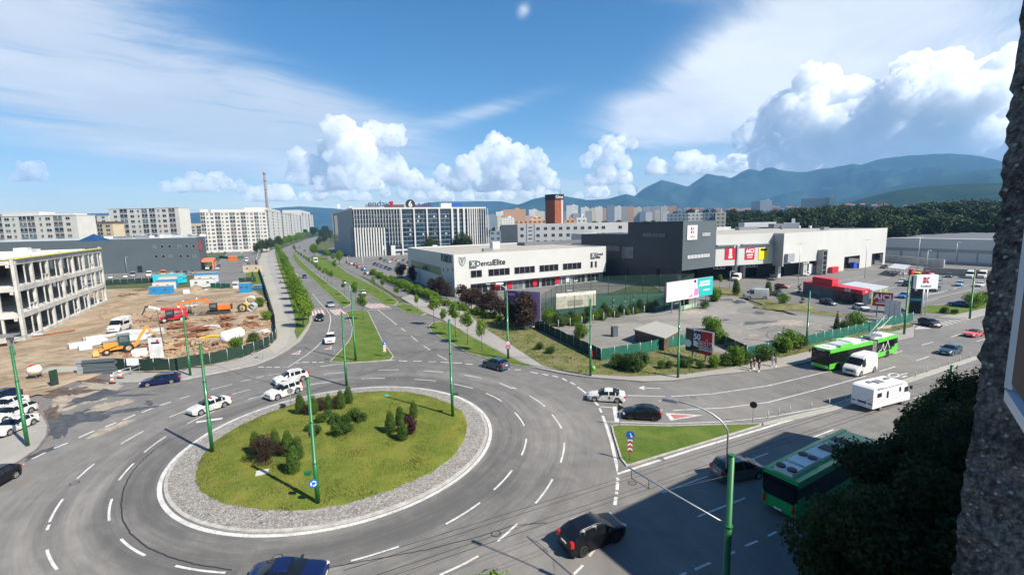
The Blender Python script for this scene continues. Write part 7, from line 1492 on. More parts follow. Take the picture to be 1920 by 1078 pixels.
# trolley shelter
sA = G(1663, 516, .1); sB = G(1694, 520, .1); sC = G(1706, 511, .1); sh = empty('trolley_shelter', sA, 'flat roofed shopping trolley shelter in the car park', 'shelter'); b = MB(); sD = sA+(sC-sB); quadp(b, [V2(q) for q in (sA, sB, sC, sD)], 2.7, 2.95); b.build('roof', 'metal_light', sh)
for P0, P1 in ((sA, sB), (sB, sC), (sC, sD)):
    for k in range(5): q = P0.lerp(P1, k/4); b = MB(); b.tube([(q.x, q.y, .1), (q.x, q.y, 2.7)], .06, 6); b.build('post', 'metal_grey', sh)
for k in range(4): q = sA.lerp(sB, .15+k*.24)+(sC-sB)*.4; b = MB(); b.box((q.x, q.y, .7), (1.6, .8, .9), .3); b.build('trolley_row', 'metal_light', sh)
for (px, py, sx, sz_, c, lab, nm, ct_) in ((1600, 503, 2.2, 2.4, 'sign_blue', 'blue collection container at the mall wall', 'container', 'container'), (1708, 515, 1.3, 1.9, 'sign_red', 'red box beside the trolley shelter', 'vending_box', 'box'), (1763, 512, 2.0, 1.2, 'brown_dark', 'brown skip with a raised lid before the cream wall', 'skip', 'skip'), (1152, 631, 1.1, 1.9, 'clad_slate', 'grey cabinet standing alone on the yard', 'cabinet', 'cabinet'), (1524, 514, 1.4, 3.2, 'clad_grey', 'grey parking totem before the stair tower', 'parking_totem', 'totem'), (1474, 646-2, 2.4, 1.9, 'clad_white', 'white switch cabinet behind the trolleybus roof', 'cabinet', 'cabinet')):
    p = G(px, py, .1); b = MB(); b.box((p.x, p.y, .1+sz_/2), (sx, sx*.7, sz_), .4); b.box((p.x, p.y, .14+sz_), (sx+.1, sx*.7+.1, .08), .4); tag(b.build(nm, c, org=p), lab, ct_)
# long shed roof behind the green fence, bench-like barrier, gate
A, B = G(1192, 636, .13), G(1240, 656, .13); w = Wall(A, G(1262, 646, .13)); sd_ = empty('low_shed', A, 'low shed with a pale flat roof behind the graffiti fence', 'shed'); q = [V2(G(1190, 640, .1)), V2(G(1245, 658, .1)), V2(G(1275, 640, .1)), V2(G(1230, 624, .1))]
b = MB(); quadp(b, q, 0, 2.2); b.build('wall', 'brown_dark', sd_); b = MB(); quadp(b, inset(q, -.25), 2.2, 2.4); b.build('roof', 'path_light', sd_)
A, B = G(1277, 583, .13), G(1306, 576, .13); w = Wall(A, B); bb = empty('crash_barrier', A, 'pale green panel barrier at the corner of the ball court', 'barrier'); 
for k in range(4): b = MB(); w.slab(b, w.L*k/4+.05, .3, w.L*(k+1)/4-.05, 1.3, -.05, .05); b.build('panel', M('pale_green2', (.35, .45, .33), .6), bb); b = MB(); w.slab(b, w.L*k/4-.04, 0, w.L*k/4+.04, 1.4, -.06, .06); b.build('post', 'galvanised', bb)
# ------------------------------------------------------------------ building site
def obox(par, name, mat, c, d, rz=0, M4=None): b = MB(); b.box(c, d, rz, M4=M4); return b.build(name, mat, par)
M('cabin_blue', (.02, .24, .50), .55, var=.12); M('cabin_turquoise', (.02, .50, .60), .55, var=.08); M('cabin_white', (.62, .62, .60), .6, var=.08); M('rust', (.22, .085, .04), .9, var=.35, scale=1.5); M('timber', (.42, .30, .17), .85, var=.25, scale=2)
M('plastic_wrap', (.62, .64, .64), .35, var=.15, scale=1.0); M('digger_orange', (.72, .155, .02), .4, var=.06, coat=.3); M('digger_red', (.50, .02, .035), .4, var=.06, coat=.3); M('backhoe_orange', (.72, .27, .03), .4, var=.06, coat=.3); M('steel_dark', (.06, .055, .05), .6, metal=.4, var=.3)
def cabin(px, py, L_, w_, h_, rz, mat, label, z=None, name='site_cabin', g='site cabins'):
    p = GS(px, py); o = empty(name, p, label, 'site cabin', g); b = MB(); b.box((p.x, p.y, p.z+h_/2), (L_, w_, h_), rz); b.build('wall', mat, o); c, s = math.cos(rz), math.sin(rz)
    b = MB(); b.box((p.x, p.y, p.z+h_+.06), (L_+.1, w_+.1, .12), rz); b.build('roof', 'roof_gravel', o)
    b = MB()
    for k in range(int(L_/.35)):
        t = -L_/2+.2+k*.35
        for sd__ in (1, -1): b.box((p.x+c*t-s*sd__*(w_/2+.02), p.y+s*t+c*sd__*(w_/2+.02), p.z+h_/2), (.12, .05, h_-.3), rz)
    b.build('ribs', mat, o)
    for t in (-.25, .25): b = MB(); b.box((p.x+c*t*L_+s*(w_/2+.05), p.y+s*t*L_-c*(w_/2+.05), p.z+h_*.6), (.9, .06, .7), rz); b.build('window', 'glass_grey', o)
    return o
rz = math.atan2(*(G(325, 552)-G(283, 554)).yx); 
cabin(304, 551, 6.5, 2.5, 2.7, rz, 'cabin_blue', 'nearest bright blue corrugated site container'); cabin(309, 543, 6.5, 2.5, 2.7, rz, 'cabin_white', 'grey roofed cabin directly behind the blue container'); cabin(314, 537, 6.5, 2.5, 2.7, rz, 'cabin_blue', 'blue cabin third in the row of site cabins'); cabin(318, 531, 6.5, 2.5, 2.7, rz, 'cabin_white', 'white cabin fourth in the row of site cabins')
cabin(318, 527, 11, 2.5, 3.0, rz+.1, 'cabin_turquoise', 'long turquoise cabin at the back of the site'); cabin(341, 530, 3, 2.5, 3.0, rz+1.5, 'cabin_turquoise', 'short turquoise cabin at the right end of the long one')
cabin(382, 537, 8, 2.6, 2.8, rz, 'cabin_white', 'white cabin with brown stained base behind the sand heap'); cabin(388, 529, 8, 2.5, 2.8, rz, 'cabin_white', 'white cabin second from the sand heap'); cabin(390, 523, 8, 2.5, 2.8, rz, 'cabin_blue', 'blue edged cabin farthest behind the sand heap')
cabin(461, 548, 3.4, 2.4, 3.2, rz, 'cabin_blue', 'tall deep blue site office box with white notice', name='site_toilet'); cabin(443, 540, 1.6, 2, 2.4, rz, 'cabin_white', 'narrow grey site box left of the blue one', name='site_toilet'); cabin(484, 541, 2.4, 1.4, 1.3, rz, 'cabin_blue', 'low blue container beside the fence', name='skip')
cabin(437, 489, 5, 2.4, 3.2, rz, 'digger_orange', 'orange skip between two green fences on the forecourt', name='skip'); cabin(474, 510, 8, 3, 3.4, rz, 'render_cream', 'small cream flat roofed cabin on the forecourt lawn')
cabin(386, 553-6, .9, .6, 2.4, rz, 'sign_white', 'white notice board beside the sand heap', name='notice_board')
def tracks_arm(par, pts, w_, mat, name):
    b = MB()
    for (a, c, ww, hh_) in pts: b.bar(a, c, ww, hh_)
    return b.build(name, mat, par)
# excavator
p = GS(408, 588); q = GS(372, 590); ex = empty('excavator', p, 'orange tracked excavator with folded arm and black cab', 'excavator'); d = (q-p); d.z = 0; d.normalize(); a_ = math.atan2(d.y, d.x); n_ = Vector((-d.y, d.x, 0)); U = Vector((0, 0, 1))
def L3(x, y, z): return p+d*x+n_*y+U*z
for s in (1, -1):
    b = MB(); b.box(L3(-.2, s*1.2, .48), (4.4, .6, .7), a_); b.box(L3(2.1, s*1.2, .5), (.6, .6, .5), a_); b.box(L3(-2.5, s*1.2, .5), (.6, .6, .5), a_); b.build('track', 'steel_dark', ex)
obox(ex, 'undercarriage', 'steel_dark', L3(-.2, 0, .7), (2.2, 1.8, .5), a_); obox(ex, 'engine_house', 'digger_orange', L3(-1.6, 0, 1.75), (2.8, 2.7, 1.2), a_); obox(ex, 'counterweight', 'steel_dark', L3(-3.15, 0, 1.6), (.6, 2.6, 1.1), a_); obox(ex, 'deck', 'digger_orange', L3(.4, -.6, 1.4), (1.8, 1.4, .6), a_)
cb_ = obox(ex, 'cab', 'trim_black', L3(.7, .75, 2.05), (1.7, 1.1, 1.7), a_); obox(cb_, 'cab_window', 'glass_grey', L3(.75, 1.31, 2.3), (1.2, .04, .8), a_); obox(cb_, 'cab_window', 'glass_grey', L3(1.57, .75, 2.3), (.04, .9, .9), a_)
B0, B1, B2, B3, B4 = L3(.8, -.2, 1.9), L3(2.6, -.2, 4.0), L3(6.6, -.2, 3.7), L3(8.2, -.2, 3.4), L3(5.9, -.2, .8)
tracks_arm(ex, [(B0, B1, .45, .6), (B1, B2, .42, .5)], 0, 'digger_orange', 'boom'); tracks_arm(ex, [(B2+(B3-B2)*.0, B3, .3, .35), (B3, B4, .34, .45)], 0, 'digger_orange', 'stick'); b = MB(); b.tube([B1+U*.35, B2+U*.45], .08, 6); b.tube([B2+U*.4, B3], .08, 6); b.build('ram', 'chrome', ex)
b = MB(); b.box(L3(5.5, -.2, .55), (1.0, 1.1, .7), a_, taper=.6); b.build('bucket', 'steel_dark', ex)
b = MB(); c = L3(3.3, 1.6, .45); b.box(c, (2.6, 1.0, .5), a_, taper=.5); tag(b.build('digging_bucket', 'steel_dark', org=c), 'spare black digging bucket lying before the excavator', 'bucket')
# telehandler
p = GS(327, 603); q = GS(308, 605); th_ = empty('telehandler', p, 'red telescopic handler with its boom raised to the left', 'telehandler'); d = (q-p); d.z = 0; d.normalize(); a_ = math.atan2(d.y, d.x); n_ = Vector((-d.y, d.x, 0))
obox(th_, 'chassis', 'digger_red', L3(0, 0, 1.1), (5.2, 1.5, .8), a_); obox(th_, 'engine_cover', 'digger_red', L3(-1.9, -.7, 1.7), (1.8, .9, .8), a_); cb_ = obox(th_, 'cab', 'trim_black', L3(.6, .55, 2.1), (1.6, 1.0, 1.5), a_); obox(cb_, 'cab_window', 'glass_grey', L3(.6, 1.08, 2.3), (1.2, .04, .7), a_)
tracks_arm(th_, [(L3(-2.6, -.3, 2.6), L3(2.4, -.3, 3.2), .5, .6)], 0, 'digger_red', 'boom'); tracks_arm(th_, [(L3(2.4, -.3, 3.2), L3(4.6, -.3, 4.0), .36, .42)], 0, 'sign_pink', 'boom_extension'); tracks_arm(th_, [(L3(4.6, -.3, 4.1), L3(5.3, -.3, 4.0), .6, .3), (L3(5.2, -.3, 3.9), L3(6.0, -.3, 2.2), .9, .15)], 0, 'steel_dark', 'fork')
b = MB(); b.tube([L3(-3.2, -.3, 1.6), L3(-3.2, -.3, 2.7)], .4, 10); b.build('counterweight', 'steel_dark', th_)
def bigwheel(par, c, ax, r, wd, hub): b = MB(); b.tube([c-ax*wd/2, c-ax*wd/2*.98, c+ax*wd/2*.98, c+ax*wd/2], [r*.9, r, r, r*.9], 20, smooth=False); t = b.build('wheel', 'tyre', par); b = MB(); b.tube([c-ax*(wd/2+.03), c+ax*(wd/2+.03)], r*.52, 16); b.build('hub', hub, t)
for x in (1.7, -1.7):
    for s in (1, -1): bigwheel(th_, L3(x, s*.95, .65), n_, .65, .42, 'concrete')
# backhoe loader
p = GS(235, 659); q = GS(212, 663); bh = empty('backhoe_loader', p, 'orange backhoe loader with green cab and raised rear arm', 'backhoe loader'); d = (q-p); d.z = 0; d.normalize(); a_ = math.atan2(d.y, d.x); n_ = Vector((-d.y, d.x, 0))
obox(bh, 'chassis', 'backhoe_orange', L3(.6, 0, 1.0), (4.4, 1.0, .6), a_); obox(bh, 'bonnet', 'backhoe_orange', L3(1.9, 0, 1.55), (1.8, 1.0, .8), a_); cb_ = obox(bh, 'cab', M('cab_green', (.012, .06, .045), .3), L3(0, 0, 2.3), (1.6, 1.6, 1.6), a_); obox(bh, 'cab_roof', 'metal_grey', L3(0, 0, 3.15), (1.9, 1.8, .15), a_)
for s in (1, -1): obox(cb_, 'cab_window', 'glass_grey', L3(0, s*.82, 2.4), (1.2, .04, 1.0), a_)
tracks_arm(bh, [(L3(1.0, .7, 1.6), L3(3.4, .7, .9), .2, .3), (L3(1.0, -.7, 1.6), L3(3.4, -.7, .9), .2, .3)], 0, 'backhoe_orange', 'loader_arm'); b = MB(); b.box(L3(3.9, 0, .6), (.9, 2.2, .9), a_, taper=.7); b.build('front_bucket', 'backhoe_orange', bh)
tracks_arm(bh, [(L3(-1.6, 0, 1.0), L3(-2.2, 0, 2.2), .35, .4), (L3(-2.2, 0, 2.2), L3(-3.4, 0, 4.1), .35, .4), (L3(-3.4, 0, 4.1), L3(-4.2, 0, 2.4), .28, .32)], 0, 'backhoe_orange', 'rear_arm'); b = MB(); b.box(L3(-4.3, 0, 1.9), (.7, .7, .7), a_, taper=.6); b.build('rear_bucket', 'steel_dark', bh)
for s in (1, -1): bigwheel(bh, L3(-.5, s*.95, .78), n_, .78, .45, 'timber'); bigwheel(bh, L3(2.5, s*.85, .52), n_, .52, .34, 'timber')
# tanks, pipes, boards
p = GS(437, 640); b = MB(); u_ = (GS(452, 632)-GS(424, 641)).normalized(); pts = [p+u_*t+Vector((0, 0, 1.25)) for t in (-2.3, -2.15, -1.8, 1.8, 2.15, 2.3)]; b.tube(pts, [.3, .85, 1.15, 1.15, .85, .3], 24); tk = empty('storage_tank', p, 'white cylindrical tank lying on the ground by the fence', 'tank'); b.build('vessel', 'sign_white', tk)
for t in (-1.3, 1.3): obox(tk, 'saddle', 'steel_dark', p+u_*t+Vector((0, 0, .2)), (.4, 1.6, .5), math.atan2(u_.y, u_.x))
def ringpipe(px, py, r, l, label, rz_, mat='concrete', wall=.15):
    p = GS(px, py); ax = Vector((math.cos(rz_), math.sin(rz_), 0)); up = Vector((0, 0, 1)); sd2 = ax.cross(up); b = MB(); vs = []; n = 24
    for k in range(n):
        a = 2*pi*k/n
        for t, rr in ((-l/2, r), (l/2, r), (l/2, r-wall), (-l/2, r-wall)): vs.append(p+ax*t+Vector((0, 0, r))+(sd2*math.cos(a)+up*math.sin(a))*rr)
    b.add(vs, [(4*k+i, 4*k+(i+1) % 4, 4*((k+1) % n)+(i+1) % 4, 4*((k+1) % n)+i) for k in range(n) for i in range(4)]); tag(b.build('concrete_pipe', mat, org=p), label, 'pipe')
ringpipe(471, 570, 1.15, 2.0, 'large cream concrete pipe ring at the back right of the site', 1.9, 'sign_cream'); ringpipe(474, 582, 1.0, 2.4, 'grey concrete pipe in front of the large ring', 1.8, 'metal_light'); ringpipe(455, 585, 1.1, .8, 'black open pipe end beside the yellow frame', 1.75, 'steel_dark', .3)
p = GS(462, 580); b = MB(); b.box(p+Vector((0, 0, .9)), (1.2, .8, 1.8), .3); tag(b.build('yellow_frame', M('site_yellow', (.75, .45, .02), .5), org=p), 'yellow steel trench box end between the pipes', 'trench box')
A = GS(282, 676); B = GS(308, 676); w = Wall(A, B); z0 = A.z+.4; z1 = HZ(A, 634); o = empty('site_board', A, 'large white site board with dark logo leaning behind the fence', 'sign board'); b = MB(); w.slab(b, 0, z0, w.L, z1, -.1, .0); b.build('panel', 'plastic_wrap', o); wslab(o, w, w.L*.2, z0+(z1-z0)*.70, w.L*.8, z0+(z1-z0)*.79, 'sign_black', 'logo'); wslab(o, w, w.L*.58, z0+(z1-z0)*.80, w.L*.75, z0+(z1-z0)*.90, 'sign_red', 'logo')
for t in (.1, .9): b = MB(); w.slab(b, w.L*t-.06, 0, w.L*t+.06, z0, -.1, .02); b.build('leg', 'metal_grey', o)
w = Wall(G(241, 697), G(268, 696)); o = empty('notice_board', G(241, 697), 'small white and pink notice fixed on the dark site fence', 'notice'); b = MB(); w.slab(b, 0, 1.05, w.L, 2.15, .10, .16); b.build('panel', 'sign_white', o); b = MB()
for k in range(4): w.slab(b, w.L*.35, 1.25+k*.2, w.L*.95, 1.32+k*.2, .16, .17)
b.build('lettering', 'sign_pink', o)
p = G(305, 640, .2); b = MB(); b.tube([GS(305, 642), GS(305, 642)+Vector((-.3, .0, 6.3))], [.09, .06], 6); b.tube([GS(305, 642)+Vector((-.3, 0, 6.3)), GS(305, 642)+Vector((-1.6, -.2, 4.6))], .04, 5); tag(b.build('temporary_mast', 'brown_dark', org=p), 'thin dark temporary mast in front of the telehandler', 'mast')
p = G(453, 668, .12); b = MB(); b.tube([p, p+Vector((0, 0, 4.6))], .05, 6); tag(b.build('thin_post', 'pole_green', org=p), 'thin green post standing at the fence before the tank', 'post')
# materials lying about: every heap its own thing
def heap(px, py, n, L_, mat, label, rz_, seed, h=.25, name='timber_pile', w_=.25):
    rnd = random.Random(seed); p = GS(px, py); b = MB()
    for k in range(n): a = rz_+rnd.gauss(0, .28); c = p+Vector((rnd.gauss(0, L_*.25), rnd.gauss(0, L_*.25), .1+rnd.random()*h)); b.box(c, (L_*rnd.uniform(.5, 1), w_*rnd.uniform(.6, 1.4), .12+rnd.random()*.1), a)
    tag(b.build(name, mat, org=p), label, 'building material', 'heaps of material on the building site')
heap(330, 615, 14, 5, 'rust', 'rusty sheet piles lying before the telehandler', .2, 1, .6); heap(372, 622, 26, 3.5, 'rust', 'rust brown formwork heap in the middle of the site', .8, 2, .9); heap(355, 634, 14, 3.0, 'rust', 'dark rusty heap beside the fence pole', .2, 3, .7); heap(425, 600, 16, 2.8, 'rust', 'rusty beams below the excavator tracks', .4, 4, .8); heap(470, 598, 9, 2.0, 'rust', 'rust red blocks right of the thin post', .1, 5, .6); heap(473, 610, 8, 3, 'rust', 'long rust red strips near the right fence', .1, 6, .4)
heap(330, 640, 20, 4.5, 'timber', 'scattered light timber planks before the white board', .9, 7, .4); heap(312, 655, 16, 3.5, 'timber', 'splintered planks along the fence', .7, 8, .4); heap(400, 632, 8, 3.5, 'site_yellow', 'yellow formwork beams left of the tank', .1, 9, .3); heap(262, 545, 12, 3, 'rust', 'low rubble at the back of the site', .1, 10, .3); heap(385, 600, 16, 3, 'timber', 'timber strips between telehandler and excavator', .0, 11, .3)
for k_, (px, py, L_, mat, lab) in enumerate(((345, 606, 3, 'timber', 'loose boards beside the telehandler wheels'), (395, 615, 3, 'concrete', 'grey block rubble left of the tank'), (420, 612, 2.6, 'rust', 'rusty reinforcement bundle behind the tank'), (448, 618, 2.2, 'timber', 'short planks behind the tank'), (340, 650, 2.6, 'rust', 'rusty offcuts inside the fence at the pole'), (375, 645, 3, 'timber', 'mixed timber inside the front fence'), (300, 618, 3, 'concrete', 'grey slabs beside the mast'), (215, 640, 3, 'clad_grey', 'tangled grey scaffold parts behind the loader bucket'), (270, 655, 2.4, 'rust', 'rusty parts around the backhoe rear'), (240, 552, 3.5, 'timber', 'boards at the back left of the site'), (490, 625, 2, 'concrete', 'rubble close to the right fence'), (360, 575, 2.5, 'concrete', 'stones at the foot of the sand heap'))): heap(px, py, 16, L_, mat, lab, .3+k_, 40+k_, .45)
for k, (px, py, L_, w_, h_, a, mat, lab) in enumerate(((165, 648, 6, 1.6, .9, .95, 'plastic_wrap', 'long white wrapped panel stack at the left of the backhoe'), (178, 642, 2.6, 1.8, 1.2, .9, 'sign_white', 'white big bag on the wrapped panels'), (158, 655, 2, 1.4, .8, .9, 'sign_pink', 'pinkish wrapped pallet at the end of the panel stack'), (195, 632, 7, 1.0, .5, .95, 'concrete', 'long pale panel stack behind the white one'), (255, 636, 5, 2.4, 1.8, .3, 'plastic_wrap', 'tall white wrapped pallet behind the backhoe'), (281, 626, 5, 2.2, .9, .5, 'concrete', 'concrete slabs stacked behind the backhoe arm'), (262, 667, 1.8, 1.6, 1.2, .3, 'sign_white', 'white water container beside the backhoe'), (322, 562, 7, 2.4, .9, .25, 'path_light', 'pale slab on trestles before the blue container'), (350, 550, 1.6, 1.6, 1.2, .3, 'sign_white', 'white box with dark door left of the sand heap'),
   (120, 693, 6, 3, .12, .1, 'path_light', 'pale ramp slabs at the site gate'), (160, 700, 2.2, .3, 2.2, .1, 'clad_grey', 'grey sheet metal gate leaf standing askew'), (190, 700, 4.4, .25, 2.3, .25, 'clad_slate', 'slate grey sheet metal fence panel at the gate'), (103, 722, .9, .15, 2.2, 1.2, 'mesh_dark', 'dark green board standing alone at the gate'), (100, 615+12, 7, 1.0, .3, 1.05, 'rust', 'long rusty beam beside the concrete building'))):
    p = GS(px, py); b = MB(); rnd = random.Random(k)
    if h_ > .3 and L_ > 1.5:
        nn = max(1, int(h_/.45))
        for i in range(nn): b.box(p+Vector((rnd.uniform(-.1, .1), rnd.uniform(-.1, .1), h_*(i+.5)/nn)), (L_*rnd.uniform(.9, 1), w_*rnd.uniform(.85, 1), h_/nn-.03), a+rnd.uniform(-.03, .03))
    else: b.box(p+Vector((0, 0, h_/2)), (L_, w_, h_), a); b.box(p+Vector((0, 0, h_+.02)), (L_*.9, w_*.5, .04), a)
    tag(b.build('material_stack' if k < 10 or k == 13 else 'sheet_barrier', mat, org=p), lab, 'building material' if k < 10 or k == 13 else 'barrier')
p = G(66, 708, .2); cmx = empty('concrete_mixer', p, 'small cream concrete mixer with a red drum cover at the left', 'concrete mixer'); b = MB(); b.tube([p+Vector((-.8, 0, .9)), p+Vector((-.2, 0, 1.1)), p+Vector((.6, 0, 1.3)), p+Vector((.9, 0, 1.35))], [.4, .8, .7, .35], 14); b.build('drum', 'sign_cream', cmx); b = MB(); b.box(p+Vector((0, 0, 1.85)), (.8, .6, .3), .3); b.build('cover', 'sign_red', cmx); b = MB(); [b.bar(p+Vector((x, y, 0)), p+Vector((x*.4, y*.4, 1.0)), .08) for x in (-.7, .7) for y in (-.5, .5)]; b.build('frame', 'steel_dark', cmx)
for k, (px, py) in enumerate(((211, 718), (226, 709))):
    p = G(px, py, .12); o = empty('warning_drum', p, ('nearer', 'farther')[k]+' orange and white warning beacon at the site gate', 'traffic beacon', 'orange beacons at the site gate'); b = MB(); b.box(p+Vector((0, 0, .06)), (.7, .4, .12)); b.build('foot', 'trim_black', o)
    b = MB()
    for i in range(4): b.box(p+Vector((0, 0, .27+i*.28)), (.34, .08, .27), 0, i % 2)
    b.build('striped_board', ['sign_orange', 'sign_white'], o)
o = empty('road_barrier', G(213, 713, .12), 'long grey tubular gate barrier lying open along the fence', 'barrier'); A, B = G(214, 712, .12), G(275, 692, .12)
for z in (.6, 1.1): b = MB(); b.tube([A+Vector((0, 0, z)), B+Vector((0, 0, z))], .05, 6); b.build('rail', 'galvanised', o)
for t in (0, .5, 1): b = MB(); q = A.lerp(B, t); b.tube([q, q+Vector((0, 0, 1.15))], .05, 6); b.build('post', 'galvanised', o)
rnd = random.Random(21); rb_ = MB()
for _ in range(5200):
    px, py = 515-330*rnd.random()**1.25, 580+90*rnd.random()**.8; q = GS(px, py)
    if not inside(q.x, q.y, SP) or mn.noise(Vector((q.x*.16, q.y*.16, 7))) < -.05: continue
    s = .08+.34*rnd.random()**3; rb_.box((q.x, q.y, q.z+s*.2), (s*rnd.uniform(.8, 2.6), s, s*.7), rnd.random()*3, rnd.randrange(3))
rb_.build('rubble', ['site_earth', 'timber', 'rust'], kind='stuff')
# ------------------------------------------------------------------ people
def person(px, py, label, shirt, legs, h=1.75, step=.25, hx=None, z=.12, hair='brown_dark', skirt=False, arm=.25, g='people walking on the pavements'):
    p = G(px, py, z); q = G(*(hx or (px+10, py-2)), z); d = q-p; a = math.atan2(d.y, d.x); o = empty('person', p, label, 'person', g, rz=a); k = h/1.75
    def sk(name, verts, edges, rad, mat):
        me = bpy.data.meshes.new(name); me.from_pydata([tuple(c*k for c in v) for v in verts], edges, []); me.materials.append(MATS[mat]); ob = bpy.data.objects.new(name, me); COL.objects.link(ob); ob.parent = o
        m_ = ob.modifiers.new('skin', 'SKIN'); 
        for i, r_ in enumerate(rad): me.skin_vertices[0].data[i].radius = (r_*k, r_*k) if not isinstance(r_, tuple) else (r_[0]*k, r_[1]*k)
        me.skin_vertices[0].data[0].use_root = True; m_.use_smooth_shade = True; s_ = ob.modifiers.new('s', 'SUBSURF'); s_.levels = 1; s_.render_levels = 1
        return ob
    s = step
    v = [(0, 0, .95), (0, 0, 1.15), (0, 0, 1.38), (0, 0, 1.50), (.02, 0, 1.60), (.03, 0, 1.70), (0, .19, 1.40), (arm*.3, .23, 1.14), (arm*.9, .22, .92), (arm*1.1, .22, .83), (0, -.19, 1.40), (-arm*.3, -.23, 1.14), (-arm*.5, -.22, .90), (-arm*.45, -.22, .81), (0, .09, .90), (s*.55, .10, .50), (s*.7, .10, .08), (s*.7+.14, .10, .04), (0, -.09, .90), (-s*.4, -.10, .50), (-s*1.1, -.10, .12), (-s*1.1+.13, -.10, .05)]
    e = [(0, 1), (1, 2), (2, 3), (3, 4), (4, 5), (2, 6), (6, 7), (7, 8), (8, 9), (2, 10), (10, 11), (11, 12), (12, 13), (0, 14), (14, 15), (15, 16), (16, 17), (0, 18), (18, 19), (19, 20), (20, 21)]
    r = [.12, .11, .12, .055, .085, .07, .05, .04, .03, .035, .05, .04, .03, .035, .08, .055, .035, .035, .08, .055, .035, .035]
    sk('body', v, e, r, 'skin')
    sk('shirt', [(0, 0, .98), (0, 0, 1.15), (0, 0, 1.40), (0, .19, 1.41), (arm*.18, .23, 1.22), (0, -.19, 1.41), (-arm*.18, -.23, 1.22)], [(0, 1), (1, 2), (2, 3), (3, 4), (2, 5), (5, 6)], [.135, .13, .14, .065, .055, .065, .055], shirt)
    if skirt: sk('skirt', [(0, 0, 1.0), (0, 0, .8), (0, 0, .55)], [(0, 1), (1, 2)], [.14, .17, .21], legs)
    else: sk('trousers', [(0, 0, .97), (0, .09, .90), (s*.55, .10, .50), (s*.66, .10, .16), (0, -.09, .90), (-s*.4, -.10, .50), (-s*1.0, -.10, .18)], [(0, 1), (1, 2), (2, 3), (0, 4), (4, 5), (5, 6)], [.14, .10, .072, .055, .10, .072, .055], legs)
    b = MB(); V, F = ICO2; b.add([Vector((v.x*.095-.015, v.y*.09, v.z*.10+1.69))*k for v in V if True], F, 0, True); hr = b.build('hair', hair, None); hr.parent = o
    for s_ in (1, -1): b = MB(); b.box(Vector((s*.7+.08 if s_ > 0 else -s*1.1+.07, s_*.10, .045))*k, (.26*k, .1*k, .09*k)); sh_ = b.build('shoe', 'sign_white', None); sh_.parent = o
person(1408, 694, 'man in black clothes, leftmost of three on the right pavement', 'trim_black', 'trim_black', 1.8, hx=(1398, 696)); person(1414, 691, 'person in a dark vest between the other two walkers', 'clad_dark', 'brown_dark', 1.78, .2, hx=(1404, 693)); person(1423, 696, 'person in black with white shoes, rightmost of three', 'trim_black', 'trim_black', 1.76, .18, hx=(1413, 698))
person(1448, 686, 'person in a white top beside the one with the red skirt', 'sign_white', 'sign_pink', 1.7, .15, hx=(1440, 688)); person(1455, 687, 'person in a white top and red skirt near the bus front', 'sign_white', 'sign_red', 1.68, .2, hx=(1445, 689), skirt=True)
person(495, 520, 'pedestrian in pink on the light footpath', 'sign_magenta', 'sign_purple', 1.8, hx=(492, 510)); person(526, 532, 'pedestrian in black on the tree shaded strip', 'trim_black', 'trim_black', 1.85, hx=(522, 520))
for k, (x, y, c) in enumerate(((1150, 572, 'sign_white'), (1172, 565, 'trim_black'), (1188, 562, 'sign_blue'))): person(x, y, ('player in white on the ball court', 'player in black beside the court line', 'player in blue farthest on the ball court')[k], c, 'trim_black', 1.8, .25, z=.16, g='players on the ball court')
# ------------------------------------------------------------------ planting
def nth(i):
    i += 1; return '%d%s' % (i, 'th' if 10 < i % 100 < 14 else {1: 'st', 2: 'nd', 3: 'rd'}.get(i % 10, 'th'))
random.seed(77)
gT = 'clipped thujas on the roundabout island'
def hgt(p, py): return HZ(p, py)-p[2]
for k, (bx, by, ty_, lab) in enumerate(((564, 776, 736, 'leftmost thuja of the back group on the island'), (589, 779, 739, 'thuja right of the leftmost one in the back group'), (617, 770, 737, 'middle thuja of the back group on the island'), (640, 768, 729, 'broad thuja fourth in the back group'), (654, 758, 721, 'tallest rear thuja at the right end of the back group'),
    (733, 815, 767, 'left thuja of the right hand clump on the island'), (751, 801, 759, 'slim rear thuja in the right hand clump'), (755, 828, 783, 'front thuja of the right hand clump'), (776, 785, 749, 'thuja behind the purple shrub in the right hand clump'),
    (481, 852, 805, 'thuja at the far left of the island behind the dark bush'), (517, 843, 801, 'thuja just right of the dark twiggy bush'), (541, 856, 804, 'rear left thuja of the front left clump'), (559, 864, 815, 'slim right thuja of the front left clump'), (551, 888, 832, 'frontmost thuja of the front left clump'))):
    p = GI(bx, by); h = hgt(p, ty_); plant('thuja%d' % (k % 3), p, h/3.0*1.0, None, lab, 'thuja', gT, sz=h/2.95)
p = GI(497, 868); plant('barberry0', p, hgt(p, 818)/1.9, None, 'large dark twiggy bush in the front left clump of the island', 'bush'); p = GI(530, 858); plant('barberry1', p, .7, None, 'small dark bush between the front left thujas', 'bush')
p = GI(769, 817); plant('redbush0', p, hgt(p, 778)/1.75, None, 'wine red columnar shrub beside the right hand thujas', 'bush'); p = GI(603, 772); plant('barberry2', p, .8, None, 'dark bush between second and middle thuja of the back group', 'bush'); p = GI(576, 779); plant('barberry0', p, .6, None, 'dark bush between the two leftmost back thujas', 'bush'); p = GI(629, 768); plant('barberry1', p, .8, None, 'dark bush between middle and fourth thuja', 'bush')
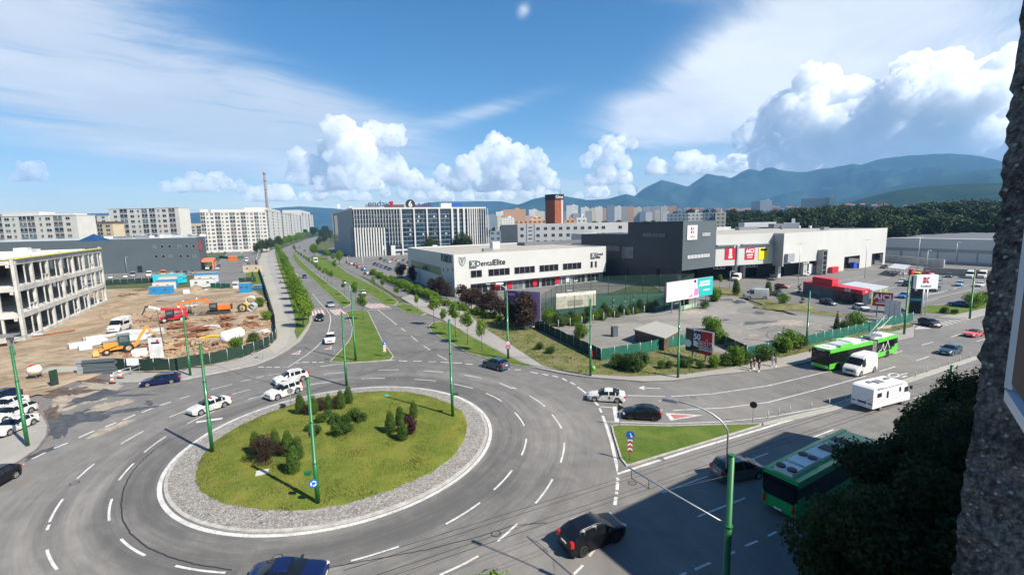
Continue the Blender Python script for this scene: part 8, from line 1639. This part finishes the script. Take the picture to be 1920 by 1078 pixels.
for k, (bx, by, s, lab) in enumerate(((665, 793, 1.3, 'spreading dark green shrub right in the island middle'), (650, 797, 1.0, 'shrub left beside the spreading one in the island middle'), (680, 795, .9, 'shrub at the right end of the middle bed'), (628, 797, 1.0, 'low dark shrub left of the middle bed'), (636, 820, 1.25, 'wide grey green shrub nearest in the middle bed'), (650, 816, 1.0, 'shrub right beside the nearest one in the middle bed'), (594, 820, .95, 'small shrub behind the front pole of the island'), (605, 795, 1.0, 'dark shrub left of the bed behind the front pole'), (615, 785, .8, 'thin tall shrub in front of the back thujas'), (578, 812, .6, 'small dark shrub left of the front pole'))):
    plant('shrub%d' % (k % 3), GI(bx, by), s*.66, None, lab, 'shrub', 'shrubs in the middle of the island', sz=s*.7)
# lime trees along the left verge
LT = [(569, 614), (579, 601), (568, 588), (561, 575), (556, 562), (552, 551), (548, 541), (545, 531), (541, 522), (538, 514), (535, 506), (532, 499), (529, 492), (527, 486), (525, 481), (522, 476), (520, 472)]
for k, (bx, by) in enumerate(LT):
    p = G(bx, by, .1); plant('linden%d' % (k % 3), p, (1.02, .72, 1.0, .95)[k % 4] if k < 4 else random.uniform(.9, 1.12), None, 'bushy lime tree in the row on the left verge, %s' % (ORDN[k] if k < 13 else ('fourth farthest', 'third farthest', 'second farthest', 'farthest')[k-13]), 'tree', 'lime trees in a row along the left verge')
RV = [(814, 609, 1.25), (833, 617, .8), (854, 630, 1.25), (877, 645, 1.2), (904, 658, 1.0)]
for k, (bx, by, s) in enumerate(RV): plant('sapling%d' % (k % 3), G(bx, by, .1), s*1.05, None, 'young thin trunked tree on the right verge lawn, %s' % ('farthest', 'second farthest', 'middle one', 'second nearest', 'nearest')[k], 'tree', 'young trees on the right verge lawn')
MD = [(681, 600, 1.25), (667, 570, 1.2), (646, 553, .95), (622, 532, 1.05), (614, 527, 1.0), (608, 523, .95), (601, 518, .95), (595, 512, .9), (590, 508, .9), (585, 503, .9), (580, 499, .9), (575, 495, .9), (570, 491, .9), (565, 487, .9), (560, 483, .9), (556, 479, .9), (553, 475, 1.2), (551, 471, 1.2)]
for k, (bx, by, s) in enumerate(MD): plant('sapling%d' % (k % 3), G(bx, by, .1), s, None, 'small young tree in the line between the carriageways, %s' % (ORDN[k] if k < 13 else ('fifth farthest', 'fourth farthest', 'third farthest', 'second farthest', 'farthest')[k-13]), 'tree', 'young trees between the carriageways')
RH = [(745, 564, .9, 'sapling%d'), (719, 548, .9, 'sapling%d'), (700, 542, .8, 'sapling%d'), (628, 512, 1.25, 'sapling%d'), (613, 486, 1.1, 'linden%d'), (637, 496, 1.15, 'linden%d'), (626, 491, .8, 'linden%d'), (591, 484, 1.5, 'linden%d'), (586, 474, 1.0, 'linden%d'), (783, 582, .8, 'sapling%d')]
for k, (bx, by, s, key) in enumerate(RH): plant(key % (k % 3), G(bx, by, .1), s, None, ('slender tree nearest the right zebra crossing', 'slender tree second from the right zebra crossing', 'slender tree third from the right zebra crossing', 'slender tree on the verge before the office block', 'lime tree left of two before the office corner', 'lime tree at the corner of the office car park', 'low lime tree between two others before the office', 'large bright lime tree above the white bus', 'lime tree behind the large bright one at the bend', 'slender tree by the side street kerb')[k], 'tree', 'trees along the right side of the boulevard')
# hedge and plum trees round the office car park and the clinic
for k in range(26):
    t = k/25; bx, by = lerp(696, 815, t), lerp(515, 566, t)
    plant('freshbush%d' % (k % 3), G(bx, by+random.uniform(-1, 1), .1), random.uniform(.8, 1.35), None, 'light green hedge shrub along the office car park edge, %s from the left' % nth(k), 'shrub', 'hedge shrubs along the office car park edge')
for k in range(14):
    t = k/13; bx, by = lerp(825, 935, t), lerp(570, 600, t)
    plant('freshbush%d' % (k % 3), G(bx, by+random.uniform(-1, 2), .1), random.uniform(.5, .9), None, 'green shrub in the bed before the clinic pavement, %s from the left' % nth(k), 'shrub', 'shrubs in the bed before the clinic')
PM = [(753, 521, 1.25), (774, 531, 1.2), (826, 556, 1.2), (815, 552, 1.0), (838, 560, .9), (868, 572, 1.1), (884, 578, 1.15), (898, 582, 1.0), (920, 590, 1.2), (938, 597, 1.1), (907, 590, .9), (975, 606, 1.15), (990, 612, 1.3), (1002, 608, .9)]
for k, (bx, by, s) in enumerate(PM): plant('plum%d' % (k % 3), G(bx, by, .1), s, None, 'dark plum tree %s' % ('at the edge of the office car park', 'at the left end of the clinic side wall', 'below the strip window of the clinic side', 'left beside the one below the strip window', 'at the near corner of the clinic', 'leftmost in front of the clinic shops', 'second from left before the clinic shops', 'third from left before the clinic shops', 'left of the purple billboard', 'touching the purple billboard on its left', 'low one between the clinic and the kerb bed', 'before the middle of the purple billboard', 'largest in front of the purple billboard', 'at the right edge of the purple billboard')[k], 'tree', 'dark plum trees around the clinic')
for k in range(20): plant(('shrub%d', 'darktree%d', 'freshbush%d')[k % 3] % (k % 3), G(1030+k*10.5, 611-k*1.55+random.uniform(-2, 3), .12), (1.3, .42, .75)[k % 3]*random.uniform(.8, 1.2), None, 'wild bush along the front of the ball court, %s from the left' % nth(k), 'shrub', 'wild bushes along the ball court')
for k, (bx, by, s) in enumerate(((965, 613, 1.35), (984, 619, 1.45))): plant('plum%d' % k, G(bx, by, .1), s, None, ('left', 'right')[k]+' one of two big plum trees hiding the foot of the purple billboard', 'tree', 'dark plum trees around the clinic')
for k, (bx, by, s, key, lab) in enumerate(((812, 540, 1.5, 'freshbush0', 'bright green spiky shrub against the clinic side wall'), (1028, 608, 1.5, 'freshbush1', 'bright green shrub right of the purple billboard'), (1040, 600, 1.1, 'freshbush2', 'small green tree behind the bright shrub at the court'), (1088, 634, 1.2, 'freshbush0', 'loose green shrub inside the yard fence corner'), (1076, 610, 1.1, 'shrub0', 'dark weeds at the concrete posts'), (1100, 606, 1.0, 'shrub1', 'low green weeds before the court net'), (1055, 612, 1.3, 'shrub2', 'dark shrub at the left end of the concrete posts'), (1130, 600, .9, 'shrub0', 'weeds at the middle of the court edge'),
   (1340, 634, 1.6, 'freshbush1', 'big light green bush behind the sale hoarding'), (1328, 620, 1.2, 'freshbush2', 'upper light green bush behind the sale hoarding'), (1352, 645, 1.0, 'freshbush0', 'low light green bush right of the sale hoarding'), (1193, 694, 1.9, 'shrub1', 'large round bush in the corner grass'), (1158, 688, 1.3, 'shrub0', 'smaller bush left of the large round one'), (1170, 690, 1.0, 'shrub2', 'low bush touching the large round one'), (1012, 655, .8, 'shrub0', 'small shrub on the grass near the speed limit pole'), (1033, 662, .8, 'shrub1', 'small shrub second from the speed limit pole'),
   (1240, 690, .7, 'shrub0', 'tiny weed tuft left of the hoarding pole'), (1255, 690, .7, 'shrub2', 'tiny weed tuft right next to the hoarding pole'), (1288, 688, 1.0, 'shrub1', 'weedy shrub right of the hoarding pole'), (1312, 690, .7, 'shrub2', 'bush in front of the sale hoarding legs'), (1337, 689, .8, 'freshbush1', 'bush below the right edge of the sale hoarding'), (1362, 684, 1.15, 'shrub0', 'wide bush right of the sale hoarding shadow'), (1378, 683, 1.2, 'freshbush2', 'largest bush near the group of walkers'), (1393, 680, 1.3, 'shrub1', 'bush behind the group of walkers'), (1430, 676, 1.5, 'shrub2', 'dark bush growing over the fence by the walkers'), (1444, 672, 1.2, 'shrub0', 'bush on the fence right of the walkers'),
   (1480, 655, 1.4, 'freshbush0', 'climbing shrub over the fence left of the bus pole'), (1496, 651, 1.5, 'shrub1', 'climbing shrub over the fence at the bus pole'), (1467, 660, 1.2, 'freshbush1', 'low climbing shrub on the fence before the bus'), (1603, 617, 1.45, 'freshbush2', 'light green bush above the trolleybus roof'), (1587, 622, 1.4, 'shrub0', 'dark bush above the trolleybus roof'), (1466, 571, 1.2, 'freshbush0', 'round yellow green bush on the earth heap'), (1344, 556, 1.3, 'shrub1', 'leafy bush at the right edge of the turquoise billboard'), (1340, 565, 1.5, 'freshbush1', 'second leafy bush below the turquoise billboard'), (1322, 578, 1.1, 'shrub2', 'dark bush under the turquoise billboard'), (1283, 575, 1.1, 'freshbush2', 'green bush under the pink billboard'),
   (1771, 587, .9, 'shrub0', 'round clipped bush on the right lawn'), (1790, 588, .7, 'shrub1', 'low dark bush right of the clipped one'), (1826, 577, 1.5, 'freshbush0', 'loose bush in front of the blue sports car'), (1838, 572, 1.6, 'shrub2', 'dense bush at the right end of the lawn'), (1852, 566, 1.8, 'shrub1', 'dark bush next to the wall edge at right'), (475, 640, 1.1, 'shrub0', 'weedy bush at the site fence behind the tank'), (500, 600, 1.0, 'freshbush1', 'weeds inside the right site fence'), (445, 655, 1.0, 'freshbush2', 'weeds below the white tank'), (487, 575, 1.1, 'freshbush0', 'weedy mound plants beside the pipes'))):
    plant(key, G(bx, by, .12), s, None, lab, 'shrub')
for (bx, by, ty_, lab) in ((1380, 553, 521, 'dark cypress left of the box van'), (1440, 556, 525, 'dark cypress right of the box van')): p = G(bx, by, .12); h = hgt(p, ty_); plant('thuja0', p, h/3.2, None, lab, 'cypress', sz=h/2.95)
p = G(1568, 624, .12); plant('conifer0', p, .55, None, 'small dark conifer behind the trolleybus', 'tree'); p = G(1349, 541, .12); plant('sapling1', p, .85, None, 'small round headed tree on the lawn by the mall', 'tree'); p = G(1458, 550, .12); plant('barberry2', p, 1.3, None, 'rust brown clipped bush beside the red car', 'bush'); p = G(1476, 508+60, .12)
for (bx, by, lab) in ((1498, 552, 'topiary shrub with cut balls left of the kiosk'), (1503, 572, 'twisted topiary shrub in front of the kiosk'), (1599, 571, 'topiary shrub before the food posters')):
    p = G(bx, by, .12); o = empty('topiary', p, lab, 'topiary'); b = MB(); b.tube([p, p+Vector((0, 0, 2.6))], .05, 6); b.build('trunk', 'bark', o)
    for k, (z, r) in enumerate(((.7, .55), (1.5, .42), (2.2, .34), (2.8, .22))): crown([(p.x+(.2 if k % 2 else -.15), p.y, p.z+z, r, .7)], 500, .06, k).build('ball', 'leaf_dark', o)
p = G(474, 522, .15); plant('conifer1', p, .45, None, 'small rusty green conifer on the forecourt lawn', 'tree')
b = MB(); p = G(1472, 577, .14); V, F = ICO3; b.add([Vector((p.x+v.x*7*(1+.3*mn.noise(v*2)), p.y+v.y*3.4, p.z+max(-.05, v.z)*(.8+.4*mn.noise(v*3)))) for v in V], F, 0, True); b.build('earth_heap', 'weedy_grass', kind='structure')
b = MB(); p = G(1622, 612, .14); b.add([Vector((p.x+v.x*5*(1+.3*mn.noise(v*2)), p.y+v.y*2.4, p.z+max(-.05, v.z)*(.5+.2*mn.noise(v*3)))) for v in V], F, 0, True); b.build('earth_heap', 'dried_mud', kind='structure')
# trees between the far carriageway and the flats
k = 0
for (x0, y0, x1, y1, n, key, s0, w_) in ((556, 455.5, 614, 432, 22, 'linden%d', 1.9, 'light green tree in the far row left of the boulevard bend'), (483, 476, 522, 467, 8, 'darktree%d', 1.7, 'dark green tree before the white flats by the bend'), (522, 467, 556, 456, 9, 'linden%d', 1.6, 'green tree at the foot of the white flats'), (596, 461, 624, 448, 6, 'darktree%d', 1.6, 'dark tree in the shade left of the office block')):
    for i in range(n): t = i/(n-1); plant(key % (i % 3), G(lerp(x0, x1, t)+random.uniform(-1.5, 1.5), lerp(y0, y1, t)+random.uniform(-.6, .6), 0), s0*random.uniform(.85, 1.2), None, w_+', %s from the left' % nth(i), 'tree', w_.replace('tree ', 'trees ', 1))
for k, (px, D, s, key, lab) in enumerate(((869, 300, 2.6, 'darktree0', 'round dark tree in front of the right office fins'), (803, 320, 2.1, 'darktree1', 'dark tree in front of the middle of the office block'), (815, 322, 1.7, 'darktree2', 'smaller dark tree beside the middle office tree'), (855, 305, 1.9, 'darktree1', 'dark tree left of the round one at the office fins'), (975, 226, 1.1, 'linden0', 'tree hiding the lower left of the long white block'), (988, 224, .9, 'linden1', 'low tree at the foot of the long white block'))):
    p = PD(px, 440, D); p.z = 0; plant(key, p, s, None, lab, 'tree')
# the park on the right
n = 0
for r_, (D, st, s0) in enumerate(((330, 15, 1.42), (400, 13, 1.62), (480, 12, 1.72), (580, 12, 1.9))):
    px = 1345+r_*4; ii = 0
    while px < 2010:
        Dj = D+random.uniform(-25, 25)+(60 if px < 1500 else 0); p = PD(px, 420, Dj); p.z = 0; n += 1
        if not (px < 1400 and r_ < 1): plant(('park%d' % (n % 3)), p, s0*random.uniform(.78, 1.12), None, 'tall dark park tree in the %s row behind the mall, %s from the left' % (('front', 'second', 'third', 'rear')[r_], nth(ii)), 'tree', 'park trees behind the shopping hall', sz=s0*random.uniform(.8, 1.05))
        px += st*random.uniform(.8, 1.35); ii += 1
# trees in the shade right below the window
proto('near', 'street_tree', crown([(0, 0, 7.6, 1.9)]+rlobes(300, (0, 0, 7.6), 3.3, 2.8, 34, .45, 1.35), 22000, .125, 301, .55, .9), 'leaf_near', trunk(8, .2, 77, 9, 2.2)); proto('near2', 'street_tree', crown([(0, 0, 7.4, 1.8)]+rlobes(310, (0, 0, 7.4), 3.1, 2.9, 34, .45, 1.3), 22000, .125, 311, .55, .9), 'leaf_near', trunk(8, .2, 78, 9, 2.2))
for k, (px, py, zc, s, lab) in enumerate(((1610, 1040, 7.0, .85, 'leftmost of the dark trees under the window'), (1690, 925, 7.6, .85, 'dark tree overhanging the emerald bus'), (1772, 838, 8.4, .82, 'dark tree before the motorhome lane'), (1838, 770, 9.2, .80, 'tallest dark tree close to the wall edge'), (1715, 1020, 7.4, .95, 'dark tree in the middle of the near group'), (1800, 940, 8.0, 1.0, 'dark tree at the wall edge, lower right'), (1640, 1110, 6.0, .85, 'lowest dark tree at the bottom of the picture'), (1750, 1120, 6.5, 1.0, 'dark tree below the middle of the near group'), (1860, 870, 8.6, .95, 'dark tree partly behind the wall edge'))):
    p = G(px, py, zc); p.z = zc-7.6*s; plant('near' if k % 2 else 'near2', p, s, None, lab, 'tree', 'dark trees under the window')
p = G(925, 1106, 6.6); p.z = 0; plant('linden1', p, 1.0, None, 'light green tree top just entering the bottom edge', 'tree')
# tufts of longer grass on the island
def tufts(name, test, n, size, mat, seed, zf_, x0, x1, y0, y1):
    rnd = random.Random(seed); V = []; F = []
    for _ in range(n):
        x, y = rnd.uniform(x0, x1), rnd.uniform(y0, y1)
        if not test(x, y): continue
        z = zf_(x, y); cl = .5+.8*max(0, mn.noise(Vector((x*.5, y*.5, seed)))+.3)
        a = rnd.random()*pi; s = size*cl*rnd.uniform(.6, 1.4); d = Vector((math.cos(a), math.sin(a), 0))*s*.35; l = Vector((rnd.gauss(0, .35), rnd.gauss(0, .35), 1))*s; c = Vector((x, y, z-.01)); o = len(V); V += [c-d, c+d, c+l]; F.append((o, o+1, o+2))
    b = MB(); b.add(V, F); return b.build(name, mat, kind='stuff')
leafmat('grass_blade', (.11, .13, .025), (.24, .24, .06), .0, .3); leafmat('grass_blade_green', (.06, .12, .02), (.13, .19, .04), .0, .3)
tufts('grass_tufts', lambda x, y: math.hypot(x-CX, y-CY) < 12.7, 60000, .10, 'grass_blade', 5, island_z, CX-13, CX+13, CY-13, CY+13)
CGp = [V2(q) for q in GP(880, 590, 905, 612, 960, 647, 1018, 685, 1073, 699, 1180, 705, 1286, 701, 1361, 690, 1400, 681, 1440, 676, 1500, 662, 1600, 640, 1712, 612, 1712, 606, 1600, 628, 1440, 663, 1400, 670, 1270, 648, 1127, 676, 1003, 618, 930, 590, 890, 575, z=.12)]
tufts('weed_tufts', lambda x, y: inside(x, y, CGp), 60000, .22, 'grass_blade_green', 6, lambda x, y: .125, -15, 85, 55, 135)
# ------------------------------------------------------------------ the town behind
def facade(name, wall, win, fh=3.0, ww=3.2):
    mt, bs = newmat(name); L = mt.node_tree.links; x, y, z = xyz(pos()); g = X.nt.nodes.new('ShaderNodeNewGeometry'); nx, ny, nz = xyz(g.outputs['Normal'])
    h = x*ny*-1.0+y*nx; fz = X.op('FRACT', z/fh); fx = X.op('FRACT', h/ww); m_ = sstep(fz, .30, .34)*sstep(fz*-1.0, -.78, -.74)*sstep(fx, .24, .28)*sstep(fx*-1.0, -.76, -.72)*sstep(X.op('ABSOLUTE', nz)*-1.0, -.5, -.4)
    L.new(cmix(m_, wall, win), bs.inputs['Base Color']); bs.inputs['Roughness'].default_value = .8
for n_, c_ in (('white', (.68, .66, .62)), ('cream', (.62, .54, .42)), ('grey', (.36, .36, .37)), ('orange', (.55, .32, .20)), ('bluegrey', (.22, .27, .33)), ('pink', (.58, .36, .30))): facade('facade_'+n_, c_, tuple(q*.25 for q in c_))
facade('facade_shed', (.60, .59, .57), (.25, .25, .26), 6, 14)
def far(px0, px1, ty_, D, col, label, kind='tower_block', cat='building', depth=None, rot=.0, roof=None):
    p0, p1 = PD(px0, 410, D), PD(px1, 410, D); w_ = (p1-p0).length; c = (p0+p1)/2; h = HZ(c, ty_); d = math.atan2(p1.y-p0.y, p1.x-p0.x)+rot; dp = depth or max(12, w_*.5); c.z = 0
    o = empty(kind, c, label, cat); b = MB(); nrm = Vector((-math.sin(d), math.cos(d), 0)); b.box(c+nrm*dp/2+Vector((0, 0, h/2)), (w_, dp, h), d); b.build('wall', 'facade_'+col, o)
    if roof: b = MB(); a = [c+nrm*t+Vector((math.cos(d)*s, math.sin(d)*s, h)) for t in (0, dp) for s in (-w_/2-.4, w_/2+.4)]; r_ = [c+nrm*dp/2+Vector((math.cos(d)*s, math.sin(d)*s, h+dp*.28)) for s in (-w_/2*.8, w_/2*.8)]; b.add(a+r_, [(0, 1, 5, 4), (3, 2, 4, 5), (0, 4, 2), (1, 3, 5)]); b.build('roof', 'roof_tile', o)
    else: b = MB(); b.box(c+nrm*dp/2+Vector((w_*.12, 0, h+1.2)), (w_*.22, dp*.3, 2.4), d); b.build('roof_room', 'facade_'+col, o)
for (a, c, ty_, D, col, lab) in (
 (944, 986, 393, 800, 'orange', 'salmon pink five storey block left of the brick tower'), (930, 948, 397, 1500, 'white', 'small white block left of the salmon pink one'), (992, 1008, 393, 1500, 'white', 'white stepped tower left of the brick tower'), (1008, 1022, 397, 1600, 'cream', 'cream block beside the white stepped tower'), (1023, 1031, 392, 1700, 'grey', 'grey tower directly left of the brick tower'),
 (1062, 1084, 385, 1300, 'white', 'white tower first right of the brick tower'), (1089, 1104, 389, 1350, 'white', 'white tower second right of the brick tower'), (1104, 1115, 391, 1400, 'cream', 'cream tower between two white towers'), (1115, 1130, 388, 1400, 'white', 'white tower third right of the brick tower'), (1130, 1137, 391, 1500, 'orange', 'narrow salmon tower before the blue grey one'),
 (1138, 1152, 385, 1200, 'bluegrey', 'blue grey tower with a white neighbour'), (1152, 1165, 387, 1200, 'white', 'bright white tower in the middle of the skyline'), (1165, 1176, 388, 1300, 'grey', 'grey tower right of the bright white one'), (1176, 1188, 387, 1500, 'orange', 'salmon tower right of the grey tower'), (1188, 1203, 389, 1600, 'cream', 'cream tower in the middle of the skyline'),
 (1205, 1221, 388, 1700, 'grey', 'first of a row of grey slabs on the skyline'), (1222, 1238, 387.5, 1700, 'grey', 'second grey slab on the skyline'), (1239, 1251, 387, 1700, 'cream', 'cream slab after the grey ones'), (1252, 1268, 386.5, 1700, 'orange', 'last salmon slab before the round clump of trees'),
 (1407, 1424, 378, 1800, 'bluegrey', 'pale blue half of the white hospital tower'), (1424, 1446, 376, 1780, 'white', 'bright white half of the hospital tower'), (1500, 1546, 372, 1500, 'grey', 'long grey office slab above the park trees'), (1546, 1553, 371, 1480, 'bluegrey', 'blue glass strip tower beside the grey slab'), (1553, 1562, 370, 1480, 'cream', 'cream end tower beside the grey slab')):
    far(a, c, ty_, D, col, lab)
random.seed(31)
cols = ['white', 'cream', 'grey', 'orange', 'pink', 'bluegrey']; seen = 0
for (x0, x1, ty0, ty1, D0, D1, n_, w0, w1, rf) in ((1270, 1420, 391, 395, 1900, 2600, 16, 6, 13, True), (1440, 1500, 388, 393, 2000, 2800, 9, 6, 12, True), (1565, 1730, 383, 388, 2300, 3000, 20, 6, 14, True), (1730, 1900, 376, 385, 2500, 3200, 22, 7, 15, False), (900, 1000, 402, 407, 1200, 1900, 10, 7, 14, False), (1000, 1270, 394, 400, 1500, 2200, 16, 8, 15, False)):
    for k in range(n_):
        px = lerp(x0, x1, (k+random.random()*.8)/n_); wd_ = random.uniform(w0, w1); col = random.choice(cols); c_ = {'bluegrey': 'blue grey', 'orange': 'salmon'}.get(col, col)
        far(px, px+wd_, random.uniform(ty0, ty1), random.uniform(D0, D1)*.8, col, '%s town building %s, %s from the left' % (c_, {1270: 'between tree clump and hospital tower', 1440: 'between hospital tower and grey slab', 1565: 'right of the grey slab above the park', 1730: 'at the foot of the wooded hill', 900: 'right behind the office block', 1000: 'behind the towers right of the brick tower'}[x0], nth(k)), 'town_building', depth=16, roof=rf if random.random() < .7 else None)
for (a, c, ty_, D, col, lab, k_) in ((1251, 1290, 400, 420, 'bluegrey', 'blue grey flat roofed works building left half behind the mall', 'works_building'), (1290, 1317, 399, 430, 'white', 'white works building with pipes behind the mall', 'works_building'), (1317, 1341, 398.5, 410, 'bluegrey', 'dark blue works building behind the mall', 'works_building'), (1341, 1361, 398, 400, 'cream', 'cream end of the works building behind the mall', 'works_building'),
   (965, 1032, 414, 330, 'orange', 'low dark red roofed shed left of the brick tower', 'shed'), (1057, 1081, 412.5, 330, 'orange', 'low brick shed right of the brick tower', 'shed'), (1081, 1100, 408, 330, 'white', 'small white workshop right of the brick shed', 'shed'), (918, 938, 434, 260, 'bluegrey', 'blue grey shed between office block and white block', 'shed'), (940, 965, 408, 600, 'white', 'white shed in front of the salmon pink block', 'shed'), (996, 1012, 408, 620, 'white', 'second white shed behind the long white block', 'shed'), (1470, 1500, 418, 300, 'shed', 'green framed plant house behind the mall roof', 'shed')): far(a, c, ty_, D, col, lab, k_)
k = 0
for (x0, x1, D0, D1, n_, s0, key, w_) in ((1060, 1260, 500, 900, 26, 1.15, 'park%d', 'tree in the belt before the town towers'), (905, 1035, 500, 1000, 16, 1.0, 'park%d', 'tree behind the long white block'), (1265, 1335, 900, 1000, 12, 2.1, 'park%d', 'tree of the round clump on the skyline'), (1100, 1250, 420, 520, 10, 1.5, 'conifer%d', 'dark pointed conifer before the town towers'), (560, 625, 900, 1500, 10, 1.3, 'park%d', 'tree beyond the end of the boulevard'), (1000, 1030, 500, 700, 5, 1.6, 'conifer%d', 'dark conifer left of the brick tower'), (1355, 1480, 600, 900, 14, 1.5, 'park%d', 'tree behind the mall roof')):
    for i, px in enumerate(sorted(random.uniform(x0, x1) for _ in range(n_))): p = PD(px, 410, random.uniform(D0, D1)); p.z = 0; plant(key % (i % 3), p, s0*random.uniform(.8, 1.2), None, w_+', %s from the left' % nth(i), 'tree', w_.replace('tree', 'trees', 1).replace('conifer', 'conifers', 1))
leafmat('woodland_leaf', (.018, .038, .012), (.055, .085, .02), 0, .2)
rnd = random.Random(9); V = []; F = []
for _ in range(26000):
    px = rnd.uniform(-60, 1980); D = rnd.uniform(700, 2500)
    if 380 < px < 620 and D < 1200: continue
    p = PD(px, 410, D); s = rnd.uniform(3, 9)*(D/1500)**.5; z = rnd.uniform(0, 9); nn = Vector((rnd.gauss(0, .6), rnd.gauss(-.4, .6), 1)).normalized(); a = nn.cross(Vector((1, 0, 0))).normalized()*s; q = nn.cross(a).normalized()*s*.7; c = Vector((p.x, p.y, z)); o = len(V); V += [c-a, c+q, c+a, c-q]; F.append((o, o+1, o+2, o+3))
b = MB(); b.add(V, F); b.build('distant_woodland', 'woodland_leaf', kind='stuff')
